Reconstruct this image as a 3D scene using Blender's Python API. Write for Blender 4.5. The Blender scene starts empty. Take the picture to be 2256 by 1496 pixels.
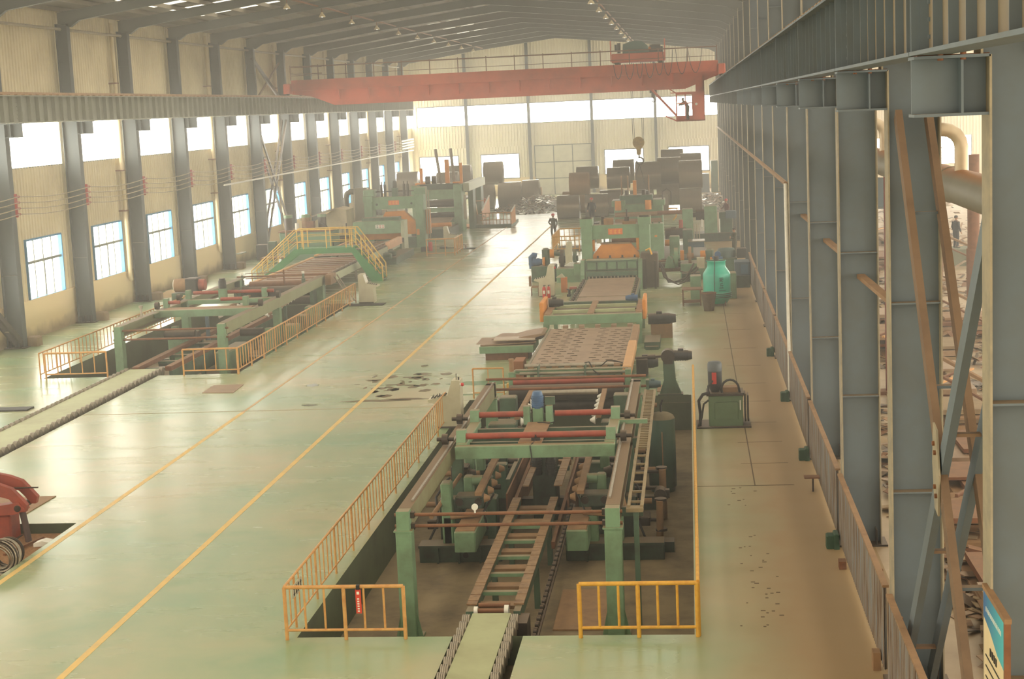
import bpy, bmesh, math, random
from mathutils import Vector, Matrix
R = math.radians
C = bpy.context.scene.collection
SC = bpy.context.scene
random.seed(7)

# ---------------------------------------------------------------- camera
cam_d = bpy.data.cameras.new('camera')
cam = bpy.data.objects.new('camera', cam_d)
C.objects.link(cam)
_right = Vector((0.99315178, 0.10782261, -0.04498706))
_down = Vector((-0.02883508, -0.14692925, -0.98872662))
_fwd = Vector((-0.113217, 0.98325281, -0.14281398))
_m = Matrix((( _right.x, -_down.x, -_fwd.x, 0.0),
             ( _right.y, -_down.y, -_fwd.y, 0.0),
             ( _right.z, -_down.z, -_fwd.z, 9.3),
             (0, 0, 0, 1)))
cam.matrix_world = _m
cam_d.sensor_width = 36.0
cam_d.lens = 3520.0 / 2256.0 * 36.0
cam_d.clip_start = 0.5
cam_d.clip_end = 600
SC.camera = cam

# ---------------------------------------------------------------- world, exposure
w = bpy.data.worlds.new('overcast_sky')
SC.world = w
w.use_nodes = True
wn = w.node_tree.nodes; wl = w.node_tree.links
wn.clear()
wo = wn.new('ShaderNodeOutputWorld'); wb = wn.new('ShaderNodeBackground')
wb.inputs['Color'].default_value = (1.0, 0.87, 0.64, 1)
wb.inputs['Strength'].default_value = 0.46
wl.new(wb.outputs[0], wo.inputs['Surface'])
SC.view_settings.view_transform = 'Standard'
SC.view_settings.look = 'None'
SC.view_settings.gamma = 1.0
SC.view_settings.use_curve_mapping = False
SC.view_settings.exposure = 2.25
cy = SC.cycles
cy.max_bounces = 6; cy.diffuse_bounces = 4; cy.glossy_bounces = 3; cy.transmission_bounces = 2
cy.volume_bounces = 0; cy.transparent_max_bounces = 6
cy.caustics_reflective = False; cy.caustics_refractive = False
cy.sample_clamp_indirect = 4.0
cy.volume_step_rate = 4.0
PANE_SIDE = 2.7      # daylight seen through the milky panes of the long wall
PANE_FAR = 6.0       # ... and of the far gable wall
PANE_ROOF = 0.52

# ---------------------------------------------------------------- materials
def lin(c):
    c = c / 255.0
    return c / 12.92 if c <= 0.04045 else ((c + 0.055) / 1.055) ** 2.4
def rgb(r, g, b):
    return (lin(r), lin(g), lin(b), 1.0)
_mats = {}
def paint(name, col, rough=0.55, metal=0.0, dirt=None, amt=0.35, scale=1.5, dust=0.0, bump=0.0, spec=0.5, stretch=None, dustcol=(150, 122, 92)):
    """painted or bare surface with blotchy dirt and settled dust on its upward faces"""
    if name in _mats: return _mats[name]
    m = bpy.data.materials.new(name); m.use_nodes = True
    N = m.node_tree.nodes; L = m.node_tree.links
    b = N['Principled BSDF']
    b.inputs['Roughness'].default_value = rough
    b.inputs['Metallic'].default_value = metal
    b.inputs['Specular IOR Level'].default_value = spec
    base = rgb(*col)
    tc = N.new('ShaderNodeTexCoord')
    out = None
    no = N.new('ShaderNodeTexNoise'); no.inputs['Scale'].default_value = scale
    no.inputs['Detail'].default_value = 5; no.inputs['Roughness'].default_value = 0.65
    src = tc.outputs['Object']
    if stretch:
        mp = N.new('ShaderNodeMapping'); mp.inputs['Scale'].default_value = stretch
        L.new(src, mp.inputs['Vector']); src = mp.outputs[0]
    L.new(src, no.inputs['Vector'])
    rp = N.new('ShaderNodeMapRange'); rp.inputs['From Min'].default_value = 0.42; rp.inputs['From Max'].default_value = 0.72
    rp.inputs['To Max'].default_value = amt
    L.new(no.outputs['Fac'], rp.inputs['Value'])
    mx = N.new('ShaderNodeMix'); mx.data_type = 'RGBA'
    mx.inputs['A'].default_value = base
    d = dirt if dirt else tuple(int(v * 0.62) for v in col)
    mx.inputs['B'].default_value = rgb(*d)
    L.new(rp.outputs[0], mx.inputs['Factor'])
    out = mx.outputs['Result']
    if dust > 0:
        ge = N.new('ShaderNodeNewGeometry'); sp = N.new('ShaderNodeSeparateXYZ')
        L.new(ge.outputs['Normal'], sp.inputs[0])
        r2 = N.new('ShaderNodeMapRange'); r2.inputs['From Min'].default_value = 0.55; r2.inputs['From Max'].default_value = 0.95
        r2.inputs['To Max'].default_value = dust
        L.new(sp.outputs['Z'], r2.inputs['Value'])
        m2 = N.new('ShaderNodeMix'); m2.data_type = 'RGBA'
        L.new(out, m2.inputs['A']); m2.inputs['B'].default_value = rgb(*dustcol)
        L.new(r2.outputs[0], m2.inputs['Factor'])
        out = m2.outputs['Result']
    L.new(out, b.inputs['Base Color'])
    if bump > 0:
        bp = N.new('ShaderNodeBump'); bp.inputs['Strength'].default_value = bump; bp.inputs['Distance'].default_value = 0.02
        L.new(no.outputs['Fac'], bp.inputs['Height']); L.new(bp.outputs[0], b.inputs['Normal'])
    _mats[name] = m
    return m
def glow(name, col, strength):
    if name in _mats: return _mats[name]
    m = bpy.data.materials.new(name); m.use_nodes = True
    N = m.node_tree.nodes; L = m.node_tree.links; N.clear()
    o = N.new('ShaderNodeOutputMaterial'); e = N.new('ShaderNodeEmission')
    e.inputs['Color'].default_value = col; e.inputs['Strength'].default_value = strength
    L.new(e.outputs[0], o.inputs['Surface'])
    _mats[name] = m
    return m

GREEN = paint('machine_green_paint', (118, 150, 116), 0.5, dirt=(84, 88, 64), amt=0.55, scale=1.8, dust=0.75)
GREEND = paint('dark_green_paint', (78, 104, 84), 0.5, dirt=(58, 52, 40), amt=0.7, scale=2.0, dust=0.6)
DEEP = paint('oily_dark_green_steel', (58, 74, 62), 0.45, dirt=(40, 34, 26), amt=0.8, scale=2.5, dust=0.5)
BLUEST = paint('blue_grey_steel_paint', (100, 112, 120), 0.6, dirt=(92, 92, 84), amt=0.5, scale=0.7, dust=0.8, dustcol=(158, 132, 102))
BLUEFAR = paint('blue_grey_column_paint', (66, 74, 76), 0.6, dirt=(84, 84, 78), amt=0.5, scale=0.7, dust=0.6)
FLANGE = paint('pale_cream_flange_paint', (160, 148, 124), 0.7, dirt=(112, 112, 104), amt=0.6, scale=3.0)  # paler cream than the blue-grey column paint
ROOFST = paint('dull_roof_steel', (92, 88, 78), 0.7, amt=0.4, scale=0.5)
RUST = paint('rusty_steel', (128, 84, 56), 0.75, dirt=(88, 58, 42), amt=0.7, scale=4.0, dust=0.3)
TANST = paint('tan_dusty_steel', (150, 116, 82), 0.7, dirt=(112, 84, 62), amt=0.6, scale=3.0)
DARKST = paint('dark_greasy_steel', (62, 52, 44), 0.45, 0.3, dirt=(34, 28, 24), amt=0.8, scale=4.0, dust=0.35)
BLACKM = paint('black_motor_paint', (48, 48, 50), 0.5, dirt=(30, 26, 24), amt=0.7, scale=5.0, dust=0.3)
BAREST = paint('worn_bright_steel', (168, 158, 142), 0.32, 0.6, dirt=(110, 92, 74), amt=0.5, scale=6.0)
YELLOW = paint('yellow_railing_paint', (222, 168, 60), 0.5, dirt=(186, 120, 44), amt=0.6, scale=5.0)
ORANGE = paint('orange_railing_paint', (206, 156, 92), 0.5, dirt=(176, 104, 46), amt=0.6, scale=5.0)
GUARD = paint('orange_guard_paint', (214, 136, 38), 0.5, dirt=(168, 92, 36), amt=0.6, scale=1.5)
REDC = paint('red_crane_paint', (214, 96, 62), 0.55, dirt=(150, 72, 54), amt=0.5, scale=0.6)
REDR = paint('red_roller_paint', (160, 70, 52), 0.5, dirt=(104, 54, 44), amt=0.7, scale=3.0, dust=0.25)
REDB = paint('bright_red_paint', (200, 48, 44), 0.4, amt=0.2, scale=5.0)
BLUEM = paint('blue_motor_paint', (66, 100, 140), 0.45, dirt=(48, 60, 76), amt=0.5, scale=5.0)
CREAM = paint('cream_cabinet_paint', (196, 188, 160), 0.5, dirt=(160, 146, 116), amt=0.5, scale=2.0)
WHITEP = paint('white_paint', (232, 228, 216), 0.5, amt=0.2, scale=4.0)
TEAL = paint('teal_fibreglass', (40, 176, 148), 0.35, dirt=(50, 140, 116), amt=0.6, scale=1.5, dust=0.4)
CONC = paint('dusty_concrete', (150, 128, 98), 0.85, dirt=(110, 90, 68), amt=0.6, scale=1.2)
PITC = paint('oily_pit_concrete', (140, 122, 92), 0.8, dirt=(84, 70, 54), amt=0.8, scale=0.8)
SHEET = paint('steel_plate', (160, 134, 108), 0.5, 0.3, dirt=(124, 96, 74), amt=0.6, scale=1.6)
COILM = paint('coil_steel', (146, 132, 112), 0.22, 0.55, dirt=(116, 100, 84), amt=0.5, scale=0.8, stretch=(6, 1, 1))
COILB = paint('brown_coil_steel', (158, 124, 86), 0.4, 0.3, dirt=(130, 98, 66), amt=0.5, scale=0.8, stretch=(6, 1, 1))
PLASTER = paint('cream_plaster', (206, 180, 136), 0.85, dirt=(176, 148, 108), amt=0.5, scale=0.35)
SKIN = paint('skin', (176, 128, 98), 0.6, amt=0.15)
CLOTH = paint('dark_olive_cloth', (66, 66, 52), 0.9, amt=0.4, scale=5)
CLOTHB = paint('dark_blue_cloth', (44, 48, 60), 0.9, amt=0.4, scale=5)
BLACK = paint('black_rubber', (34, 32, 30), 0.6, amt=0.3, scale=5)
BRIDGEY = paint('warm_yellow_handrail', (222, 182, 84), 0.5, dirt=(190,146,70), amt=0.5, scale=5.0)
BRACEM = paint('brown_dusty_brace', (122, 98, 76), 0.75, dirt=(96, 76, 60), amt=0.6, scale=1.5)
GREENB = paint('bridge_green_paint', (72, 138, 84), 0.5, dirt=(56, 104, 64), amt=0.5, scale=1.5)

# ---------------------------------------------------------------- mesh builder
class MB:
    def __init__(s): s.v = []; s.f = []; s.mi = []; s.cur = 0; s.sm = []
    def add(s, vs, fs, smooth=False):
        n = len(s.v); s.v += [tuple(v) for v in vs]
        for f in fs:
            s.f.append(tuple(i + n for i in f)); s.mi.append(s.cur); s.sm.append(smooth)
        return s
    def mat(s, i): s.cur = i; return s
    def box(s, x0, x1, y0, y1, z0, z1):
        if x0 > x1: x0, x1 = x1, x0
        if y0 > y1: y0, y1 = y1, y0
        if z0 > z1: z0, z1 = z1, z0
        return s.add([(x0,y0,z0),(x1,y0,z0),(x1,y1,z0),(x0,y1,z0),(x0,y0,z1),(x1,y0,z1),(x1,y1,z1),(x0,y1,z1)],
              [(0,3,2,1),(4,5,6,7),(0,1,5,4),(1,2,6,5),(2,3,7,6),(3,0,4,7)])
    def bbox(s, x0, x1, y0, y1, z0, z1, r=0.02):
        """box with chamfered vertical and top edges"""
        r = min(r, abs(x1-x0)/2.2, abs(y1-y0)/2.2, abs(z1-z0)/2.2)
        rings = []
        for z, q in ((z0, 0), (z1 - r, 0), (z1, r)):
            a, b_, c, d = x0 + q, x1 - q, y0 + q, y1 - q
            k = r
            rings.append([(a+k,c,z),(b_-k,c,z),(b_,c+k,z),(b_,d-k,z),(b_-k,d,z),(a+k,d,z),(a,d-k,z),(a,c+k,z)])
        vs = sum(rings, []); fs = [tuple(range(7,-1,-1)), tuple(range(16,24))]
        for j in range(2):
            for i in range(8):
                fs.append((j*8+i, j*8+(i+1)%8, (j+1)*8+(i+1)%8, (j+1)*8+i))
        return s.add(vs, fs)
    def beam(s, p0, p1, w, h, up=(0,0,1)):
        """rectangular bar from p0 to p1, w sideways, h along up"""
        p0 = Vector(p0); p1 = Vector(p1); d = (p1-p0).normalized(); u = Vector(up)
        sx = d.cross(u)
        if sx.length < 1e-4: sx = d.cross(Vector((0,1,0)))
        sx.normalize(); uu = sx.cross(d).normalized()
        vs = []
        for p in (p0, p1):
            for a, b_ in ((-1,-1),(1,-1),(1,1),(-1,1)):
                vs.append(p + sx*(a*w/2) + uu*(b_*h/2))
        return s.add(vs, [(0,1,2,3),(7,6,5,4),(0,4,5,1),(1,5,6,2),(2,6,7,3),(3,7,4,0)])
    def cyl(s, p0, p1, r, n=12, r1=None, caps=True):
        p0 = Vector(p0); p1 = Vector(p1); d = (p1-p0).normalized()
        a = d.orthogonal().normalized(); b_ = d.cross(a)
        if r1 is None: r1 = r
        vs = []
        for p, q in ((p0, r), (p1, r1)):
            for i in range(n):
                t = 2*math.pi*i/n
                vs.append(p + a*(q*math.cos(t)) + b_*(q*math.sin(t)))
        s.add(vs, [(i, (i+1)%n, n+(i+1)%n, n+i) for i in range(n)], True)
        if caps:
            s.add(vs[:n], [tuple(range(n-1,-1,-1))]); s.add(vs[n:], [tuple(range(n))])
        return s
    def ring(s, p0, p1, r, ri, n=20):
        """hollow cylinder"""
        p0 = Vector(p0); p1 = Vector(p1); d = (p1-p0).normalized()
        a = d.orthogonal().normalized(); b_ = d.cross(a); vs = []
        for p, q in ((p0, r), (p1, r), (p1, ri), (p0, ri)):
            for i in range(n):
                t = 2*math.pi*i/n; vs.append(p + a*(q*math.cos(t)) + b_*(q*math.sin(t)))
        for j in range(4):
            k = (j+1) % 4
            s.add([vs[j*n+i] for i in range(n)] + [vs[k*n+i] for i in range(n)], [(i, (i+1)%n, n+(i+1)%n, n+i) for i in range(n)], j in (0, 2))
        return s
    def tube(s, pts, r, n=8):
        pts = [Vector(p) for p in pts]
        rings = []; prev = None
        for i, p in enumerate(pts):
            if i == 0: d = pts[1]-p
            elif i == len(pts)-1: d = p-pts[i-1]
            else: d = (pts[i+1]-p).normalized() + (p-pts[i-1]).normalized()
            d.normalize()
            if prev is None: a = d.orthogonal().normalized()
            else:
                a = prev - d*prev.dot(d)
                a = a.normalized() if a.length > 1e-5 else d.orthogonal().normalized()
            prev = a; b_ = d.cross(a)
            rings.append([p + a*(r*math.cos(2*math.pi*k/n)) + b_*(r*math.sin(2*math.pi*k/n)) for k in range(n)])
        vs = sum(rings, []); fs = []
        for j in range(len(rings)-1):
            for i in range(n): fs.append((j*n+i, j*n+(i+1)%n, (j+1)*n+(i+1)%n, (j+1)*n+i))
        s.add(vs, fs, True)
        s.add(rings[0], [tuple(range(n-1,-1,-1))]); s.add(rings[-1], [tuple(range(n))])
        return s
    def prism(s, poly, axis, a0, a1):
        """polygon extruded along axis 'x','y' or 'z'; poly holds the two other coordinates in order"""
        def P(u, v, a):
            return (a,u,v) if axis=='x' else (u,a,v) if axis=='y' else (u,v,a)
        n = len(poly)
        vs = [P(u,v,a0) for u,v in poly] + [P(u,v,a1) for u,v in poly]
        fs = [tuple(range(n-1,-1,-1)), tuple(range(n,2*n))] + [(i,(i+1)%n,n+(i+1)%n,n+i) for i in range(n)]
        return s.add(vs, fs)
    def ibeam(s, p0, p1, w, h, t=0.02, up=(0,0,1), tw=None):
        """I section: flanges w wide, depth h along up"""
        u = Vector(up).normalized(); p0 = Vector(p0); p1 = Vector(p1)
        s.beam(p0+u*(h/2-t/2), p1+u*(h/2-t/2), w, t, up); s.beam(p0-u*(h/2-t/2), p1-u*(h/2-t/2), w, t, up)
        s.beam(p0, p1, tw or t, h-2*t, up); return s
    def lathe(s, c, prof, n=20):
        cx_, cy_, cz_ = c; vs = []
        for r, z in prof:
            for i in range(n):
                t = 2*math.pi*i/n; vs.append((cx_+r*math.cos(t), cy_+r*math.sin(t), cz_+z))
        fs = []
        for j in range(len(prof)-1):
            for i in range(n): fs.append((j*n+i, j*n+(i+1)%n, (j+1)*n+(i+1)%n, (j+1)*n+i))
        s.add(vs, fs, True)
        if prof[-1][0] > 1e-4: s.add(vs[-n:], [tuple(range(n))])
        if prof[0][0] > 1e-4: s.add(vs[:n], [tuple(range(n-1,-1,-1))])
        return s
    def sphere(s, c, r, n=10, m=7, sz=1.0):
        prof = [(r*math.sin(math.pi*k/m)+1e-5, -r*sz*math.cos(math.pi*k/m)) for k in range(m+1)]
        return s.lathe(c, prof, n)
    def mesh(s, name, mats, off=(0,0,0)):
        me = bpy.data.meshes.new(name)
        o = off
        me.from_pydata([(v[0]-o[0], v[1]-o[1], v[2]-o[2]) for v in s.v], [], s.f)
        if not isinstance(mats, (list, tuple)): mats = [mats]
        for m in mats: me.materials.append(m)
        me.polygons.foreach_set('material_index', [min(i, len(mats)-1) for i in s.mi])
        me.polygons.foreach_set('use_smooth', s.sm)
        bm = bmesh.new(); bm.from_mesh(me)
        bmesh.ops.recalc_face_normals(bm, faces=bm.faces)
        bm.to_mesh(me); bm.free()
        me.update()
        return me

class Thing:
    def __init__(s, name, label, cat, base=(0,0,0), group=None):
        s.base = base
        s.o = bpy.data.objects.new(name, None); C.objects.link(s.o)
        s.o.location = base; s.o.empty_display_size = 0.2
        s.o['label'] = label; s.o['category'] = cat
        if group: s.o['group'] = group
    def part(s, name, mb, mats, parent=None, label=None, kind=None):
        ob = bpy.data.objects.new(name, mb.mesh(name, mats, s.base)); C.objects.link(ob)
        ob.parent = parent if parent is not None else s.o
        if label: ob['label'] = label
        if kind: ob['kind'] = kind
        return ob
def solo(name, mb, mats, label, cat, group=None, kind=None, base=None):
    if base is None:
        xs = [v[0] for v in mb.v]; ys = [v[1] for v in mb.v]; zs = [v[2] for v in mb.v]
        base = ((min(xs)+max(xs))/2, (min(ys)+max(ys))/2, min(zs))
    ob = bpy.data.objects.new(name, mb.mesh(name, mats, base)); C.objects.link(ob); ob.location = base
    ob['label'] = label; ob['category'] = cat
    if group: ob['group'] = group
    if kind: ob['kind'] = kind
    return ob
def struct(name, mb, mats, parent=None, label=None):
    ob = bpy.data.objects.new(name, mb.mesh(name, mats)); C.objects.link(ob)
    if parent is not None: ob.parent = parent
    else: ob['kind'] = 'structure'
    if label: ob['label'] = label
    return ob
def dup(root, d=(0,0,0), label=None, rotz=None, group=None, loc=None, scale=None):
    def cp(o, par):
        c = o.copy(); C.objects.link(c)
        if par is not None: c.parent = par
        for ch in KIDS.get(o.name, [x for x in bpy.data.objects if x.parent == o]): cp(ch, c)
        return c
    KIDS[root.name] = [x for x in bpy.data.objects if x.parent == root]
    for k in KIDS[root.name]: KIDS[k.name] = [x for x in bpy.data.objects if x.parent == k]
    r = cp(root, None)
    if loc is not None: r.location = loc
    else: r.location = Vector(root.location) + Vector(d)
    if rotz is not None: r.rotation_euler.z = rotz
    if scale is not None: r.scale = scale
    if label: r['label'] = label
    if group: r['group'] = group
    return r
KIDS = {}
ORD = ['first','second','third','fourth','fifth','sixth','seventh','eighth','ninth','tenth','eleventh','twelfth','thirteenth','fourteenth','fifteenth','sixteenth','seventeenth','eighteenth','nineteenth','twentieth']
# ================================================================ helper: one part object per loose piece
def loose(mb):
    par = list(range(len(mb.v)))
    def fd(a):
        while par[a] != a: par[a] = par[par[a]]; a = par[a]
        return a
    for f in mb.f:
        r = fd(f[0])
        for i in f[1:]: par[fd(i)] = r
    # cylinders add their caps apart: join pieces that share a position
    seen = {}
    for i, v in enumerate(mb.v):
        k = (round(v[0],4), round(v[1],4), round(v[2],4))
        if k in seen: par[fd(i)] = fd(seen[k])
        else: seen[k] = i
    groups = {}
    for fi, f in enumerate(mb.f): groups.setdefault(fd(f[0]), []).append(fi)
    out = []
    for g in groups.values():
        m = MB(); mp = {}
        for fi in g:
            nf = []
            for i in mb.f[fi]:
                if i not in mp: mp[i] = len(m.v); m.v.append(mb.v[i])
                nf.append(mp[i])
            m.f.append(tuple(nf)); m.mi.append(mb.mi[fi]); m.sm.append(mb.sm[fi])
        out.append(m)
    return out
def parts(t, name, mb, mats, parent=None):
    return [t.part(name, m, mats, parent) for m in loose(mb)]
Thing.parts = parts
# ================================================================ THE SETTING
XL, XR = -29.75, 36.0        # inner faces of the long left wall and of the neighbouring bay's far side
YF, YB = 172.2, -6.0         # far gable wall, and how far the building is built behind the camera
XC = -13.1                   # ridge
def roof_z(x): return 16.95 - abs(x - XC) * 0.123

def floor_material():
    m = bpy.data.materials.new('glossy_green_floor_coating'); m.use_nodes = True
    N = m.node_tree.nodes; L = m.node_tree.links; b = N['Principled BSDF']
    tc = N.new('ShaderNodeTexCoord')
    n1 = N.new('ShaderNodeTexNoise'); n1.inputs['Scale'].default_value = 0.16; n1.inputs['Detail'].default_value = 6; n1.inputs['Roughness'].default_value = 0.6
    L.new(tc.outputs['Object'], n1.inputs['Vector'])
    cr = N.new('ShaderNodeValToRGB'); e = cr.color_ramp.elements
    e[0].position = 0.34; e[0].color = rgb(134, 160, 122)
    e[1].position = 0.64; e[1].color = rgb(178, 168, 128)
    k = e.new(0.50); k.color = rgb(158, 166, 126)
    L.new(n1.outputs['Fac'], cr.inputs['Fac'])
    # brighter green patches where the coating is unworn
    n2 = N.new('ShaderNodeTexNoise'); n2.inputs['Scale'].default_value = 0.5; n2.inputs['Detail'].default_value = 3
    L.new(tc.outputs['Object'], n2.inputs['Vector'])
    r2 = N.new('ShaderNodeMapRange'); r2.inputs['From Min'].default_value = 0.6; r2.inputs['From Max'].default_value = 0.75; r2.inputs['To Max'].default_value = 0.5
    L.new(n2.outputs['Fac'], r2.inputs['Value'])
    m1 = N.new('ShaderNodeMix'); m1.data_type = 'RGBA'; L.new(cr.outputs[0], m1.inputs['A']); m1.inputs['B'].default_value = rgb(112, 152, 108)
    L.new(r2.outputs[0], m1.inputs['Factor'])
    # worn dusty walkway along the right colonnade
    sp = N.new('ShaderNodeSeparateXYZ'); L.new(tc.outputs['Object'], sp.inputs[0])
    ad = N.new('ShaderNodeMath'); ad.operation = 'MULTIPLY_ADD'; L.new(n2.outputs['Fac'], ad.inputs[0]); ad.inputs[1].default_value = 1.6
    L.new(sp.outputs['X'], ad.inputs[2])
    r3 = N.new('ShaderNodeMapRange'); r3.inputs['From Min'].default_value = 0.2; r3.inputs['From Max'].default_value = 2.6; r3.inputs['To Max'].default_value = 0.92
    L.new(ad.outputs[0], r3.inputs['Value'])
    m2 = N.new('ShaderNodeMix'); m2.data_type = 'RGBA'; L.new(m1.outputs['Result'], m2.inputs['A']); m2.inputs['B'].default_value = rgb(158, 128, 90)
    L.new(r3.outputs[0], m2.inputs['Factor'])
    L.new(m2.outputs['Result'], b.inputs['Base Color'])
    # gloss: streaks across the hall
    mp = N.new('ShaderNodeMapping'); mp.inputs['Scale'].default_value = (0.3, 1.3, 1)
    L.new(tc.outputs['Object'], mp.inputs['Vector'])
    n3 = N.new('ShaderNodeTexNoise'); n3.inputs['Scale'].default_value = 1.0; n3.inputs['Detail'].default_value = 4
    L.new(mp.outputs[0], n3.inputs['Vector'])
    r4 = N.new('ShaderNodeMapRange'); r4.inputs['From Min'].default_value = 0.3; r4.inputs['From Max'].default_value = 0.7
    r4.inputs['To Min'].default_value = 0.23; r4.inputs['To Max'].default_value = 0.29
    L.new(n3.outputs['Fac'], r4.inputs['Value'])
    ra = N.new('ShaderNodeMath'); ra.operation = 'MULTIPLY_ADD'; L.new(r3.outputs[0], ra.inputs[0]); ra.inputs[1].default_value = 0.4; L.new(r4.outputs[0], ra.inputs[2])
    L.new(ra.outputs[0], b.inputs['Roughness'])
    bp = N.new('ShaderNodeBump'); bp.inputs['Strength'].default_value = 0.012; bp.inputs['Distance'].default_value = 0.05
    L.new(n3.outputs['Fac'], bp.inputs['Height']); L.new(bp.outputs[0], b.inputs['Normal'])
    b.inputs['Specular IOR Level'].default_value = 0.6
    return m
FLOORM = floor_material()
# pits (x0,x1,y0,y1,depth)
PITS = [(-7.3, -0.14, 27.25, 50.6, 1.15), (-24.5, -16.95, 57.3, 78.3, 1.15), (-21.5, -14.75, 27.0, 35.7, 0.3)]
TRENCH = [(-4.45, -3.18, -4.0, 27.25, 0.55), (-21.95, -20.0, 38.0, 57.3, 0.4)]
def slab(xs, ys, holes):
    xs = sorted(set(xs + sum([[h[0], h[1]] for h in holes], []))); ys = sorted(set(ys + sum([[h[2], h[3]] for h in holes], [])))
    mb = MB()
    for i in range(len(xs)-1):
        for j in range(len(ys)-1):
            cx_ = (xs[i]+xs[i+1])/2; cy_ = (ys[j]+ys[j+1])/2
            if any(h[0] < cx_ < h[1] and h[2] < cy_ < h[3] for h in holes): continue
            mb.add([(xs[i],ys[j],0),(xs[i+1],ys[j],0),(xs[i+1],ys[j+1],0),(xs[i],ys[j+1],0)], [(0,1,2,3)])
    return mb
fl = struct('floor', slab([XL-0.3, 3.6], [YB, YF+0.3], PITS+TRENCH), FLOORM)
mb = MB()
for x0,x1,y0,y1,d in PITS:
    mb.mat(0).add([(x0,y0,-d),(x1,y0,-d),(x1,y1,-d),(x0,y1,-d)], [(0,1,2,3)])
    mb.mat(1)
    for a,b_ in (((x0,y0),(x1,y0)),((x1,y0),(x1,y1)),((x1,y1),(x0,y1)),((x0,y1),(x0,y0))):
        mb.add([(a[0],a[1],-d),(b_[0],b_[1],-d),(b_[0],b_[1],0),(a[0],a[1],0)], [(0,1,2,3)])
for x0,x1,y0,y1,d in TRENCH:
    mb.mat(0).add([(x0,y0,-d),(x1,y0,-d),(x1,y1,-d),(x0,y1,-d)], [(0,1,2,3)])
    mb.mat(1)
    for a,b_ in (((x1,y0),(x1,y1)),((x0,y1),(x0,y0)),((x0,y0),(x1,y0))):
        mb.add([(a[0],a[1],-d),(b_[0],b_[1],-d),(b_[0],b_[1],0),(a[0],a[1],0)], [(0,1,2,3)])
struct('floor_pits', mb, [PITC, paint('green_pit_wall', (84, 92, 66), 0.7, dirt=(60, 56, 44), amt=0.7, scale=0.8)])
BAYF = paint('bright_dusty_bay_floor', (182, 160, 128), 0.45, dirt=(140, 112, 82), amt=0.7, scale=0.35)
struct('floor_bay', slab([3.6, XR+0.3], [YB, YF+0.3], []), BAYF)

# ---- painted floor lines
LINE = paint('faded_yellow_line_paint', (226, 188, 108), 0.5, dirt=(196, 172, 118), amt=0.7, scale=2.5)
def tri(x0,x1,y0,y1,z=0.004): return MB().box(x0,x1,y0,y1,0.0,z)
struct('trim_1', tri(-11.02,-10.88,-4,128), LINE)
struct('trim_2', tri(-14.60,-14.46,24,49.4), LINE)
struct('trim_3', tri(-14.58,-14.48,49.4,128), paint('faint_orange_line_paint', (206, 168, 118), 0.5, dirt=(170,164,124), amt=0.8, scale=1.5))
struct('trim_4', tri(-20.0,-7.4,49.6,49.66), paint('faint_joint_line', (176, 160, 122), 0.6, amt=0.5))

# ---- left wall: plaster plinth, ribbed sheet above, milky upper band, steel windows below
YK = [16.6 + 8.2*k for k in range(-2, 20)]      # frame positions
RIB = paint('cream_ribbed_cladding', (220, 206, 172), 0.55, dirt=(166, 150, 116), amt=0.5, scale=0.25)
def ribbed(mb, y0, y1, z0, z1, x, step=0.32, d=0.05):
    """vertical ribs as geometry, sheet facing +x"""
    y = y0; pts = []
    while y < y1 - 1e-6:
        e = min(y+step, y1); w_ = e-y
        pts += [(x, y), (x, y+w_*0.62), (x+d, y+w_*0.74), (x+d, y+w_*0.88)]
        y = e
    pts.append((x, y1))
    n = len(pts)
    mb.add([(p[0],p[1],z0) for p in pts]+[(p[0],p[1],z1) for p in pts], [(i,i+1,n+i+1,n+i) for i in range(n-1)])
def ribbedx(mb, x0, x1, z0, z1, y, step=0.32, d=0.05):
    x = x0; pts = []
    while x < x1 - 1e-6:
        e = min(x+step, x1); w_ = e-x
        pts += [(x, y), (x+w_*0.62, y), (x+w_*0.74, y-d), (x+w_*0.88, y-d)]
        x = e
    pts.append((x1, y)); n = len(pts)
    z1f = z1 if callable(z1) else (lambda q: z1)
    mb.add([(p[0],p[1],z0) for p in pts]+[(p[0],p[1],z1f(p[0])) for p in pts], [(i,i+1,n+i+1,n+i) for i in range(n-1)])
UP0, UP1 = 7.68, 9.64         # upper milky band
LW0, LW1 = 1.72, 4.42         # lower windows
mb = MB(); mp_ = MB()
wins = []
ytop = roof_z(XL)
for k in range(len(YK)-1):
    a, b_ = YK[k], YK[k+1]
    c = (a+b_)/2
    w0, w1 = a+2.95, a+7.05          # lower window, nearer the far column of its bay
    if b_ > YF: b_ = YF
    if k == len(YK)-2: w0, w1 = a+2.0, a+5.2
    ribbed(mb, a, b_, UP1, ytop, XL)
    ribbed(mb, a, b_, LW1, UP0, XL)
    ribbed(mb, a, w0, LW0, LW1, XL)
    ribbed(mb, w1, b_, LW0, LW1, XL)
    mb.box(XL-0.02, XL, a, a+0.9, UP0, UP1)
    wins.append((a, b_, w0, w1))
struct('wall_left', mb, RIB)
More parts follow.
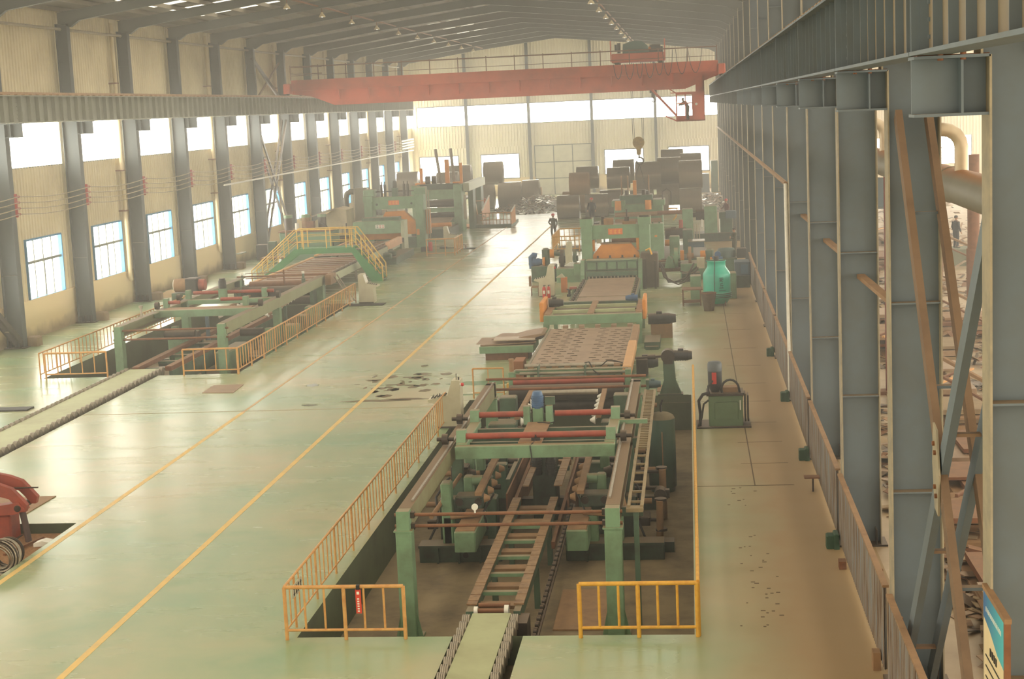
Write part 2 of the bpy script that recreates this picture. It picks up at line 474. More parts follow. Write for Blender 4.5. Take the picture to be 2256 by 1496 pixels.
def plaster_mat():
    m = bpy.data.materials.new('stained_cream_plaster'); m.use_nodes = True
    N = m.node_tree.nodes; L = m.node_tree.links; b = N['Principled BSDF']; b.inputs['Roughness'].default_value = 0.85
    tc = N.new('ShaderNodeTexCoord'); n = N.new('ShaderNodeTexNoise'); n.inputs['Scale'].default_value = 0.9; n.inputs['Detail'].default_value = 6
    L.new(tc.outputs['Object'], n.inputs['Vector'])
    sp = N.new('ShaderNodeSeparateXYZ'); L.new(tc.outputs['Object'], sp.inputs[0])
    a = N.new('ShaderNodeMath'); a.operation = 'MULTIPLY_ADD'; L.new(n.outputs['Fac'], a.inputs[0]); a.inputs[1].default_value = -1.1; L.new(sp.outputs['Z'], a.inputs[2])
    r = N.new('ShaderNodeMapRange'); r.inputs['From Min'].default_value = -0.45; r.inputs['From Max'].default_value = 0.1; r.inputs['To Min'].default_value = 0.75; r.inputs['To Max'].default_value = 0.0
    L.new(a.outputs[0], r.inputs['Value'])
    mx = N.new('ShaderNodeMix'); mx.data_type = 'RGBA'; mx.inputs['A'].default_value = rgb(232, 208, 164); mx.inputs['B'].default_value = rgb(134, 112, 78)
    L.new(r.outputs[0], mx.inputs['Factor'])
    L.new(mx.outputs['Result'], b.inputs['Base Color'])
    return m
PLM = plaster_mat()
struct('baseboard_left', MB().box(XL-0.1, XL+0.10, YB, YF, 0, LW0).box(XL, XL+0.14, YB, YF, LW0-0.05, LW0+0.02), PLM)
PANE = glow('milky_daylit_pane', (1.0, 0.93, 0.78, 1), PANE_SIDE)
PANEF = glow('daylit_far_pane', (1.0, 0.93, 0.78, 1), PANE_FAR)
STEELB = paint('blue_window_paint', (62, 130, 176), 0.5, dirt=(60, 100, 130), amt=0.4, scale=3)
FRAMEG = paint('grey_window_frame', (120, 126, 118), 0.5, amt=0.3)
n_w = 0
for a, b_, w0, w1 in wins:
    if b_ < 35: continue
    n_w += 1
    mbf = MB()
    # reveal in blue on the far jamb, grey mullions
    for y in (w0, w1): mbf.box(XL-0.10, XL+0.12, y-0.04, y+0.04, LW0, LW1)
    for z in (LW0, LW1): mbf.box(XL-0.10, XL+0.12, w0, w1, z-0.04, z+0.04)
    fr = struct('window_%d' % n_w, mbf, STEELB)
    mg = MB(); zt = LW0 + (LW1-LW0)*0.62
    mg.box(XL-0.05, XL+0.06, w0, w1, zt-0.06, zt+0.06)
    for q in (0.25, 0.5, 0.75): mg.box(XL-0.05, XL+0.01, w0+(w1-w0)*q-0.04, w0+(w1-w0)*q+0.04, LW0, LW1)
    mg.box(XL-0.05, XL+0.03, (w0+w1)/2-0.065, (w0+w1)/2+0.065, LW0, zt)
    struct('window_mullions', mg, FRAMEG, fr)
    struct('window_pane', MB().box(XL-0.09, XL-0.07, w0, w1, LW0, LW1), PANE, fr)
for k, (a, b_, w0, w1) in enumerate(wins):
    n_w += 1
    mbf = MB().box(XL-0.06, XL+0.03, a+0.9, b_, UP0-0.05, UP0).box(XL-0.06, XL+0.03, a+0.9, b_, UP1, UP1+0.05)
    fr = struct('window_%d' % n_w, mbf, FRAMEG)
    struct('window_pane', MB().box(XL-0.08, XL-0.05, a+0.9, b_, UP0, UP1), PANE, fr)

# ---- far gable wall
mb = MB()
SHF = paint('pale_far_cladding', (232, 222, 196), 0.55, dirt=(218, 206, 178), amt=0.4, scale=0.25)
FB0, FB1 = 7.75, 9.78        # upper band of the gable
FL0, FL1 = 1.95, 4.45        # lower windows of the gable
far_lower = [(-28.95, -24.8), (-22.25, -18.2), (-8.9, -4.85), (-2.1, 2.1)]
gate = (-16.45, -10.35, 0.0, 5.3)
xr_end = 3.7
for x0, x1 in [(XL, xr_end)]:
    ribbedx(mb, x0, x1, FB1, lambda x: roof_z(x), YF)
    xs = [x0]; 
    ribbedx(mb, x0, -29.0, FB0, FB1, YF); ribbedx(mb, 3.3, x1, FB0, FB1, YF)
    ribbedx(mb, x0, x1, gate[3], FB0, YF)
    segs = sorted(far_lower + [(gate[0], gate[1])])
    cur = x0
    for s0, s1 in segs:
        ribbedx(mb, cur, s0, FL0, gate[3], YF); cur = s1
    ribbedx(mb, cur, x1, FL0, gate[3], YF)
    for s0, s1 in far_lower: ribbedx(mb, s0, s1, FL1, gate[3], YF)
struct('wall_far', mb, SHF)
mb = MB()
mb.box(XL, gate[0], YF-0.08, YF+0.1, 0, FL0).box(gate[1], xr_end, YF-0.08, YF+0.1, 0, FL0)
struct('baseboard_far', mb, PLM)
colx = [-23.65, -16.9, -10.15, -3.4]
edges = [-29.0] + colx + [3.3]
for i in range(5):
    n_w += 1
    a, b_ = edges[i]+(0.12 if i else 0), edges[i+1]-(0.12 if i < 4 else 0)
    fr = struct('window_%d' % n_w, MB().box(a,b_,YF-0.08,YF+0.02,FB0-0.06,FB0).box(a,b_,YF-0.08,YF+0.02,FB1,FB1+0.08).box(a-0.06,a,YF-0.08,YF+0.02,FB0-0.06,FB1+0.08).box(b_,b_+0.06,YF-0.08,YF+0.02,FB0-0.06,FB1+0.08), BLUEFAR)
    struct('window_pane', MB().box(a,b_,YF+0.05,YF+0.07,FB0,FB1), PANEF, fr)
for s0, s1 in far_lower:
    n_w += 1
    c = (s0+s1)/2
    fr = struct('window_%d' % n_w, MB().box(s0-0.08,s0,YF-0.1,YF+0.02,FL0-0.1,FL1+0.1).box(s1,s1+0.08,YF-0.1,YF+0.02,FL0-0.1,FL1+0.1).box(s0,s1,YF-0.1,YF+0.02,FL0-0.1,FL0).box(s0,s1,YF-0.1,YF+0.02,FL1,FL1+0.1).box(c-0.03,c+0.03,YF-0.05,YF+0.02,FL0,FL0+1.2), BLUEFAR)
    struct('window_pane', MB().box(s0,s1,YF+0.05,YF+0.07,FL0,FL1), PANEF, fr)
dm = MB().box(gate[0], gate[1], YF-0.02, YF+0.05, 0, gate[3])
dr = struct('door_1', dm, paint('pale_gate_sheet', (214, 208, 186), 0.5, amt=0.25))
dl = MB()
for q in (0.0, 1/3, 2/3, 1.0): dl.box(gate[0]+(gate[1]-gate[0])*q-0.04, gate[0]+(gate[1]-gate[0])*q+0.04, YF-0.06, YF-0.02, 0, gate[3])
for z in (1.7, 3.45, 5.25): dl.box(gate[0], gate[1], YF-0.06, YF-0.02, z-0.04, z+0.04)
struct('door_frame', dl, BLUEFAR, dr)
# horizontal girts and wind posts of the gable
mb = MB()
for z in (5.75, 6.95, 11.2): mb.box(XL, xr_end, YF-0.12, YF-0.06, z-0.03, z+0.03)
struct('trim_5', mb, SHF)
for i, x in enumerate(colx):
    solo('gable_post', MB().ibeam((x, YF-0.35, 0), (x, YF-0.35, roof_z(x)-0.3), 0.3, 0.4, 0.03, up=(0,1,0)), BLUEFAR,
         '%s slim blue-grey wind post from the left on the far gable wall' % ORD[i], 'column', 'wind posts of the far wall')

# ---- roof
ROOFM = paint('grey_roof_sheet', (112, 106, 92), 0.75, dirt=(98, 92, 78), amt=0.4, scale=0.3)
sky_x = [(-17.6, -16.6), (-9.6, -8.6)]
mb = MB()
def roof_strip(mb, x0, x1, y0, y1, dz=0.0, t=0.06):
    z0, z1 = roof_z(x0)+dz, roof_z(x1)+dz
    mb.add([(x0,y0,z0),(x1,y0,z1),(x1,y1,z1),(x0,y1,z0),(x0,y0,z0+t),(x1,y0,z1+t),(x1,y1,z1+t),(x0,y1,z0+t)],
           [(0,1,2,3),(7,6,5,4),(0,4,5,1),(1,5,6,2),(2,6,7,3),(3,7,4,0)])
xa, xb = XL-0.3, 4.0
lights = []          # (x0,x1,y0,y1) one seen skylight row, plus unseen glowing panels added to brighten the hall
for k in range(1, len(YK)-1):
    y0 = YK[k]+2.6; y1 = YK[k]+5.6
    lights.append((-20.2, -17.4, y0, y1))
    if y1 < 88:
        lights += [(-27.0, -22.4, y0-1.4, y1+1.4), (-16.2, -13.9, y0-1.4, y1+1.4), (-11.5, -7.5, y0-1.4, y1+1.4), (-5.0, 0.5, y0-1.4, y1+1.4)]  # unseen panels over the near hall, added for their light
xsr = sorted({xa, xb, XC} | {v for l in lights for v in l[0:2]}); ysr = sorted({4.0, YF+0.2} | {v for l in lights for v in l[2:4] if v > 4})
for i in range(len(xsr)-1):
    for j in range(len(ysr)-1):
        cx_ = (xsr[i]+xsr[i+1])/2; cy_ = (ysr[j]+ysr[j+1])/2
        if any(l[0] < cx_ < l[1] and l[2] < cy_ < l[3] for l in lights): continue
        roof_strip(mb, xsr[i], xsr[i+1], ysr[j], ysr[j+1])
struct('ceiling', mb, ROOFM)
ROOF_GLOW = glow('seen_and_added_roof_light', (1.0, 0.89, 0.68, 1), PANE_ROOF)
for l in lights:
    n_w += 1
    m1 = MB(); roof_strip(m1, l[0], l[1], l[2], l[3], 0.01, 0.03)
    struct('window_%d' % n_w, m1, ROOF_GLOW)  # seen skylights and the added glowing panels alike
# purlins
PURL = paint('dull_purlin_steel', (120, 112, 96), 0.6, amt=0.3)
x = XL + 0.6; n_p = 0; pur = MB()
while x < 3.6:
    if abs(x-XC) > 0.3:
        z = roof_z(x) - 0.12
        pur.beam((x, 4, z), (x, YF, z), 0.07, 0.2)
    x += 1.52
struct('trim_6', pur, PURL)

# ---- neighbouring bay on the right: far wall, side wall, roof
BAYW = paint('bay_cream_cladding', (206, 190, 158), 0.6, amt=0.3, scale=0.2)
mb = MB(); bw = [(9.5, 13.5), (17.5, 21.5), (25.4, 29.3), (33.0, 35.5)]
ribbedx(mb, 3.7, XR, 4.45, 14.0, YF); cur = 3.7
for s0, s1 in bw: ribbedx(mb, cur, s0, 1.6, 4.45, YF); cur = s1
ribbedx(mb, cur, XR, 1.6, 4.45, YF)
mb.box(3.7, XR, YF-0.05, YF+0.05, 0, 1.6)
struct('wall_bay_far', mb, BAYW)
for s0, s1 in bw:
    n_w += 1
    fr = struct('window_%d' % n_w, MB().box(s0-0.06,s0,YF-0.1,YF+0.02,1.55,4.5).box(s1,s1+0.06,YF-0.1,YF+0.02,1.55,4.5).box(s0,s1,YF-0.1,YF+0.02,3.2,3.27), BLUEFAR)
    struct('window_pane', MB().box(s0,s1,YF+0.03,YF+0.05,1.6,4.45), PANEF, fr)
mb = MB(); mb.box(XR, XR+0.1, YB, YF, 0, 4.0).box(XR, XR+0.1, YB, YF, 9.0, 14.0)
struct('wall_bay_side', mb, BAYW)
n_w += 1
struct('window_%d' % n_w, MB().box(XR+0.02, XR+0.06, YB, YF, 4.0, 9.0), PANE)
bl = [(7.0, 12.0), (17.0, 22.0), (27.0, 32.0)]
mb = MB(); cur = 4.0
for s0, s1 in bl + [(XR+0.3, XR+0.3)]:
    mb.box(cur, s0, 4.0, YF+0.2, 14.6, 14.7); cur = s1
struct('ceiling_bay', mb, ROOFM)
for s0, s1 in bl:
    n_w += 1
    struct('window_%d' % n_w, MB().box(s0, s1, 4.0, YF+0.2, 14.62, 14.68), ROOF_GLOW)  # unseen glowing roof strips, added to brighten the bay
# ---- haze
# ================================================================ portal frames, crane runways
CXL, CXR = -28.8, 2.98         # hall-side faces of the columns
def column(name, x0, x1, xh, y, label, group, mat, hall):
    """I column between x0 and x1 with a corbel reaching xh; hall = +1 when the hall lies at +x"""
    t = Thing(name, label, 'column', ((x0+x1)/2, y, 0), group)
    fm = FLANGE if hall < 0 else mat
    for x in (x0, x1): t.part('column_flange', MB().box(x-0.012, x+0.012, y-0.22, y+0.22, 0, 9.62), fm)
    mb = MB().box(x0, x1, y-0.012, y+0.012, 0, 9.62)
    for z in (3.15, 6.1):
        for s in (-1, 1): mb.box(x0, x1, y+s*0.012, y+s*0.2, z-0.012, z+0.012)
    t.part('column_shaft', mb, mat)
    # upper shaft carried past the girder
    ux0, ux1 = (x0-0.1, x0+0.45) if hall > 0 else (x1-0.55, x1)
    if hall < 0: ux0, ux1 = 2.9, 3.45
    else: ux0, ux1 = x0+0.05, x0+0.6
    mb = MB(); zt = roof_z(ux0)-0.9
    for x in (ux0, ux1): t.part('upper_flange', MB().box(x-0.012, x+0.012, y-0.2, y+0.2, 9.62, 14.2), fm)
    mb.box(ux0, ux1, y-0.012, y+0.012, 9.62, 14.2)
    for z in (12.4,):
        for s in (-1, 1): mb.box(ux0, ux1, y+s*0.012, y+s*0.19, z-0.012, z+0.012)
    t.part('upper_shaft', mb, mat)
    # corbel under the girder
    xa, xb = sorted((xh, x1 if hall > 0 else x0))
    xa, xb = (x1, xh) if hall > 0 else (xh, x0)
    mb = MB()
    mb.box(xa, xb, y-0.015, y+0.015, 9.06, 9.6).box(xa, xb, y-0.22, y+0.22, 9.60, 9.63).box(xa, xb, y-0.2, y+0.2, 9.03, 9.06)
    xm = (xa+xb)/2 - 0.1*hall
    for s in (-1, 1): mb.box(xm-0.012, xm+0.012, y+s*0.015, y+s*0.2, 9.06, 9.6)
    t.part('corbel', mb, mat)
    mb = MB().box(x0-0.12, x1+0.12, y-0.32, y+0.32, 0, 0.04)
    for s in (-1, 1):
        for xx in (x0+0.1, (x0+x1)/2, x1-0.1): mb.box(xx-0.01, xx+0.01, y+s*0.02, y+s*0.3, 0.04, 0.35)
    t.part('base_plate', mb, DARKST)
    return t
FR = [16.6 + 8.2*k for k in range(0, 19)]
for k, y in enumerate(FR):
    if k >= 5:
        column('steel_column', CXL-0.72, CXL, CXL+0.72, y, 'tall blue-grey column on the window wall, %s from the camera end' % ORD[k-5], 'left row of columns', BLUEFAR, 1)
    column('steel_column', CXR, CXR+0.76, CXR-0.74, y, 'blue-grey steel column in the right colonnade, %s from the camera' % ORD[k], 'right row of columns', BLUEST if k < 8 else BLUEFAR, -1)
# concrete plinths and pads by the column feet
for k, y in enumerate(FR):
    if k >= 6:
        solo('concrete_plinth', MB().bbox(CXL-0.1, CXL+0.45, y+0.3, y+0.85, 0, 0.42, 0.05), CONC, 'small grey concrete block at the foot of the %s window-wall column' % ORD[k-5], 'plinth', 'plinths at the left column feet')
# rafters
def rafter_poly():
    top = lambda x: roof_z(x)-0.22
    L_ = [(-29.4, 14.2), (-28.75, 14.05), (-28.3, 14.35), (-21.5, 15.3), (XC, 16.2), (-4.6, 15.3), (2.3, 14.35), (2.85, 14.05), (3.4, 14.2), (3.4, top(3.4)), (XC, top(XC)), (-29.4, top(-29.4))]
    return L_
def rafter(y):
    mb = MB(); P = rafter_poly()
    mb.prism(P, 'y', y-0.012, y+0.012)
    for i in range(0, 8):
        a, b_ = P[i], P[i+1]; mb.beam((a[0],y,a[1]), (b_[0],y,b_[1]), 0.26, 0.02)
    for i in (9, 10):
        a, b_ = P[i], P[i+1]; mb.beam((a[0],y,a[1]), (b_[0],y,b_[1]), 0.26, 0.02)
    return mb
RAFM = paint('grey_blue_rafter_paint', (98, 102, 98), 0.65, dirt=(86, 84, 74), amt=0.4, scale=0.6)
proto = None
for k, y in enumerate(FR):
    lab = 'grey tapered roof rafter spanning the hall, %s from the camera end' % ORD[k]
    if proto is None:
        mb = rafter(0); proto = bpy.data.objects.new('roof_rafter', mb.mesh('roof_rafter', RAFM)); C.objects.link(proto); o = proto
        o['category'] = 'rafter'; o['group'] = 'roof rafters'
    else: o = proto.copy(); C.objects.link(o)
    o.location = (0, y, 0); o['label'] = lab

# crane runways: one continuous girder with its rail on each side
def runway(side, xc, label, mat, hall, k0):
    t = Thing('crane_runway', label, 'crane girder', (xc, FR[k0], 9.63))
    ys = [FR[k0]-8.2] + FR[k0:] if k0 == 0 else FR[k0:]
    xw_ = xc; RD = 0.10 if hall < 0 else 0.18
    for i in range(len(ys)-1):
        a, b_ = ys[i]+0.02, ys[i+1]-0.02
        mb = MB()
        mb.mat(1).box(xw_-0.01, xw_+0.01, a, b_, 9.68, 10.78).mat(0)
        mb.box(xc-0.2, xc+0.2, a, b_, 9.64, 9.68)
        mb.box(xc-0.22, xc+0.22, a, b_, 10.76, 10.80)
        n = 9; mb.mat(0)
        for j in range(n+1):
            y = a + (b_-a)*j/n
            y = min(max(y, a+0.03), b_-0.03)
            mb.box(xw_-RD, xw_+RD, y-0.008, y+0.008, 9.68, 10.76)
        mb.mat(0).box(xw_-0.18, xw_+0.18, a, a+0.02, 9.64, 10.78).box(xw_-0.18, xw_+0.18, b_-0.02, b_, 9.64, 10.78)
        # bolt heads at the joints
        for yb in (a+0.12, b_-0.12):
            for q in range(6):
                for s in (-1, 1): mb.box(xw_+s*0.01, xw_+s*0.03, yb-0.02, yb+0.02, 9.8+q*0.17, 9.84+q*0.17)
        t.part('girder_span', mb, [mat, RIBD if hall < 0 else mat])
    mb = MB(); y0, y1 = ys[0], ys[-1]
    mb.box(xc-0.06, xc+0.06, y0, y1, 10.80, 10.82).box(xc-0.02, xc+0.02, y0, y1, 10.82, 10.90).box(xc-0.035, xc+0.035, y0, y1, 10.90, 10.94)
    t.part('crane_rail', mb, RAILM)
    mb = MB(); y = y0+0.3
    while y < y1:
        for s in (-1, 1): mb.box(xc+s*0.06, xc+s*0.2, y-0.04, y+0.04, 10.80, 10.84)
        y += 0.75
    t.part('rail_clips', mb, RAILM, kind='stuff')
    return t
RAILM = paint('tan_rusty_rail', (176, 138, 92), 0.6, dirt=(128, 90, 60), amt=0.6, scale=2.0)
RIBD = paint('tan_dusty_rib', (138, 124, 102), 0.7, dirt=(106,110,108), amt=0.5, scale=0.8)
GIRDL = paint('grey_green_girder_paint', (138, 140, 124), 0.6, dirt=(110, 112, 100), amt=0.5, scale=0.6, dust=0.6)
runway('left', -28.2, 'long stiffened crane girder running along the window wall', GIRDL, 1, 4)
runway('right', 2.42, 'long blue-grey crane girder over the right colonnade', BLUEST, -1, 0)
# walkway grating brackets beside the right rail
for i in range(14):
    y = 30 + i*2.9
    solo('cable_bracket', MB().box(2.62, 3.0, y-0.03, y+0.03, 10.86, 10.92).box(2.96, 3.0, y-0.03, y+0.03, 10.78, 11.05), WHITEP,
         '%s short pale bracket from the camera beside the right crane rail' % ORD[i], 'bracket', 'brackets beside the right rail')

# bearing pads with rusty bolts on the near right corbels
for k in range(4):
    y = FR[k]
    solo('bearing_pad', MB().box(2.28, 2.98, y-0.16, y+0.16, 9.631, 9.64).cyl((2.5,y-0.19,9.58),(2.5,y-0.19,9.70),0.03,8).cyl((2.72,y-0.19,9.58),(2.72,y-0.19,9.70),0.03,8), RUST,
         'rusty bearing plate with bolts on the %s right corbel from the camera' % ORD[k], 'bearing plate', 'bearing plates on the right corbels')

# braces between columns
def brace_pair(name, p0, p1, mat, label, dx=0.25, w=0.22, battens=4, bmat=None, fl=0.03, group=None):
    t = Thing(name, label, 'brace', ((p0[0]+p1[0])/2, p0[1], min(p0[2], p1[2])), group)
    a, b_ = Vector(p0), Vector(p1)
    for s in (-1, 1):
        o = Vector((s*dx, 0, 0))
        mb = MB().beam(a+o, b_+o, 0.1, w, (0,0,1) if abs((b_-a).normalized().z) < 0.95 else (0,1,0))
        t.part('brace_channel', mb, mat)
    mb = MB(); d = (b_-a)
    for i in range(battens):
        q = a + d*((i+0.6)/battens); mb.box(q.x-dx, q.x+dx, q.y-0.06, q.y+0.06, q.z-0.1, q.z-0.06)
    parts(t, 'batten_plate', mb, bmat or mat)
    return t
brace_pair('diagonal_brace', (3.33, 24.5, 8.95), (3.33, 16.8, 0.25), BRACEM, 'brown double channel brace slanting down towards the camera at right', 0.22, 0.24, 4, BLUEST)
brace_pair('diagonal_brace', (3.33, 16.8, 8.4), (3.33, 24.5, 0.25), BLUEST, 'blue-grey double channel brace crossing the brown one at right', 0.205, 0.27, 4, BRACEM)
t = Thing('gusset_plate', 'pale bolted plate where the two right braces cross', 'plate', (3.06, 20.5, 4.2))
t.part('plate', MB().prism([(20.35,3.9),(20.62,3.95),(20.8,4.5),(20.72,5.05),(20.45,5.0),(20.25,4.45)],'x',3.03,3.055), FLANGE)
parts(t, 'bolt', MB().cyl((3.0,20.42,4.15),(3.04,20.42,4.15),0.035,6).cyl((3.0,20.52,4.25),(3.04,20.52,4.25),0.035,6).cyl((3.0,20.5,4.7),(3.04,20.5,4.7),0.035,6).cyl((3.0,20.6,4.8),(3.04,20.6,4.8),0.035,6), RUST)
brace_pair('diagonal_brace', (-29.1, 107.2, 8.4), (-29.1, 114.6, 0.6), DARKST, 'dark lower diagonal on the left wall leaning right', 0.15, 0.2, 3)
brace_pair('diagonal_brace', (-29.1, 114.6, 9.2), (-29.1, 107.2, 0.8), DARKST, 'dark lower diagonal on the left wall leaning left', 0.15, 0.2, 3)
solo('diagonal_brace', MB().beam((-29.1, 106.8, 13.5), (-29.1, 114.7, 10.4), 0.12, 0.3), DARKST, 'dark upper diagonal above the left crane girder', 'brace')
solo('diagonal_brace', MB().beam((-29.25, 114.6, 13.3), (-29.25, 107.2, 10.4), 0.1, 0.12), TANST, 'thin tan upper diagonal above the left crane girder', 'brace')
brace_pair('diagonal_brace', (-28.95, 58.5, 5.2), (-28.95, 65.4, 0.3), DARKST, 'dark diagonal brace ending at the left picture edge column foot', 0.16, 0.26, 3, FLANGE)
for i, (y0, z0, y1, z1) in enumerate([(24.9, 5.0, 33.2, 3.0), (33.2, 5.6, 41.2, 3.4), (41.4, 6.3, 49.2, 4.4)]):
    pass
# sloping tan stubs bolted to the right columns
for i, (y, z) in enumerate([(33.0, 5.62), (41.2, 5.65), (49.4, 5.7)]):
    solo('sloping_stub', MB().beam((3.4, y-0.1, z), (3.85, y-3.1, z-0.35), 0.16, 0.08), TANST, 'tan sloping channel end on the %s column of the right row' % ORD[i+2], 'steel stub', 'sloping stubs on the right columns')

# pipe rail along the right columns, with its drop pole
t = Thing('pipe_rail', 'long thin pale pipe sloping along the right colonnade', 'pipe', (2.9, 49.4, 0))
t.part('rail_pipe', MB().tube([(2.9, 49.4, 6.68), (2.9, 90, 6.66), (2.9, 130, 6.62), (2.9, 164, 6.6)], 0.07, 6), TANST)
t.part('drop_pole', MB().tube([(2.9, 49.2, 0.0), (2.9, 49.3, 4.0), (2.9, 49.4, 6.68)], 0.06, 8), WHITEP)

# left wall services
DPM = paint('cream_downpipe', (206, 190, 152), 0.5, dirt=(180, 160, 122), amt=0.4, scale=1.5)
for i, y in enumerate([81.25, 97.65, 114.05, 130.45, 146.85, 163.25]):
    t = Thing('downpipe', 'cream rain downpipe on the left wall, %s from the camera end' % ORD[i], 'pipe', (-29.45, y, 1.2), 'left wall downpipes')
    t.part('pipe', MB().tube([(-29.45, y, 14.6), (-29.45, y, 1.5), (-29.45, y+0.1, 1.25)], 0.11, 10), DPM)
    t.part('brackets', MB().box(-29.75,-29.3,y-0.3,y+0.14,4.9,4.96).box(-29.75,-29.3,y-0.3,y+0.14,9.9,9.96).box(-29.75,-29.3,y-0.3,y+0.14,11.5,11.56).box(-29.75,-29.3,y-0.3,y+0.14,7.0,7.06), RUST)
solo('eave_pipe', MB().tube([(-29.3, 40, 13.95), (-29.3, 164, 14.0)], 0.07, 8), FLANGE, 'thin straight horizontal pipe high on the left wall', 'pipe')
INS = paint('red_insulator_bar', (146, 46, 38), 0.5, amt=0.4, scale=3)
for i, y in enumerate(FR[5:]):
    t = Thing('insulator_bar', 'red insulator bar holding four wires, %s from the camera end' % ORD[i], 'insulator', (-28.62, y, 5.7), 'insulator bars')
    t.part('bar', MB().box(-28.70, -28.60, y-0.05, y+0.05, 5.65, 6.65), INS)
    mb = MB()
    for z in (5.78, 6.03, 6.28, 6.53): mb.cyl((-28.6, y, z), (-28.48, y, z), 0.045, 8)
    parts(t, 'insulator_knob', mb, INS)
WIRE = paint('dull_wire', (150, 132, 104), 0.5, amt=0.3); WIREW = paint('pale_wire', (222, 214, 192), 0.5, amt=0.2)
for i, z in enumerate((5.78, 6.03, 6.28, 6.53)):
    pts = []; y = 48.0
    for a, b_ in zip([57.6-8.2]+FR[5:-1], FR[5:]):
        for j in range(6):
            q = j/6; pts.append((-28.5, a+(b_-a)*q, z - 0.16*math.sin(math.pi*q)))
    pts.append((-28.5, FR[-1], z))
    t = Thing('conductor_wire', 'sagging bare conductor wire along the left wall, %s from the top' % ORD[3-i], 'wire', (-28.5, 110, z), 'conductor wires')
    t.part('wire', MB().tube(pts, 0.022, 5), WIRE)
    t.part('wire_end', MB().tube([(-28.45, 158.5, z+0.02), (-28.45, 165.5, z+0.1)], 0.09, 6), WIREW)
solo('conduit_pipe', MB().tube([(-28.4, 96, 5.45), (-28.4, 130, 5.5), (-28.4, 165, 5.5)], 0.055, 6), WHITEP, 'straight pale conduit just below the sagging wires', 'pipe')
solo('wall_door_gap', MB().box(XL, XL+0.06, 118.6, 121.5, 0, 5.4), paint('dark_blue_door', (58, 76, 96), 0.6, amt=0.3), 'tall dark blue sliding door leaf on the left wall', 'door') if False else None

# ---- corrugated guard fence along the right colonnade
def fence_mat():
    m = bpy.data.materials.new('rust_streaked_sheet'); m.use_nodes = True
    N = m.node_tree.nodes; L = m.node_tree.links; b = N['Principled BSDF']; b.inputs['Roughness'].default_value = 0.6; b.inputs['Metallic'].default_value = 0.2
    tc = N.new('ShaderNodeTexCoord'); mp = N.new('ShaderNodeMapping'); mp.inputs['Scale'].default_value = (1, 7, 0.5)
    n = N.new('ShaderNodeTexNoise'); n.inputs['Scale'].default_value = 1.4; n.inputs['Detail'].default_value = 6
    L.new(tc.outputs['Object'], mp.inputs['Vector']); L.new(mp.outputs[0], n.inputs['Vector'])
    cr = N.new('ShaderNodeValToRGB'); e = cr.color_ramp.elements
    e[0].position = 0.36; e[0].color = rgb(104, 80, 62); e[1].position = 0.66; e[1].color = rgb(134, 144, 152)
    k = e.new(0.52); k.color = rgb(146, 134, 122)
    L.new(n.outputs['Fac'], cr.inputs['Fac']); L.new(cr.outputs[0], b.inputs['Base Color'])
    return m
FEN = fence_mat()
for k in range(0, 8):
    y0, y1 = FR[k]+0.25-8.2*0, FR[k]+8.0
    if k == 0: pass
    t = Thing('guard_fence_panel', 'rust-streaked ribbed fence sheet after the %s right column from the camera' % ORD[k], 'fence', (2.9, (y0+y1)/2, 0.1), 'ribbed fence sheets')
    mb = MB(); pts = []; y = y0
    while y < y1-0.05:
        pts += [(2.88, y), (2.88, y+0.06), (2.92, y+0.08), (2.92, y+0.14)]; y += 0.16
    n = len(pts); zt = 1.5
    mb.add([(p[0],p[1],0.12) for p in pts]+[(p[0],p[1],zt) for p in pts]+[(p[0]+0.012,p[1],0.12) for p in pts]+[(p[0]+0.012,p[1],zt) for p in pts],
           [(i,i+1,n+i+1,n+i) for i in range(n-1)]+[(2*n+i,3*n+i,3*n+i+1,2*n+i+1) for i in range(n-1)])
    t.part('ribbed_sheet', mb, FEN)
    t.part('top_rail', MB().box(2.86, 2.96, y0, y1, 1.5, 1.54), TANST)
    t.part('fence_post', MB().box(2.93, 2.99, y0+1.0, y0+1.06, 0, 1.5), RUST)
    t.part('fence_post', MB().box(2.93, 2.99, y1-1.06, y1-1.0, 0, 1.5), RUST)
DGB = paint('dull_green_box', (36, 74, 48), 0.6, amt=0.4)
for i, y in enumerate([57.85, 49.0, 40.8, 32.55]):
    solo('foot_box', MB().bbox(2.75, 2.86, y-0.05, y+0.35, 0.0, 0.32, 0.02).bbox(2.6, 2.8, y, y+0.3, 0, 0.28, 0.02), DGB,
         'small dark green box poking out under the fence, %s from the far end' % ORD[i], 'box', 'green boxes at the fence foot')
for i, (y, x0, h) in enumerate([(31.2, 2.72, 0.16), (37.6, 2.5, 0.1), (25.5, 2.74, 0.3)]):
    t = Thing('floor_bracket', ['low brown bracket box just in front of the nearest green box', 'thin rusty shelf bracket between the two nearest green boxes', 'tan block under the fence at the bottom of the picture'][i], 'bracket', (2.8, y, 0))
    t.part('bracket_plate', MB().box(x0, 2.86, y-0.12, y+0.12, h-0.04 if i==1 else 0, h+(0.3 if i==1 else 0)) if i != 1 else MB().box(x0, 2.86, y-0.14, y+0.14, 0.32, 0.35), RUST if i < 2 else TANST)
    if i == 1: t.part('bracket_leg', MB().box(2.68,2.72,y-0.1,y-0.06,0,0.32), DARKST)

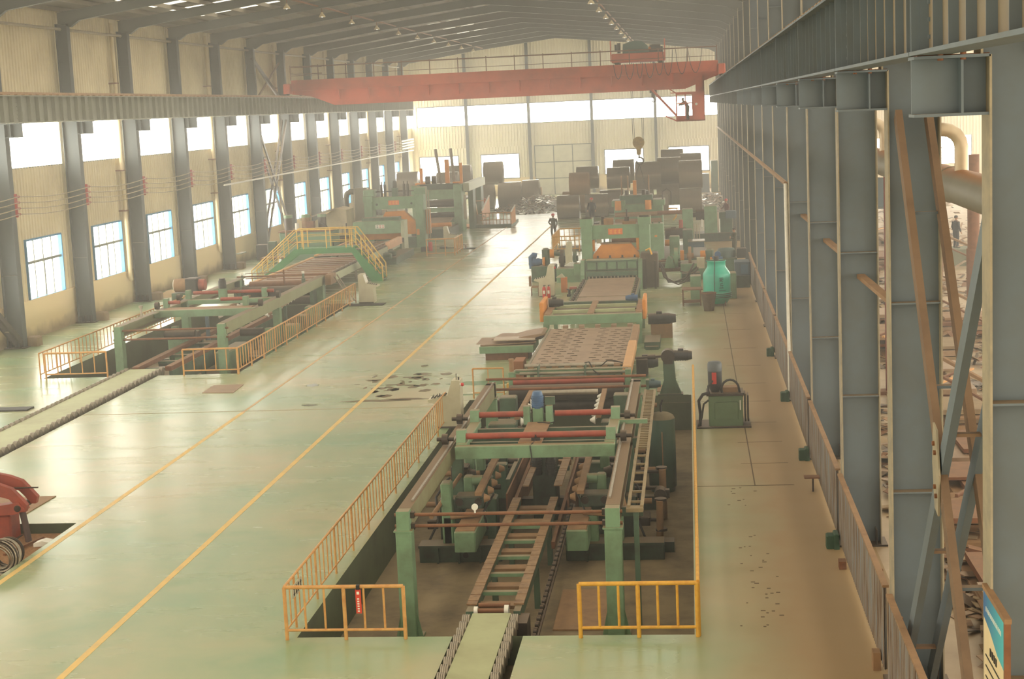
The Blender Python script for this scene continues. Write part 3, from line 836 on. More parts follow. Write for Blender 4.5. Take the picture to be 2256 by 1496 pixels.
# ---- large dust duct behind the colonnade with its bends
t = Thing('dust_duct', 'big round duct, dusty brown on top, beyond the right columns', 'duct', (5.2, 40, 7))
t.part('duct_pipe', MB().cyl((5.1, 12, 7.45), (5.1, 120, 7.45), 0.34, 24).ring((5.1,32,7.45),(5.1,32.05,7.45),0.36,0.3,24), paint('grey_duct_sheet', (140, 136, 122), 0.5, dirt=(120,112,96), amt=0.4, dust=1.0, dustcol=(156, 104, 60)))
for i, (y, x2) in enumerate([(31.0, 5.1), (43.0, 5.1), (52.0, 5.1), (61.0, 5.1)]):
    pts = [(x2, y, 7.5), (x2, y, 8.15)]
    for j in range(5): 
        a = math.pi/2*j/4; pts.append((x2-0.35+0.35*math.cos(a), y, 8.2+0.35*math.sin(a)))
    pts.append((x2-0.75, y, 8.55))
    for j in range(5):
        a = math.pi/2*j/4; pts.append((x2-0.75-0.3*math.sin(a), y, 8.85-0.3*math.cos(a)))
    pts.append((x2-1.05, y, 10.4))
    t.part('bend_pipe', MB().tube(pts, 0.13, 12), paint('pale_bend_sheet', (196, 178, 150), 0.4, 0.3, dirt=(150,120,92), amt=0.4))

# ================================================================ overhead travelling crane
YC = 113.0
t = Thing('overhead_crane', 'red overhead travelling crane spanning the hall', 'crane', (-12.9, YC+1.5, 10.94))
def crane_girder(y0, y1):
    P = [(-28.0, 11.98), (2.2, 11.98), (2.2, 11.0), (1.7, 10.84), (-0.1, 10.15), (-25.0, 10.15), (-26.7, 10.84), (-28.0, 11.0)]
    return MB().prism(P, 'y', y0, y1)
mb = crane_girder(YC+0.12, YC+0.75)
t.part('main_girder', mb, REDC)
t.part('main_girder', crane_girder(YC+2.5, YC+3.1), REDC)
mb = MB().box(-27.9, 2.1, YC-0.5, YC-0.46, 11.24, 11.98).box(-27.9, 2.1, YC-0.46, YC+0.12, 11.24, 11.28).box(-27.9, 2.1, YC-0.46, YC+0.12, 11.94, 11.98)
for i in range(12): mb.prism([(YC+0.12,10.5),(YC+0.12,11.24),(YC-0.4,11.24)],'x',-24.6+i*2.15,-24.54+i*2.15)
mb.box(-25.0, -0.1, YC+0.04, YC+0.14, 10.13, 10.17)
t.part('walkway_side', mb, REDC)
mb = MB()
for x in (-28.2, 2.42):
    mb.bbox(x-0.25, x+0.25, YC-0.7, YC+3.9, 11.05, 11.75, 0.05)
parts(t, 'end_truck', mb, REDC)
mb = MB()
for x in (-28.2, 2.42):
    for y in (YC-0.3, YC+3.5): mb.cyl((x-0.08,y,11.2),(x+0.08,y,11.2),0.26,18)
parts(t, 'truck_wheel', mb, DARKST)
mb = MB(); n = 15
for i in range(n+1):
    x = -27.9 + i*30.0/n; mb.box(x-0.03, x+0.03, YC-0.5, YC-0.44, 11.98, 13.02)
mb.tube([(-27.9,YC-0.47,12.92),(2.1,YC-0.47,12.92)],0.045,6).tube([(-27.9,YC-0.47,12.3),(2.1,YC-0.47,12.3)],0.02,5)
mb.tube([(-27.9,YC-0.47,12.92),(-27.9,YC+1.2,12.92),(-26.0,YC+1.2,12.92)],0.03,5).tube([(-27.9,YC-0.47,12.45),(-27.9,YC+1.2,12.45),(-26.0,YC+1.2,12.45)],0.03,5)
t.part('walkway_railing', mb, RUST)
mb = MB()
for i, (xa_, xb_, s) in enumerate([(-5.0,-4.4,1.0),(-4.2,-3.6,1.05),(-3.4,-3.0,1.0),(-2.8,-2.2,1.0),(-2.1,-1.6,0.85),(-1.6,-0.9,0.9),(-0.7,0.1,0.85),(0.15,1.1,0.8)]):
    pts = []
    zt = 12.0 if xa_ < -1.7 else 12.85
    for j in range(11):
        q = j/10; pts.append((xa_+(xb_-xa_)*q, YC-0.62, zt - (s+(zt-12.0))*math.sin(math.pi*q)**0.6))
    mb.tube(pts, 0.022, 5)
parts(t, 'festoon_cable', mb, BLACK)
# driver's cab hung under the right end
cab = MB()
x0, x1, y0, y1, z0, z1 = -0.75, 1.2, YC-0.6, YC+1.3, 7.9, 9.85
cab.box(x0,x1,y0,y1,z0,z0+0.06).box(x0-0.4,x1,y0,y1,z1,z1+0.06).box(0.38,x1,y0,y0+0.05,z0,z1).box(x1-0.05,x1,y0,y1,z0,z1)
cab.box(x0,x1,y1-0.05,y1,z0,z0+0.35)
for x in (x0, x0+0.62, 0.36): cab.box(x-0.04,x+0.04,y0,y0+0.06,z0,z1)
cab.box(x0-0.02,0.4,y0,y0+0.05,z0+1.2,z0+1.28).box(x0,0.4,y0,y0+0.05,z0,z0+0.1).box(x0,0.4,y0,y0+0.05,z1-0.12,z1)
for x in (x0, x1-0.05): cab.box(x,x+0.05,y1-0.06,y1,z0,z1)
cab.box(x0,x0+0.05,y0,y1,z0+1.2,z0+1.26)
cb = t.part('driver_cab', cab, REDC)
t.part('porthole', MB().cyl((0.62,y0-0.02,9.05),(0.62,y0+0.0,9.05),0.09,12), WHITEP, cb)
mb = MB().beam((-2.4,YC-0.1,10.15),(-0.75,y0,8.3),0.14,0.14).beam((-1.2,YC,10.15),(-0.75,YC,9.85),0.08,0.08).beam((0.9,YC,10.15),(0.9,YC,9.9),0.06,0.06).box(0.6,1.2,YC,YC+0.08,9.85,11.0).box(1.1,1.2,YC,YC+0.5,9.9,11.0)
mb.beam((-0.75,y0,7.95),(-1.5,y0+0.3,8.3),0.08,0.08)
parts(t, 'cab_hanger', mb, REDC)
# trolley with its hoist
t = Thing('hoist_trolley', 'red hoist trolley with green cover on the crane bridge', 'crane trolley', (-3.3, YC+1.6, 12.0))
mb = MB().bbox(-5.15,-1.45,YC+0.1,YC+3.1,12.15,12.75,0.04)
for x in (-5.2,-1.45): mb.box(x-0.04,x+0.04,YC+0.1,YC+0.2,12.2,13.65)
t.part('trolley_frame', mb, REDC)
mb = MB()
for x in (-4.8,-1.8):
    for y in (YC+0.4,YC+2.8): mb.cyl((x,y-0.08,12.16),(x,y+0.08,12.16),0.19,16)
parts(t, 'trolley_wheel', mb, DARKST)
cvr = MB().prism([(-4.4,12.75),(-2.6,12.75),(-2.65,13.25),(-3.0,13.55),(-3.6,13.6),(-4.35,13.4)], 'y', YC+0.5, YC+2.2)
t.part('drum_cover', cvr, paint('green_drum_cover', (62, 104, 92), 0.6, amt=0.4))
mb = MB().cyl((-2.5,YC+0.9,13.05),(-1.75,YC+0.9,13.05),0.26,16).bbox(-2.6,-1.6,YC+1.6,YC+2.4,12.75,13.2).cyl((-4.85,YC+0.6,12.9),(-4.85,YC+0.6,13.4),0.09,10).cyl((-4.65,YC+0.9,12.8),(-4.65,YC+0.9,13.5),0.12,10)
parts(t, 'hoist_motor', mb, BLACKM)
t.part('motor_hub', MB().cyl((-2.5,YC+0.62,13.05),(-2.5,YC+0.68,13.05),0.1,12).box(-2.55,-2.45,YC+0.6,YC+0.9,13.0,13.1), GUARD)
HX, HY = -3.52, YC+1.6
for dx in (-0.42, -0.30, 0.30, 0.42):
    t.part('hoist_rope', MB().cyl((HX+dx*1.05, HY, 12.2), (HX+dx*0.9, HY, 6.55), 0.018, 5, caps=False), BLACK)
hb = MB().cyl((HX,HY-0.16,6.52),(HX,HY+0.16,6.52),0.42,20).prism([(HX-0.2,6.2),(HX+0.2,6.2),(HX+0.14,5.65),(HX-0.14,5.65)],'y',HY-0.14,HY+0.14)
blk = t.part('hook_block', hb, paint('tan_yellow_block', (176, 150, 92), 0.5, dirt=(110,82,56), amt=0.7, scale=3))
pts = [(HX, HY, 5.65), (HX+0.02, HY, 5.5)]
for j in range(13):
    a = math.radians(115 - j*25.0); pts.append((HX+0.06+0.24*math.cos(a), HY, 5.22+0.24*math.sin(a)))
t.part('hook', MB().tube(pts, 0.065, 8), DARKST, blk)
hb = MB().bbox(-2.62,-2.1,HY-0.15,HY+0.15,9.95,10.4,0.05).bbox(-2.5,-2.25,HY-0.1,HY+0.1,9.6,9.95,0.03)
b2 = t.part('auxiliary_block', hb, DARKST)
pts = [(-2.38,HY,9.6)] + [(-2.36+0.13*math.cos(math.radians(100-j*28)), HY, 9.45+0.13*math.sin(math.radians(100-j*28))) for j in range(11)]
t.part('hook', MB().tube(pts,0.035,8), DARKST, b2)
for dx in (-0.1, 0.1): t.part('hoist_rope', MB().cyl((-2.38+dx,HY,12.2),(-2.38+dx,HY,10.35),0.015,5,caps=False), BLACK)
t = Thing('lifting_chain', 'thin dark chain sling hanging below the crane hook', 'chain', (HX, HY-0.05, 4.0))
t.part('chain_leg', MB().tube([(HX, HY, 5.0), (HX-0.22, HY, 4.3), (HX-0.3, HY, 3.8)], 0.02, 5), BLACK)
t.part('chain_leg', MB().tube([(HX, HY, 5.0), (HX+0.2, HY, 4.3), (HX+0.3, HY, 3.6)], 0.02, 5), BLACK)
# overhead lamps
LMP = paint('lamp_enamel', (224, 206, 166), 0.4, amt=0.1)
BULB = glow('dim_lamp_bulb', (1.0, 0.9, 0.7, 1), 1.2)
def lamp(x, y, z, label, group):
    t = Thing('high_bay_lamp', label, 'lamp', (x, y, z-0.5), group)
    t.part('stem', MB().cyl((x,y,z),(x,y,z-0.25),0.025,6), RUST)
    t.part('lamp_shade', MB().lathe((x,y,z-0.5), [(0.2,0.0),(0.17,0.08),(0.07,0.2),(0.06,0.27)], 12), LMP)
    t.part('bulb', MB().sphere((x,y,z-0.44),0.08,8,5), BULB)
for s, (xx, gname) in enumerate([(-20.6, 'left'), (-5.2, 'right')]):
    for i in range(10):
        y = FR[8+i] + 1.0
        lamp(xx, y, roof_z(xx)-0.55, 'small roof lamp of the %s lamp row, %s from the camera end' % (gname, ORD[i]), 'roof lamps')
    solo('lamp_trunking', MB().tube([(xx, FR[4], roof_z(xx)-0.5), (xx, FR[-1]+4, roof_z(xx)-0.5)], 0.05, 6), RUST, 'rusty lamp trunking under the %s roof slope' % gname, 'trunking')
def motor(t, p, d, L=0.5, r=0.16, mat=None, name='motor', parent=None):
    """ribbed electric motor starting at p and pointing along unit vector d"""
    p = Vector(p); d = Vector(d).normalized(); mb = MB()
    mb.cyl(p, p+d*L*0.78, r, 14)
    for i in range(5):
        q = p+d*(L*(0.1+0.13*i)); mb.cyl(q, q+d*0.02, r*1.08, 14)
    mb.cyl(p+d*L*0.78, p+d*L, r*0.92, 14, r*0.75)
    mb.box(p.x+d.x*L*0.4-r*0.5, p.x+d.x*L*0.4+r*0.5, p.y+d.y*L*0.4-r*0.5, p.y+d.y*L*0.4+r*0.5, p.z+r*0.8, p.z+r*1.35)
    return t.part(name, mb, mat or BLACKM, parent)
# ---- bar railings
def railing(pts, label, mat, h=0.98, step=0.34, r=0.02, curved=None, group=None, post_every=5, zb=0.0, bot=0.18):
    """railing along a polyline: posts, two rails, bars"""
    t = Thing('safety_railing', label, 'railing', (pts[0][0], pts[0][1], zb), group)
    for (a, b_) in zip(pts[:-1], pts[1:]):
        A = Vector((a[0], a[1], zb)); B = Vector((b_[0], b_[1], zb)); L_ = (B-A).length; d = (B-A)/L_
        t.part('top_rail', MB().cyl(A+Vector((0,0,h)), B+Vector((0,0,h)), r*1.35, 8), mat)
        t.part('bottom_rail', MB().cyl(A+Vector((0,0,bot)), B+Vector((0,0,bot)), r, 8), mat)
        n = max(2, int(round(L_/step)))
        for i in range(n+1):
            if i == n and (a, b_) != (pts[-2], pts[-1]): continue
            q = A+d*(L_*i/n)
            post = (i % post_every == 0) or i == n
            if post: t.part('post', MB().cyl(q, q+Vector((0,0,h)), r*1.3, 8), mat)
            else: t.part('bar', MB().cyl(q+Vector((0,0,bot)), q+Vector((0,0,h)), r*0.85, 6), mat)
    return t
# ================================================================ LINE ONE: roller conveyor, pit, stacker
CX = -3.87
railing([(-7.45, 46.6), (-7.45, 27.15)], 'long orange bar railing along the left edge of the near pit', ORANGE, h=0.99, step=0.34, r=0.018)
railing([(-7.45, 27.13), (-5.28, 27.13)], 'short orange railing at the front left corner of the near pit', ORANGE, step=0.37, post_every=3, r=0.027)
railing([(-2.14, 27.13), (-0.08, 27.13)], 'short bright yellow railing at the front right of the near pit', YELLOW, step=0.345, post_every=3, r=0.03)
railing([(-0.06, 27.2), (-0.06, 50.4)], 'long yellow railing along the right edge of the near pit', YELLOW, step=0.34, r=0.026)
railing([(-7.2, 50.9), (-6.2, 50.9)], 'small orange railing piece behind the near control desk', ORANGE, step=0.5, post_every=2)
t = Thing('warning_tag', 'narrow red warning tag hanging on the short orange railing', 'tag', (-6.1, 27.08, 0.55))
t.part('tag_plate', MB().box(-6.14,-6.04,27.08,27.09,0.5,0.94), paint('red_tag', (206, 62, 40), 0.5, amt=0.2))
for i in range(6): t.part('tag_letter', MB().box(-6.11,-6.075,27.075,27.08,0.53+i*0.045,0.555+i*0.045), WHITEP)
t.part('tag_symbol', MB().box(-6.115,-6.07,27.075,27.08,0.85,0.9), WHITEP)
t.part('tag_clip', MB().box(-6.12,-6.06,27.06,27.14,0.94,1.02), BLACK)
t = Thing('warning_sign', 'small pale tilted sign on the orange railing corner with four characters', 'sign', (-6.9, 27.25, 0.6))
t.part('sign_plate', MB().prism([(27.55,0.62),(28.25,0.62),(28.25,0.86),(27.55,0.86)],'x',-7.42,-7.41), CREAM)
for i in range(4):
    y = 27.62+i*0.16
    t.part('sign_character', MB().box(-7.405,-7.40,y,y+0.09,0.68,0.70).box(-7.405,-7.40,y,y+0.09,0.78,0.80).box(-7.405,-7.40,y+0.035,y+0.055,0.65,0.83), BLACK)

# roller-disc conveyor in the floor trench in front of the pit
def disc_conveyor(name_lab, x0, x1, y0, y1, z, step, label, right=True, discr=0.15):
    t = Thing('roller_conveyor', label, 'conveyor', ((x0+x1)/2, y0, -0.4))
    plate = paint('pale_green_deck_plate', (172, 176, 134), 0.55, dirt=(140, 132, 96), amt=0.5, scale=1.0)
    t.part('deck_plate', MB().box(x0, x1, y0, y1, z-0.03, z), plate)
    t.part('side_beam', MB().box(x0+0.08, x0+0.14, y0, y1, z-0.35, z-0.03), GREEND)
    t.part('side_beam', MB().box(x1-0.14, x1-0.08, y0, y1, z-0.35, z-0.03), GREEND)
    y = y0+0.2; mb0 = None
    while y < y1-0.05:
        for x, s in ((x0-0.09, -1), (x1+0.09, 1)):
            if mb0 is None:
                m = MB()
                for q in (-0.055, -0.02, 0.015, 0.05): m.cyl((q-0.012,0,0),(q+0.015,0,0),discr,18)
                m.cyl((-0.07,0,0),(0.07,0,0),discr*0.8,14)
                mb0 = m.mesh('disc_roller', BAREST)
            o = bpy.data.objects.new('disc_roller', mb0); C.objects.link(o); o.parent = t.o
            o.location = (x-t.base[0], y-t.base[1], z-0.10-t.base[2])
        y += step
    t.part('drive_shafts', MB().cyl(((x0+x1)/2-0.2,y0,z-0.25),((x0+x1)/2-0.2,y1,z-0.25),0.03,8), DARKST)
    return t
disc_conveyor('a', -4.24, -3.52, 20.0, 28.4, 0.05, 0.38, 'pale green roller conveyor running out of the near pit to the picture bottom')
# slat chain conveyor inside the pit
def slats(t, x0, x1, ya, yb, za, zb, st=0.19):
    n = max(1, int(abs(yb-ya)/st)); mb = MB()
    random.seed(int(x0*100)+int(ya*10))
    for i in range(n):
        y = ya+(yb-ya)*i/n; z = za+(zb-za)*i/n+random.uniform(-0.006, 0.006)
        mb.box(x0, x1, y+0.006, y+abs(yb-ya)/n-0.006, z-0.03, z)
    return t.part('slat_strand', mb, SLATM, kind='stuff')
SLATM = paint('worn_brown_slats', (150, 118, 84), 0.55, 0.2, dirt=(106, 78, 56), amt=0.8, scale=7.0)
t = Thing('chain_conveyor', 'long slat chain conveyor through the middle of the near pit', 'conveyor', (CX, 29, -1.15))
slats(t, -4.43, -4.23, 28.95, 37.2, 0.06, 0.06); slats(t, -3.53, -3.34, 28.95, 37.2, 0.06, 0.06)
slats(t, -4.20, -4.05, 37.3, 39.3, 0.33, 0.33); slats(t, -3.45, -3.25, 37.3, 44.0, 0.33, 0.33)
t.parts('conveyor_rail', MB().box(-4.4,-4.26,28.6,37.3,-0.22,0.02).box(-3.5,-3.37,28.6,37.3,-0.22,0.02), GREEND)
for i in range(13):
    y = 29.4+i*0.62
    t.part('cross_tie', MB().box(-4.26,-3.5,y,y+0.14,-0.12,-0.05) if i % 2 else MB().box(-4.26,-3.5,y,y+0.3,-0.2,-0.13), GREEN if i % 2 else TANST)
for x in (-4.33, -3.44):
    for y in (29.2, 32.4, 35.6): t.part('conveyor_leg', MB().box(x-0.06,x+0.06,y-0.06,y+0.06,-1.15,-0.2), GREEND)
t.parts('idler_roller', MB().cyl((-4.2,28.7,0.0),(-3.6,28.7,0.0),0.045,10).cyl((-4.2,28.95,0.03),(-3.6,28.95,0.03),0.045,10), RUST)
t.parts('end_disc', MB().cyl((-3.68,28.72,0.0),(-3.6,28.72,0.0),0.1,14).cyl((-4.25,28.68,0.0),(-4.18,28.68,0.0),0.09,14), WHITEP)
mb = MB()
for i in range(56):
    y = 28.0+i*0.18; mb.cyl((-3.12,y,-0.30-0.02*(i%2)),(-3.05,y,-0.30-0.02*(i%2)),0.055,6)
t.part('drive_chain', mb, DARKST, kind='stuff')
t.part('chain_guide', MB().box(-3.14,-3.02,27.8,38.2,-0.43,-0.37), DARKST)
t.part('end_bracket', MB().box(-3.4,-3.2,28.1,28.7,-0.55,-0.05), DARKST)
# covers and dark openings on the pit floor
solo('pit_floor_plate', MB().box(-3.0,-1.9,30.9,33.6,-1.15,-1.12), TANST, 'tan steel cover plate on the near pit floor', 'floor plate')
solo('pit_floor_plate', MB().box(-6.2,-5.2,28.2,30.2,-1.15,-1.13), PITC, 'dull concrete-coloured cover on the near pit floor at left', 'floor plate')

# stacker frame: four posts, two rail beams, tie rods
t = Thing('plate_stacker', 'green plate stacker frame standing in the near pit', 'stacker', (CX+0.05, 30.4, -1.15))
def fpost(x0, x1, y):
    m = MB().bbox(x0-0.03,x1+0.03,y,y+0.34,-1.1,1.1,0.015).box(x0-0.06,x1+0.06,y-0.03,y+0.37,1.08,1.11).box(x0,x1,y,y+0.28,1.11,1.5)
    m.box(x0-0.14,x1+0.14,y-0.1,y+0.44,-1.15,-1.11)
    for s, xx in ((-1,x0-0.03),(1,x1+0.03)): m.prism([(xx,-1.11),(xx+s*0.11,-1.11),(xx,-0.6)],'y',y+0.13,y+0.16)
    return m
for nm, x0, x1 in (('left', -5.98, -5.72), ('right', -1.83, -1.55)):
    t.part('front_post', fpost(x0, x1, 30.4), GREEN)
    t.part('rear_post', fpost(x0, x1, 44.7), GREEN)
    t.part('middle_post', MB().box(x0,x1,37.8,38.1,-1.15,1.16), GREEND)
    bm_ = MB().box(x0,x1,30.7,45.2,1.46,1.5).box(x0,x1,30.7,45.2,1.12,1.16)
    xi = x1-0.03 if nm == 'left' else x0
    bm_.box(xi,xi+0.03,30.7,45.2,1.16,1.46).box((x0+x1)/2-0.01,(x0+x1)/2+0.01,30.7,45.2,1.16,1.46)
    t.part('rail_beam', bm_, paint('dusty_green_beam', (126, 124, 90), 0.6, dirt=(106, 90, 62), amt=0.7, scale=1.5, dust=0.95, dustcol=(122, 96, 68)))
    rx = x1-0.06 if nm == 'left' else x0+0.06
    t.part('bright_rail', MB().box(rx-0.025,rx+0.025,31.2,45.0,1.5,1.54), BAREST)
t.parts('tie_rod', MB().cyl((-6.05,30.62,1.38),(-1.5,30.62,1.38),0.035,10).cyl((-6.05,30.62,1.15),(-1.5,30.62,1.15),0.035,10).cyl((-6.0,45.1,1.6),(-1.4,45.1,1.6),0.04,10).cyl((-6.0,45.1,1.3),(-1.4,45.1,1.3),0.04,10), RUST)
t.parts('rod_nut', MB().box(-5.72,-5.64,30.56,30.68,1.32,1.44).box(-1.9,-1.83,30.56,30.68,1.32,1.44).box(-5.72,-5.64,30.56,30.68,1.09,1.21).box(-1.9,-1.83,30.56,30.68,1.09,1.21), DARKST)
t.part('white_target_disc', MB().cyl((-4.42,30.58,1.52),(-4.42,30.62,1.52),0.065,14).cyl((-4.42,30.6,1.4),(-4.42,30.6,1.5),0.02,6), WHITEP)
# cable tray with ladder beside the right beam
tr = MB().box(-1.42,-1.36,31.0,44.0,1.32,1.4).box(-1.16,-1.10,31.0,44.0,1.32,1.4).box(-1.44,-1.10,30.9,31.15,1.28,1.36)
i = 0; y = 31.4
while y < 36: tr.box(-1.36,-1.16,y,y+0.06,1.34,1.38); y += 0.85
while y < 44.0: tr.box(-1.36,-1.16,y,y+0.07,1.34,1.39); y += 0.2
t.part('cable_tray', tr, paint('dusty_tray', (146, 126, 92), 0.6, amt=0.5, scale=3))
t.parts('tray_bracket', MB().box(-1.55,-1.12,31.3,31.4,1.1,1.28).box(-1.55,-1.12,37.9,38.0,1.1,1.3).box(-1.3,-1.2,30.95,31.1,-1.1,1.28), GREEND)

# travelling carriage on the beams
t = Thing('stacker_carriage', 'green travelling carriage with two red shafts on the near stacker', 'carriage', (CX+0.1, 37.5, 1.5))
t.part('front_beam', MB().bbox(-5.62,-1.88,36.1,36.32,1.27,1.57,0.02), GREEN)
t.parts('cross_member', MB().box(-5.5,-2.0,36.85,36.95,1.25,1.5).box(-5.5,-2.0,37.5,37.62,1.3,1.52).box(-5.5,-2.0,38.3,38.42,1.3,1.52), GREEND)
t.part('side_member', MB().bbox(-5.62,-5.36,36.3,39.0,1.45,1.6,0.02), GREEN)
t.part('side_member', MB().bbox(-2.14,-1.88,36.3,39.0,1.45,1.6,0.02), GREEN)
t.part('centre_plate', MB().box(-4.15,-3.6,36.3,38.7,1.56,1.6), TANST)
t.part('red_shaft', MB().cyl((-5.5,36.55,1.72),(-2.0,36.55,1.72),0.075,14), REDR)
t.parts('red_shaft', MB().cyl((-5.5,39.0,1.75),(-4.2,39.0,1.75),0.075,14).cyl((-3.5,39.0,1.75),(-2.0,39.0,1.75),0.075,14), REDR)
for x in (-5.62,-2.1):
    for y in (36.4, 38.85): t.part('bearing_bracket', MB().prism([(y-0.02,1.55),(y+0.36,1.55),(y+0.28,1.88),(y+0.06,1.88)],'x',x,x+0.22), GREEN)
for x in (-4.28,-3.72):
    t.part('gear_bracket', MB().prism([(38.85,1.5),(39.25,1.5),(39.15,1.95),(38.92,1.95)],'x',x,x+0.16), GREEN)
for x in (-5.9,-1.7):
    for y in (36.55, 39.0): t.part('track_wheel', MB().cyl((x-0.07,y,1.66),(x+0.07,y,1.66),0.13,16).cyl((x-0.2,y,1.66),(x+0.2,y,1.66),0.05,8), DARKST)
t.part('motor_stand', MB().box(-4.05,-3.8,38.95,39.2,1.55,1.9), GREEN)
motor(t, (-3.93,39.08,1.88), (0,0,1), 0.42, 0.15, BLUEM)
t.part('side_arm', MB().box(-1.9,-1.2,38.7,38.85,1.5,1.6), GREEN)
t.part('control_box', MB().box(-3.75,-3.5,39.1,39.2,1.95,2.15), GREEND)
t.part('loose_cable', MB().tube([(-3.9,38.6,1.6),(-3.75,38.3,1.66),(-3.6,38.4,1.62),(-3.45,38.35,1.66)],0.015,5).tube([(-3.75,36.5,1.62),(-3.85,36.1,1.55),(-3.82,36.06,1.3),(-3.86,36.06,1.1)],0.014,5), BLACK)
t.part('valve_cluster', MB().box(-3.85,-3.65,36.45,36.6,1.6,1.66).cyl((-3.75,36.5,1.66),(-3.75,36.5,1.74),0.03,8), BLACK)

# machinery in the pit: two mirrored alignment units on a common base
t = Thing('pit_base_frame', 'long dark green base frame across the near pit floor', 'base frame', (CX, 37, -1.15))
t.part('base_beam', MB().bbox(-6.55,-4.6,35.9,36.3,-1.15,-0.75,0.02).box(-6.55,-4.6,35.8,36.35,-0.78,-0.72), DEEP)
t.part('base_beam', MB().bbox(-3.1,-0.82,35.9,36.3,-1.15,-0.75,0.02).box(-3.1,-0.82,35.8,36.35,-0.78,-0.72), DEEP)
t.part('base_beam', MB().box(-6.5,-1.0,40.5,40.8,-1.15,-0.8), DEEP)
mb = MB()
for x in (-6.1,-5.6,-5.1,-2.6,-2.0,-1.4): mb.box(x-0.02,x+0.02,35.78,35.9,-1.15,-0.78)
t.parts('base_rib', mb, DEEP)
t.part('base_hole', MB().cyl((-5.45,35.88,-0.98),(-5.45,35.9,-0.98),0.07,12), BLACK)
def unit(s, label):
    """s=-1 left unit, +1 right unit"""
    c = CX
    X = lambda d: c + s*d
    t = Thing('side_guide_unit', label, 'alignment unit', (X(1.6), 37, -1.15), 'side guide units')
    def bx(d0, d1, y0, y1, z0, z1): return MB().bbox(X(d0), X(d1), y0, y1, z0, z1, 0.03) if X(d0) < X(d1) else MB().bbox(X(d1), X(d0), y0, y1, z0, z1, 0.03)
    D0 = 1.19 if s < 0 else 0.87
    t.part('drive_case', bx(D0, D0+0.49, 34.9, 36.9, -0.63, -0.15), GREEN)
    t.part('case_lid', bx(D0+0.02, D0+0.47, 34.95, 36.9, -0.15, -0.12), TANST)
    t.part('side_slab', bx(1.85 if s < 0 else 1.3, 2.1 if s < 0 else 1.54, 36.0, 36.35, -0.75, -0.08), GREEN)
    t.part('upright', bx(1.88, 2.12, 36.0, 36.4, -0.75, 0.72), GREEN)
    t.part('upright', bx(1.9, 2.15, 40.2, 40.6, -1.1, 0.7), GREEN)
    t.part('inner_upright', bx(1.0, 1.25, 37.4, 37.9, -1.1, 0.0), GREEND)
    t.part('arm_plate', bx(1.48, 1.70, 36.9, 37.2, 0.15, 0.66), GREEN)
    t.part('arm_head', MB().cyl((X(1.25),37.0,0.55),(X(1.5),37.0,0.55),0.12,14), GREEN)
    t.part('arm_plate', bx(1.45, 1.68, 38.9, 39.2, 0.35, 0.85), GREEN)
    t.part('arm_head', MB().cyl((X(1.22),39.0,0.75),(X(1.46),39.0,0.75),0.12,14), GREEN)
    t.part('gear_housing', bx(1.15, 1.8, 36.1, 36.6, 0.1, 0.38), DEEP)
    for d in (1.25, 1.7): t.part('housing_boss', MB().cyl((X(d),36.05,0.25),(X(d),36.1,0.25),0.09,14), DARKST)
    t.part('guide_bar', MB().beam((X(1.18),35.6,0.55),(X(1.18),39.3,0.62),0.16,0.08), TANST)
    t.part('guide_bar', MB().beam((X(1.15),43.9,0.68),(X(1.12),48.2,0.72),0.14,0.08), TANST)
    for i in range(5):
        y = 35.75+i*0.75; t.part('cone_roller', MB().cyl((X(0.93),y,0.42),(X(1.06),y,0.42),0.05,12,0.11), TANST)
    for i in range(6):
        y = 44.0+i*0.72; t.part('cone_roller', MB().cyl((X(0.90),y,0.56),(X(1.05),y,0.56),0.03,12,0.12), WHITEP)
    motor(t, (X(2.0),38.2,0.42), (-s,0,0) if False else (s*0.001+0.0,0,0.0) if False else (s*-1,0,0), 0.42, 0.14, DARKST)
    t.part('push_cylinder', MB().cyl((X(2.25),35.3,0.1),(X(1.9),37.8,0.5),0.05,10), TANST)
    t.part('push_cylinder', MB().cyl((X(1.2),36.0,-0.02),(X(1.9),35.9,-0.06),0.06,10), TANST)
    t.part('hose', MB().tube([(X(2.05),37.1,0.6),(X(2.2),36.9,0.5),(X(2.15),36.7,0.2),(X(2.0),36.6,-0.1)],0.03,6), BLACK)
    t.part('side_block', bx(2.45, 2.7, 37.3, 37.9, -0.72, -0.5), DARKST)
    t.part('rear_housing', bx(1.2, 2.0, 44.0, 44.5, 0.0, 0.5), GREEND)
    t.part('rear_housing', bx(1.45, 1.95, 46.5, 47.0, 0.2, 0.8), GREEND)
    for i, (d, y, z, w_, h_) in enumerate([(2.15,37.4,-0.9,0.5,0.9),(1.5,38.2,-1.0,0.6,1.3),(2.2,39.6,-0.8,0.45,1.1),(1.3,40.4,-1.0,0.5,1.5),(1.9,41.6,-0.9,0.6,1.3),(2.2,43.0,-1.0,0.4,1.2),(1.4,42.8,-0.9,0.6,1.4),(1.7,45.4,-1.0,0.7,1.3),(2.1,47.2,-0.9,0.6,1.5)]):
        t.part('machine_block', bx(d-w_/2, d+w_/2, y, y+0.45, z-0.15, z+h_), (DEEP, GREEND, DARKST)[i % 3])
        t.part('coupling_shaft', MB().cyl((X(d-0.5),y+0.2,z+h_*0.8),(X(d+0.6),y+0.2,z+h_*0.8),0.07,10), DARKST if i % 2 else TANST)
        t.part('round_cover', MB().cyl((X(d),y-0.06,z+h_*0.5),(X(d),y,z+h_*0.5),0.13,14), GREEND if i % 2 else DEEP)
    t.parts('cable_loop', MB().tube([(X(2.3),38.0,0.3),(X(2.5),37.6,0.0),(X(2.4),37.2,-0.5),(X(2.6),36.8,-0.9)],0.03,6).tube([(X(1.0),37.0,0.2),(X(1.2),36.5,-0.1),(X(1.1),36.4,-0.5)],0.025,6), BLACK)
    t.part('slim_rail', MB().beam((X(0.62),34.4,-0.35),(X(0.62),44.0,-0.2),0.08,0.16), RUST)
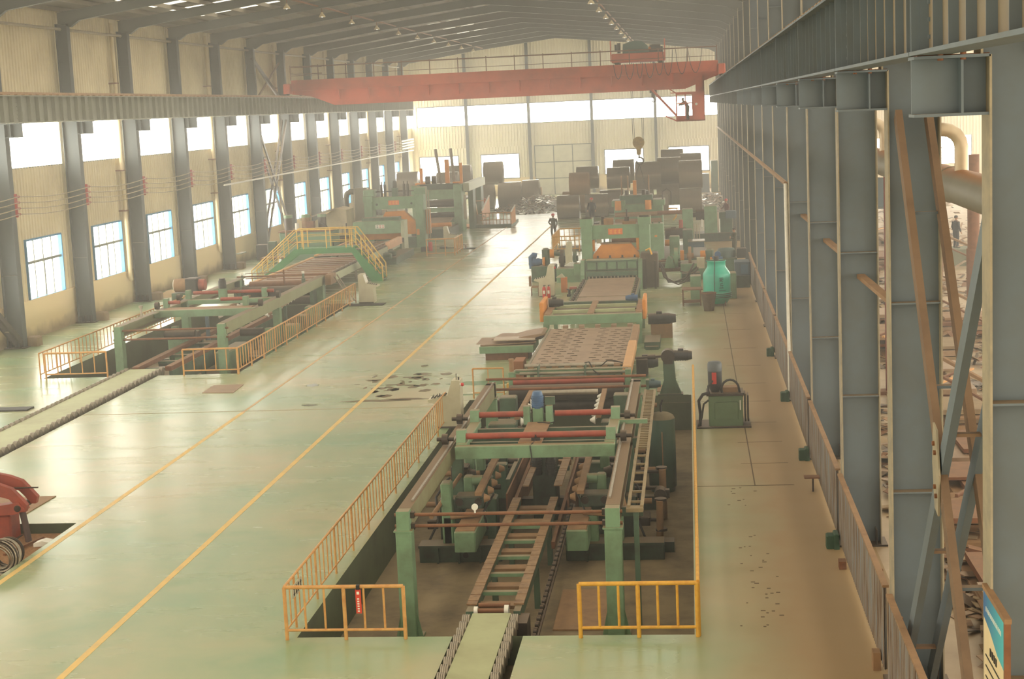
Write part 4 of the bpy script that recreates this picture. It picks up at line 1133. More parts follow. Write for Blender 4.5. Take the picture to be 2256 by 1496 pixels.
    t.part('skirt_plate', MB().box(X(0.72), X(0.76), 37.4, 44.5, -1.1, 0.1), RUST)
    for i in range(4):
        y = 39.8+i*1.1
        t.part('inner_bracket', bx(1.0+0.1*(i%2), 1.5, y, y+0.3, -0.6+0.1*i, 0.3), DEEP if i % 2 else GREEND)
        t.part('shaft', MB().cyl((X(0.8),y+0.6,0.1),(X(1.9),y+0.6,0.1),0.05,8), DARKST)
    return t
unit(-1, 'left green side guide unit in the near pit with rounded drive case')
unit(1, 'right green side guide unit in the near pit with rounded drive case')
t = Thing('lift_table_drive', 'dark greasy drive block in the pit under the carriage', 'drive', (CX, 41, -1.15))
t.part('drive_body', MB().bbox(-4.2,-3.6,39.6,40.6,-1.15,0.55,0.03), DEEP)
t.part('side_plate', MB().box(-4.75,-4.65,38.5,44.5,-1.15,0.2), GREEND)
for i in range(7):
    y = 40.2+i*0.65; t.part('cross_tie', MB().box(-4.2,-3.3,y,y+0.2,0.0,0.12), TANST if i % 2 else GREEND)
motor(t, (-4.05,39.4,0.1), (0,0,1), 0.5, 0.13, BLACKM); motor(t, (-3.7,39.4,0.1), (0,0,1), 0.5, 0.13, BLACKM)
# tank and pipework at the right of the pit
t = Thing('pressure_tank', 'dark green round-topped tank at the right of the near pit', 'tank', (-0.95, 42.6, -1.15))
t.part('tank_shell', MB().lathe((-0.95,42.6,-1.15), [(0.33,0.0),(0.33,0.1),(0.37,0.14),(0.37,1.95),(0.36,2.02)], 28), paint('tank_green', (62, 92, 78), 0.45, dirt=(50, 62, 52), amt=0.5, scale=1.5))
t.part('tank_dome', MB().lathe((-0.95,42.6,-1.15), [(0.37,2.0),(0.33,2.08),(0.22,2.14),(0.08,2.17),(0.001,2.175)], 28), paint('dusty_tank_dome', (108, 96, 70), 0.7, amt=0.4, scale=3))
t.part('top_valve', MB().cyl((-0.95,42.6,1.02),(-0.95,42.6,1.22),0.03,8).beam((-0.95,42.6,1.2),(-0.9,42.6,1.36),0.04,0.05), BLACK)
t.part('side_pipe', MB().tube([(-0.93,42.18,0.55),(-0.93,42.18,-0.7)],0.015,6), TANST)
t = Thing('pipe_run', 'stack of greasy pipe, valve and flanges right of the pit machinery', 'pipework', (-0.9, 39, -1.15))
t.part('vertical_pipe', MB().tube([(-0.88,39.6,-1.15),(-0.88,39.0,-0.4),(-0.88,38.9,0.3)],0.09,12), TANST)
t.part('vertical_pipe', MB().tube([(-0.95,37.2,-1.1),(-0.93,37.0,-0.6),(-0.92,36.9,0.0)],0.085,12), TANST)
for y,z in ((39.0,0.3),(39.2,-0.5),(37.0,0.0),(37.1,-0.75)): t.part('flange', MB().cyl((-0.9,y,z-0.03),(-0.9,y,z+0.03),0.14,14), DARKST)
for i,(y,z) in enumerate(((38.6,-0.1),(39.5,0.1),(38.0,-0.75),(40.2,0.0))): t.part('branch_pipe', MB().cyl((-0.9,y,z),(-1.75,y,z),0.05,8), DARKST)
t.part('foot_block', MB().box(-1.0,-0.6,36.5,36.9,-1.15,-0.9), DEEP)
t.part('valve_body', MB().cyl((-0.92,37.8,-0.1),(-0.92,38.2,-0.1),0.15,14).box(-0.8,-0.7,37.9,38.1,-0.2,0.0), DARKST)

# control desks (cream) along the line
def desk(x, y, label, flip=False, w=0.55, hh=1.38, lamp=True, group=None):
    t = Thing('control_desk', label, 'control desk', (x, y, 0), group)
    P = [(x-0.75,0),(x+0.02,0),(x+0.02,0.02),(x+0.02,hh-0.02),(x-0.02,hh),(x-0.22,hh),(x-0.36,0.98),(x-0.95,0.86),(x-0.95,0.80),(x-0.72,0.74)]
    s = -1 if flip else 1
    P = [(x+(px-x)*s, pz) for px, pz in P]
    t.part('desk_body', MB().prism(P,'y',y,y+w), CREAM)
    mb = MB()
    for i in range(5):
        for j in range(3): 
            px = x+s*(-0.45-0.1*i); pz = 0.96-0.02*i+0.012
            mb.box(px-0.02,px+0.02,y+0.1+0.14*j,y+0.14+0.14*j,pz-0.01,pz+0.02)
    t.parts('button', mb, BLACK)
    t.part('meter_panel', MB().prism([(x+s*-0.235,hh-0.05),(x+s*-0.345,1.03),(x+s*-0.355,1.03),(x+s*-0.245,hh-0.05)],'y',y+0.06,y+w-0.06), WHITEP)
    t.part('desk_plinth', MB().box(x-0.72 if s>0 else x-0.02, x+0.02 if s>0 else x+0.72, y-0.02,y+w+0.02,0,0.05), DARKST)
    if lamp:
        t.part('alarm_lamp', MB().sphere((x+s*0.1,y+0.03,hh-0.12),0.055,12,8), REDB)
        t.part('lamp_socket', MB().cyl((x+s*0.02,y+0.03,hh-0.12),(x+s*0.06,y+0.03,hh-0.12),0.035,8), WHITEP)
    return t
d1 = desk(-6.95, 46.1, 'tall cream control desk with red lamp at the end of the near pit railing', w=0.6, hh=1.42)
d1.part('antenna_switch', MB().cyl((-7.05,46.3,1.42),(-7.05,46.3,1.6),0.012,6).box(-7.0,-6.96,46.25,46.3,1.42,1.5), BLACK)
mb = MB()
for i, seg in enumerate(('L','I','6')):
    x = -7.72+0.09*i
    if seg == 'L': mb.box(x,x+0.015,46.06,46.09,0.91,1.03).box(x,x+0.05,46.06,46.09,0.91,0.925)
    if seg == 'I': mb.box(x+0.02,x+0.035,46.06,46.09,0.93,1.05)
    if seg == '6': mb.box(x,x+0.015,46.06,46.09,0.95,1.07).box(x,x+0.06,46.06,46.09,0.95,0.965).box(x,x+0.06,46.06,46.09,1.0,1.015).box(x+0.045,x+0.06,46.06,46.09,0.95,1.01)
d1.parts('desk_handles', mb, BLACK)
d2 = desk(-6.85, 78.4, 'cream control desk beside two fire extinguishers', w=0.8, hh=1.55)
d3 = desk(-7.0, 93.2, 'cream control desk left of the orange press', w=0.6, hh=1.45, lamp=False)

# gear motor on a tall pedestal, and the low motor beside the tray
t = Thing('pedestal_drive', 'black gear motor on a tall flared green pedestal right of the near pit', 'drive', (-0.9, 50.9, 0))
t.part('pedestal', MB().prism([(-1.15,0.02),(-0.45,0.02),(-0.62,0.45),(-0.66,1.1),(-1.02,1.1),(-1.0,0.45)],'y',50.7,50.95), GREEND)
t.part('gear_box', MB().cyl((-0.85,50.6,1.25),(-0.85,51.0,1.25),0.22,18).box(-0.98,-0.7,50.65,50.95,1.0,1.15), DARKST)
motor(t, (-0.68,50.8,1.25), (1,0,0), 0.6, 0.17, BLACKM)
t.part('drive_shaft', MB().cyl((-1.9,50.8,1.2),(-1.05,50.8,1.24),0.04,8).cyl((-1.5,50.8,1.22),(-1.25,50.8,1.23),0.075,10), DARKST)
t.part('foot_plate', MB().box(-1.2,-0.4,50.6,51.05,0,0.03), DEEP)
t = Thing('small_motor', 'small dark blue motor low beside the cable tray', 'motor', (-1.2, 48.0, 0))
motor(t, (-1.45,48.2,0.8), (1,0,0), 0.4, 0.12, paint('slate_motor', (70, 92, 98), 0.5, amt=0.4))
t.part('motor_bracket', MB().box(-1.5,-1.4,48.05,48.35,0,0.95), GREEND)
solo('floor_cover_plate', MB().box(-1.3,-0.7,46.6,47.9,0,0.02) if False else MB().box(-1.25,-0.6,50.95+0.3,52.4,0,0.02), TANST, 'small brown cover plate lying behind the pedestal drive', 'floor plate')
# hydraulic power pack
t = Thing('hydraulic_power_pack', 'green hydraulic tank with upright black motor right of the near pit', 'hydraulic unit', (0.84, 45.3, 0))
t.part('oil_tank', MB().bbox(0.36,1.33,45.3,46.1,0.04,0.92,0.02), paint('hydraulic_green', (98, 124, 92), 0.45, dirt=(82, 92, 68), amt=0.5, scale=1.5))
t.part('tank_door', MB().bbox(0.52,1.2,45.27,45.31,0.24,0.74,0.02), paint('hydraulic_green', (98,124,92)))
t.part('level_gauge', MB().box(1.24,1.27,45.27,45.3,0.5,0.78), WHITEP)
t.part('tank_lid', MB().box(0.3,1.36,45.25,46.15,0.92,0.99), DARKST)
t.part('lid_box', MB().box(0.75,1.2,45.5,45.9,0.99,1.12), TANST)
t.part('vertical_motor', MB().lathe((0.56,45.6,1.0),[(0.12,0.0),(0.17,0.1),(0.2,0.2),(0.2,0.66),(0.19,0.78),(0.15,0.84),(0.001,0.86)],20), BLACKM)
t.part('red_nameplate', MB().box(0.47,0.60,45.38,45.41,1.25,1.58), paint('red_plate', (186, 52, 42), 0.5, amt=0.3))
t.part('motor_hood', MB().lathe((0.56,45.6,1.0),[(0.205,0.6),(0.205,0.8),(0.18,0.86),(0.001,0.87)],20), paint('blue_grey_hood', (84, 90, 94), 0.5, amt=0.3))
t.part('suction_hose', MB().tube([(0.75,45.4,1.0)]+[(0.98-0.25*math.cos(math.pi*j/8),45.35,1.1+0.27*math.sin(math.pi*j/8)) for j in range(9)]+[(1.25,45.4,1.0),(1.32,45.4,0.85)],0.035,8), BLACK)
t.part('return_hose', MB().tube([(0.4,45.3,1.02),(0.2,45.25,0.98),(0.08,45.25,0.8),(0.12,45.3,0.4),(0.1,45.4,0.05)],0.045,8).tube([(0.36,45.3,0.8),(0.22,45.25,0.7),(0.15,45.25,0.3),(0.05,45.3,0.04)],0.03,8).tube([(0.5,45.4,1.35),(0.36,45.35,1.2),(0.36,45.3,1.05)],0.03,8), BLACK)
t.parts('side_cooler', MB().box(1.38,1.42,45.35,45.9,0.15,0.95).box(1.46,1.5,45.35,45.9,0.15,0.9), DARKST)
t.part('drip_tray', MB().box(0.0,1.55,45.15,46.3,0,0.04), DARKST)
# ================================================================ LINE ONE behind the pit
# straightening rolls at the stacker inlet
t = Thing('pinch_roll_stand', 'green roll stand with pipes and red roll between pit and punched table', 'roll stand', (CX, 50, 0))
t.part('side_frame', MB().bbox(-5.92,-5.72,49.9,50.3,-1.1,1.0,0.02), GREEN)
t.part('side_frame', MB().bbox(-2.2,-2.02,49.9,50.3,-1.1,1.0,0.02), GREEN)
t.part('top_beam', MB().bbox(-5.8,-2.15,50.6,50.8,0.82,0.95,0.02), GREEN)
t.part('white_roll', MB().cyl((-4.8,47.0,0.83),(-2.9,47.0,0.83),0.08,18), BAREST)
t.part('dark_roll', MB().cyl((-5.75,48.6,0.55),(-2.2,48.6,0.55),0.25,22), DARKST)
t.part('dark_roll', MB().cyl((-5.75,48.9,0.1),(-2.2,48.9,0.1),0.25,22), DARKST)
t.part('red_roll', MB().cyl((-5.7,49.3,0.78),(-2.2,49.3,0.78),0.1,16), REDR)
t.part('bright_roll', MB().cyl((-5.5,51.0,1.0),(-2.6,51.0,1.0),0.07,14), BAREST)
t.part('air_pipes', MB().cyl((-5.7,50.1,1.02),(-2.1,50.1,1.02),0.022,6).cyl((-5.7,50.1,0.9),(-2.1,50.1,0.9),0.022,6).cyl((-5.6,50.35,0.86),(-2.2,50.35,0.86),0.05,8), FLANGE)
mb = MB()
for i in range(8): mb.box(-5.4+i*0.4,-5.2+i*0.4,50.9,51.1,0.8,0.98)
t.parts('strip_guide', mb, TANST)
t.parts('pipe_clip', MB().box(-5.0,-4.96,50.0,50.6,0.7,1.15).box(-3.5,-3.46,50.0,50.6,0.7,1.15), GREEND)
t.part('loose_cable', MB().tube([(-3.5,50.5,1.15),(-3.35,50.3,1.2),(-3.2,50.1,0.95),(-2.9,49.9,0.75),(-2.5,49.8,0.85)],0.02,6).tube([(-3.0,50.6,1.0),(-2.8,50.6,1.18),(-2.55,50.7,1.15),(-2.3,50.6,1.1)],0.02,6), BLACK)
t.part('hand_screw', MB().cyl((-5.83,50.1,1.0),(-5.83,50.1,1.35),0.075,12).cyl((-5.83,50.1,1.35),(-5.83,50.1,1.4),0.09,12), TANST)
t.part('yellow_box', MB().box(-6.0,-5.8,50.0,50.3,0.25,0.6), YELLOW)
t.part('end_bracket', MB().beam((-6.2,48.6,-0.2),(-5.8,50.0,0.5),0.12,0.16), GREEN)
solo('brown_carton', MB().bbox(-6.1,-5.75,53.0,53.9,0,0.85,0.01), paint('brown_carton_board', (146, 96, 64), 0.8, amt=0.4), 'upright brown box left of the punched table corner', 'box')
# punched roller table
def roll_table(x0, x1, y0, y1, z, label, holes=True, legs=3):
    t = Thing('roller_table', label, 'conveyor table', ((x0+x1)/2, y0, 0))
    t.part('table_plate', MB().box(x0,x1,y0,(y0+y1)/2-0.01,z-0.03,z).box(x0,x1,(y0+y1)/2+0.01,y1,z-0.03,z), SHEET)
    t.part('side_frame', MB().box(x0-0.08,x0,y0,y1,z-0.3,z+0.02), GREEND)
    t.part('side_frame', MB().box(x1,x1+0.08,y0,y1,z-0.3,z+0.02), GREEND)
    for i in range(legs):
        y = y0+0.3+(y1-y0-0.6)*i/(legs-1)
        for x in (x0+0.05, x1-0.05): t.part('table_leg', MB().box(x-0.06,x+0.06,y-0.06,y+0.06,0,z-0.1), GREEND)
    if holes:
        n = 0; mb1 = MB().cyl((-0.10,0,0.0),(0.10,0,0.0),0.012,6)
        mb1.box(-0.12,-0.09,-0.04,0.04,-0.005,0.006).box(0.09,0.12,-0.04,0.04,-0.005,0.006)
        me = mb1.mesh('disc_roll', DARKST)
        rows = int((y1-y0)/0.5)
        for i in range(rows):
            for c in (-1.25,-0.8,-0.35, 0.45, 0.9, 1.3):
                if n >= 100: break
                n += 1
                o = bpy.data.objects.new('roll_window', me); C.objects.link(o); o.parent = t.o
                o.location = (c+(0.14 if i % 2 else 0), 0.35+i*0.5, z+0.003)
    return t
t = roll_table(-5.42, -2.32, 51.7, 60.3, 0.9, 'tan steel roller table punched with rows of small slots')
t.part('chain_cover', MB().bbox(-2.3,-2.02,50.4,56.0,0.72,1.02,0.02), paint('tan_orange_cover', (206, 156, 98), 0.5, dirt=(170,122,80), amt=0.5, scale=2))
t.part('chain_cover', MB().bbox(-2.28,-2.04,56.0,60.3,0.7,1.0,0.02), TANST)
motor(t, (-2.0,54.5,0.45), (1,0,0), 0.75, 0.2, BLACKM); t.part('motor_gearbox', MB().bbox(-2.0,-1.6,54.2,54.8,0.05,0.62,0.03), DARKST)
# stack of cut plates on a green pallet frame
t = Thing('scissor_cart', 'low green frame carrying loose plates left of the punched table', 'cart', (-6.9, 59, 0))
t.part('cart_deck', MB().bbox(-8.0,-5.95,58.6,60.6,0.28,0.55,0.02), GREEN)
t.part('cart_base', MB().box(-7.8,-6.2,58.8,60.4,0,0.28), RUST)
SHINYPL = paint('pale_grey_plate', (196, 178, 158), 0.45, 0.2, amt=0.3)
for i, (dx, dy, w_, d_, r, z, m) in enumerate([(-7.0,59.6,2.1,1.6,0.1,0.58,'brown lowest'),(-6.6,60.3,1.9,1.5,-0.15,0.64,'brown middle'),(-6.7,59.2,1.55,0.8,0.03,0.72,'pale grey topmost')]):
    ob = solo('steel_offcut', MB().box(-w_/2,w_/2,-d_/2,d_/2,0,0.035), SHEET if i < 2 else SHINYPL, '%s loose steel plate in the pile on the low green cart' % m, 'steel plate', None, base=(0,0,0))
    ob.location = (dx, dy, z); ob.rotation_euler = (0, 0.02*(i-1), r)
solo('rough_sheet_pile', MB().prism([(-8.2,0.55),(-7.3,0.56),(-6.4,0.80),(-5.7,0.9),(-5.6,0.84),(-6.4,0.62),(-7.4,0.555)],'y',59.2,60.9), SHEET, 'curled brown sheet lying under the pale plate on the green cart', 'steel sheet')

# small portal over the line with yellow guards and motors
t = Thing('cross_transfer_portal', 'low green portal with two cross beams and orange end guards', 'portal', (CX-0.1, 64, 0))
for x in (-5.75,-2.1):
    t.part('portal_leg', MB().prism([(x-0.12,0.9),(x+0.12,0.9),(x+0.08,0.6),(x+0.1,0),(x-0.1,0),(x-0.14,0.5)],'y',62.0,62.25), GREEN)
    t.part('portal_leg', MB().box(x-0.08,x+0.08,66.2,66.4,0,1.0), GREEN)
t.part('front_beam', MB().bbox(-5.85,-2.0,61.95,62.25,0.84,1.2,0.02), GREEN)
t.part('rear_beam', MB().bbox(-5.75,-2.1,66.2,66.45,0.9,1.2,0.02), GREEND)
t.parts('slide_rail', MB().box(-5.6,-2.3,63.3,63.5,1.1,1.22).box(-5.6,-2.3,64.9,65.1,1.1,1.22), paint('pale_green_slide', (178,184,140),0.4,amt=0.3))
t.parts('portal_floor', MB().box(-5.6,-2.3,62.4,63.2,0.95,1.0).box(-5.6,-2.3,63.6,64.8,0.95,1.0).box(-5.6,-2.3,65.2,66.2,0.95,1.0), DEEP)
for x in (-5.75,-2.15,-4.05): t.part('long_member', MB().box(x-0.1,x+0.14,62.2,66.2,1.15,1.23), TANST)
t.part('end_guard', MB().bbox(-6.08,-5.92,62.8,65.0,0.85,1.62,0.03), GUARD)
t.part('end_guard', MB().bbox(-2.0,-1.86,62.8,65.0,0.85,1.62,0.03), GUARD)
motor(t, (-5.85,64.5,1.4), (1,0,0), 0.6, 0.17, BLACKM); motor(t, (-2.25,65.3,1.4), (-1,0,0), 0.5, 0.13, BLUEM)
motor(t, (-1.8,63.5,0.75), (1,0,0), 1.1, 0.22, BLACKM)
t.part('motor_pedestal', MB().box(-1.7,-0.85,63.2,63.9,0,0.55), TANST)
t.part('step_block', MB().box(-1.9,-1.3,60.5,62.5,0,0.25).box(-1.85,-1.35,60.2,60.5,0,0.12), GREEND)
t.part('orange_bracket', MB().box(-5.2,-4.9,65.4,65.7,0.6,0.95), GUARD); t.part('orange_bracket', MB().box(-2.9,-2.5,65.4,65.7,0.6,0.95), GUARD)
t.parts('white_guide', MB().box(-4.7,-4.55,63.4,66.5,0.78,0.86).box(-3.2,-3.05,63.4,66.5,0.78,0.86), WHITEP)
mb = MB()
for i in range(5): mb.box(-5.0+i*0.62,-4.8+i*0.62,60.6,60.9,0.86,0.96)
t.parts('end_stop', mb, SHEET)

# inclined brown sheet table up to the shear
t = Thing('feed_table', 'brown sheet-covered feed table below the green shear', 'conveyor table', (CX, 69, 0))
t.part('feed_sheet', MB().box(-5.05,-2.75,68.2,70.2,0.88,0.9).box(-5.05,-2.75,70.3,77.6,0.9,0.92), SHEET)
t.part('side_frame', MB().box(-5.35,-5.1,67.5,77.6,0.6,0.86), GREEND); t.part('side_frame', MB().box(-2.7,-2.5,67.5,77.6,0.6,0.86), GREEND)
me = MB().cyl((-0.06,0,0),(0.06,0,0),0.09,12).mesh('guide_disc', DARKST)
for i in range(12):
    for x in (-5.2,-2.62):
        o = bpy.data.objects.new('guide_disc', me); C.objects.link(o); o.parent = t.o; o.location = (x-CX, -0.8+i*0.75, 0.95)
for x in (-5.2,-2.6):
    for y in (68.2, 73, 77): t.part('table_leg', MB().box(x-0.08,x+0.08,y-0.08,y+0.08,0,0.6), GREEND)

def press(cx, y, s, lab, plate_lab, beamz=(2.25,2.98), hi=3.35, half=1.82, w=0.58, name='leveller_press'):
    """closed frame press: two columns, crosshead with a plate, orange slide"""
    t = Thing(name, lab, 'press', (cx, y, 0))
    for sgn in (-1, 1):
        a, b_ = sorted((cx+sgn*half, cx+sgn*(half-w)))
        t.part('frame_column', MB().bbox(a,b_,y,y+1.3,0,hi,0.04).box(a-0.04,b_+0.04,y-0.04,y+1.34,hi-0.4,hi), GREEN)
    t.part('crosshead', MB().box(cx-half+w,cx+half-w,y+0.15,y+1.1,beamz[0],beamz[1]), GREEN)
    t.part('bed', MB().box(cx-half+w,cx+half-w,y+0.15,y+1.2,0,0.75), GREEND)
    p = t.part('name_plate', MB().box(cx-0.38,cx+0.38,y+0.12,y+0.15,(beamz[0]+beamz[1])/2-0.15,(beamz[0]+beamz[1])/2+0.17), paint('orange_plate', (226, 116, 56), 0.5, amt=0.2))
    # three blurred characters in darker orange-brown
    INK = paint('plate_ink', (240, 176, 60), 0.5, amt=0.1)
    zc = (beamz[0]+beamz[1])/2
    for i, dx in enumerate((-0.22, 0.0, 0.22)):
        t.part('plate_character', MB().box(cx+dx-0.07,cx+dx+0.07,y+0.11,y+0.12,zc+0.07,zc+0.09).box(cx+dx-0.07,cx+dx+0.07,y+0.11,y+0.12,zc-0.08,zc-0.06).box(cx+dx-0.015,cx+dx+0.015,y+0.11,y+0.12,zc-0.1,zc+0.11).box(cx+dx-0.07,cx+dx-0.05,y+0.11,y+0.12,zc-0.08,zc+0.09), INK, p)
    return t
t = press(-3.98, 84.5, 1, 'green press frame with orange slide on the near production line', '')
t.part('orange_slide', MB().prism([(-5.25,0.85),(-5.25,1.35),(-4.75,1.95),(-3.2,1.97),(-2.72,1.4),(-2.72,0.85)],'y',84.75,85.3), GUARD)
t.part('slide_edge', MB().box(-4.8,-3.2,84.7,85.3,1.95,2.02), TANST)
for i in range(4):
    x = -4.95+i*0.65
    t.part('clamp_cylinder', MB().cyl((x,84.5,0.85),(x,84.5,1.25),0.11,12).cyl((x,84.5,1.25),(x,84.5,1.38),0.05,8).box(x-0.16,x+0.16,84.42,84.75,1.1,1.16), DARKST)
t.part('orange_post', MB().box(-5.25,-5.1,84.7,84.9,1.6,2.2), GUARD); t.part('orange_post', MB().box(-2.9,-2.75,84.7,84.9,1.6,2.3), GUARD)
t.part('brown_roll', MB().cyl((-4.3,86.6,2.0),(-2.7,86.6,2.0),0.17,16), RUST)
t.part('top_gear', MB().bbox(-4.6,-4.1,84.9,85.6,2.98,3.3,0.03).box(-3.6,-2.9,84.9,85.6,2.98,3.12), TANST)
t.part('top_screw', MB().cyl((-3.38,85.2,2.98),(-3.38,85.2,3.35),0.13,12).cyl((-3.38,85.2,3.35),(-3.38,85.2,3.75),0.04,8), DARKST)
t.part('top_screw', MB().cyl((-4.65,85.2,2.98),(-4.65,85.2,3.4),0.1,12), DARKST)
t.part('meter_box', MB().box(-5.0,-4.75,84.9,85.1,2.0,2.25), CREAM)
# plate shear in front of it
t = Thing('plate_shear', 'wide green plate shear between brown feed table and orange press', 'shear', (CX-0.1, 81, 0))
t.part('shear_beam', MB().bbox(-5.35,-2.72,80.6,81.5,0.95,1.52,0.03), GREEN)
mb = MB()
for i in range(6): mb.box(-5.33+i*0.51,-5.27+i*0.51,80.5,80.6,0.98,1.42)
mb.box(-5.3,-2.75,80.46,80.6,1.0,1.05)
t.part('front_ribs', mb, DEEP)
t.part('blade_gap_shade', MB().box(-5.3,-2.75,80.55,80.7,0.56,0.74), BLACK)  # black box put in as the shade under the shear beam
t.part('top_strip', MB().box(-5.35,-2.72,80.55,80.62,1.42,1.5), GREEND)
t.part('hold_down_bar', MB().bbox(-5.3,-2.75,80.4,80.6,0.72,0.95,0.02), GREEND)
mb = MB()
for i in range(14): mb.cyl((-5.2+i*0.185,80.45,0.62),(-5.2+i*0.185,80.45,0.74),0.035,8)
t.parts('hold_down_foot', mb, BAREST)
for x in (-5.62,-2.7): t.part('shear_side', MB().prism([(80.3,0),(81.7,0),(81.7,1.5),(80.9,1.5),(80.4,0.8)],'x',x,x+0.2), GREEN)
t.part('yellow_hook', MB().tube([(-2.3,81.0,1.9),(-2.1,80.9,2.0),(-2.0,80.8,1.7)],0.05,8), YELLOW)
t.part('side_drive', MB().bbox(-2.6,-1.7,81.0,82.2,0,1.75,0.05), paint('greasy_brown_drive', (84, 68, 50), 0.5, dirt=(54,44,34), amt=0.8, scale=3))
t.part('drive_post', MB().box(-2.45,-2.3,80.4,80.6,0,1.5).box(-1.9,-1.8,80.4,80.6,0,1.4), DARKST)
t.part('sagging_hoses', MB().tube([(-1.6,80.6,1.3),(-1.4,80.2,0.6),(-0.9,79.9,0.35),(-0.3,80.0,0.55),(0.1,80.5,1.2)],0.05,7).tube([(-1.5,80.4,1.2),(-1.2,80.0,0.45),(-0.7,79.8,0.25),(-0.1,80.0,0.45),(0.3,80.4,1.0)],0.04,7).tube([(-1.5,80.9,0.9),(-1.2,80.6,0.3),(-0.4,80.4,0.3),(0.3,80.8,0.9)],0.05,7), DARKST)
# left drive group
t = Thing('motor_gear_drive', 'motor, orange coupling and two gear discs left of the near press', 'drive', (-7.6, 85.5, 0))
t.part('drive_base', MB().bbox(-8.6,-7.3,85.2,86.6,0,0.85,0.03), GREEND); t.part('drive_base', MB().bbox(-7.2,-5.9,84.6,86.0,0,0.75,0.03), GREEN)
motor(t, (-8.75,85.7,1.05), (1,0,0), 0.7, 0.2, BLUEM)
t.part('blue_elbow', MB().tube([(-8.6,85.6,0.7),(-8.65,85.6,1.3),(-8.5,85.6,1.45),(-8.3,85.6,1.4)],0.13,10), BLUEM)
t.part('orange_coupling', MB().cyl((-8.0,85.7,1.05),(-7.88,85.7,1.05),0.24,16), GUARD); t.part('orange_coupling', MB().cyl((-7.62,86.0,1.45),(-7.4,86.0,1.45),0.24,16), GUARD)
t.part('gear_housing', MB().bbox(-8.05,-7.65,85.8,86.3,0.85,1.75,0.08), GREEND)
t.part('shaft', MB().cyl((-7.4,86.0,1.45),(-6.9,86.0,1.4),0.12,12), GREEND)
t.part('gear_disc', MB().cyl((-7.05,86.0,1.1),(-6.85,86.0,1.1),0.55,28).cyl((-7.15,86.0,1.1),(-6.8,86.0,1.1),0.2,16), DARKST)
t.part('gear_disc', MB().cyl((-6.35,86.0,1.15),(-6.2,86.0,1.15),0.5,28).cyl((-6.4,86.0,1.15),(-6.1,86.0,1.15),0.16,16), GREEND)
t.part('white_cloth', MB().prism([(-6.8,0.85),(-6.5,1.0),(-6.2,0.98),(-6.0,0.8),(-6.4,0.82)],'y',85.0,85.4), WHITEP)
t.part('end_box', MB().bbox(-6.25,-5.9,84.4,85.0,0.4,1.0,0.02), GREEN)
# things around the second desk
def extinguisher(x, y, lab):
    t = Thing('fire_extinguisher', lab, 'fire extinguisher', (x, y, 0), 'red fire extinguishers')
    t.part('cylinder', MB().lathe((x,y,0),[(0.08,0),(0.09,0.03),(0.09,0.46),(0.07,0.53),(0.03,0.57)],18), REDB)
    t.part('valve_head', MB().cyl((x,y,0.57),(x,y,0.62),0.025,8).box(x-0.03,x+0.09,y-0.015,y+0.015,0.61,0.64), BLACK)
    t.part('white_label', MB().box(x-0.05,x+0.05,y-0.095,y-0.088,0.22,0.38), WHITEP)
extinguisher(-7.27, 77.9, 'left red fire extinguisher by the cream desk'); extinguisher(-7.05, 77.95, 'right red fire extinguisher by the cream desk')
t = Thing('office_chair', 'small tan chair beside the cream desk and extinguishers', 'chair', (-7.85, 79.0, 0))
t.part('seat', MB().bbox(-8.0,-7.6,78.8,79.2,0.42,0.5,0.03), TANST); t.part('backrest', MB().bbox(-8.1,-8.0,78.8,79.2,0.5,1.0,0.03), TANST)
for dx,dy in ((-0.15,-0.15),(0.2,-0.15),(-0.15,0.15),(0.2,0.15)): t.part('leg', MB().cyl((-7.85+dx,79+dy,0),(-7.85+dx,79+dy,0.42),0.015,6), RUST)
t = Thing('tool_cabinet', 'small orange cabinet with a folded cream paper on top', 'cabinet', (-6.5, 80.2, 0))
t.part('cabinet_body', MB().bbox(-6.6,-6.3,80.0,80.5,0,0.75,0.02), paint('orange_cabinet', (196, 116, 56), 0.5, amt=0.4)); t.part('cabinet_door', MB().box(-6.58,-6.32,79.98,80.0,0.05,0.7), paint('orange_cabinet', (196,116,56)))
solo('folded_paper', MB().prism([(-6.85,0.76),(-6.55,0.95),(-6.4,0.76),(-6.5,0.752)],'y',80.0,80.3), CREAM, 'folded cream paper leaning on the small orange cabinet', 'paper')
solo('black_stool', MB().cyl((-6.05,78.2,0.12),(-6.05,78.2,0.34),0.06,10).cyl((-6.05,78.2,0.34),(-6.05,78.2,0.38),0.14,14).cyl((-6.05,78.2,0.0),(-6.05,78.2,0.12),0.13,14), BLACK, 'tiny black spool standing on the floor left of the feed table', 'spool')
t = Thing('valve_stand', 'red-topped valve stand leaning beside the brown feed table', 'valve', (-5.75, 75, 0))
t.part('valve_body', MB().beam((-5.8,74.8,0.0),(-5.55,75.4,0.75),0.12,0.12), GREEND); t.part('red_cap', MB().bbox(-5.8,-5.45,75.0,75.4,0.72,0.82,0.02), REDR)

# ---- drives to the right of the near press
t = Thing('control_cubicle', 'tall green cubicle right of the near press', 'cabinet', (-2.05, 95, 0))
t.part('cubicle_body', MB().bbox(-2.52,-1.62,94.9,95.8,0,2.2,0.03), GREEN)
t.part('lifting_lugs', MB().box(-2.3,-2.2,95,95.05,2.2,2.3).box(-1.9,-1.8,95,95.05,2.2,2.3), GREEND)
t.part('orange_mark', MB().box(-2.15,-2.0,94.88,94.9,1.4,1.52), GUARD)
t = Thing('flywheel_drive', 'two toothed green discs with orange coupling and motor right of the near press', 'drive', (0, 84, 0))
t.part('drive_base', MB().bbox(-0.6,0.9,84.0,85.5,0,0.85,0.03), GREEN)
t.part('toothed_disc', MB().cyl((-0.92,84.6,1.15),(-0.72,84.6,1.15),0.52,14).cyl((-1.0,84.6,1.15),(-0.65,84.6,1.15),0.18,14), GREEN)
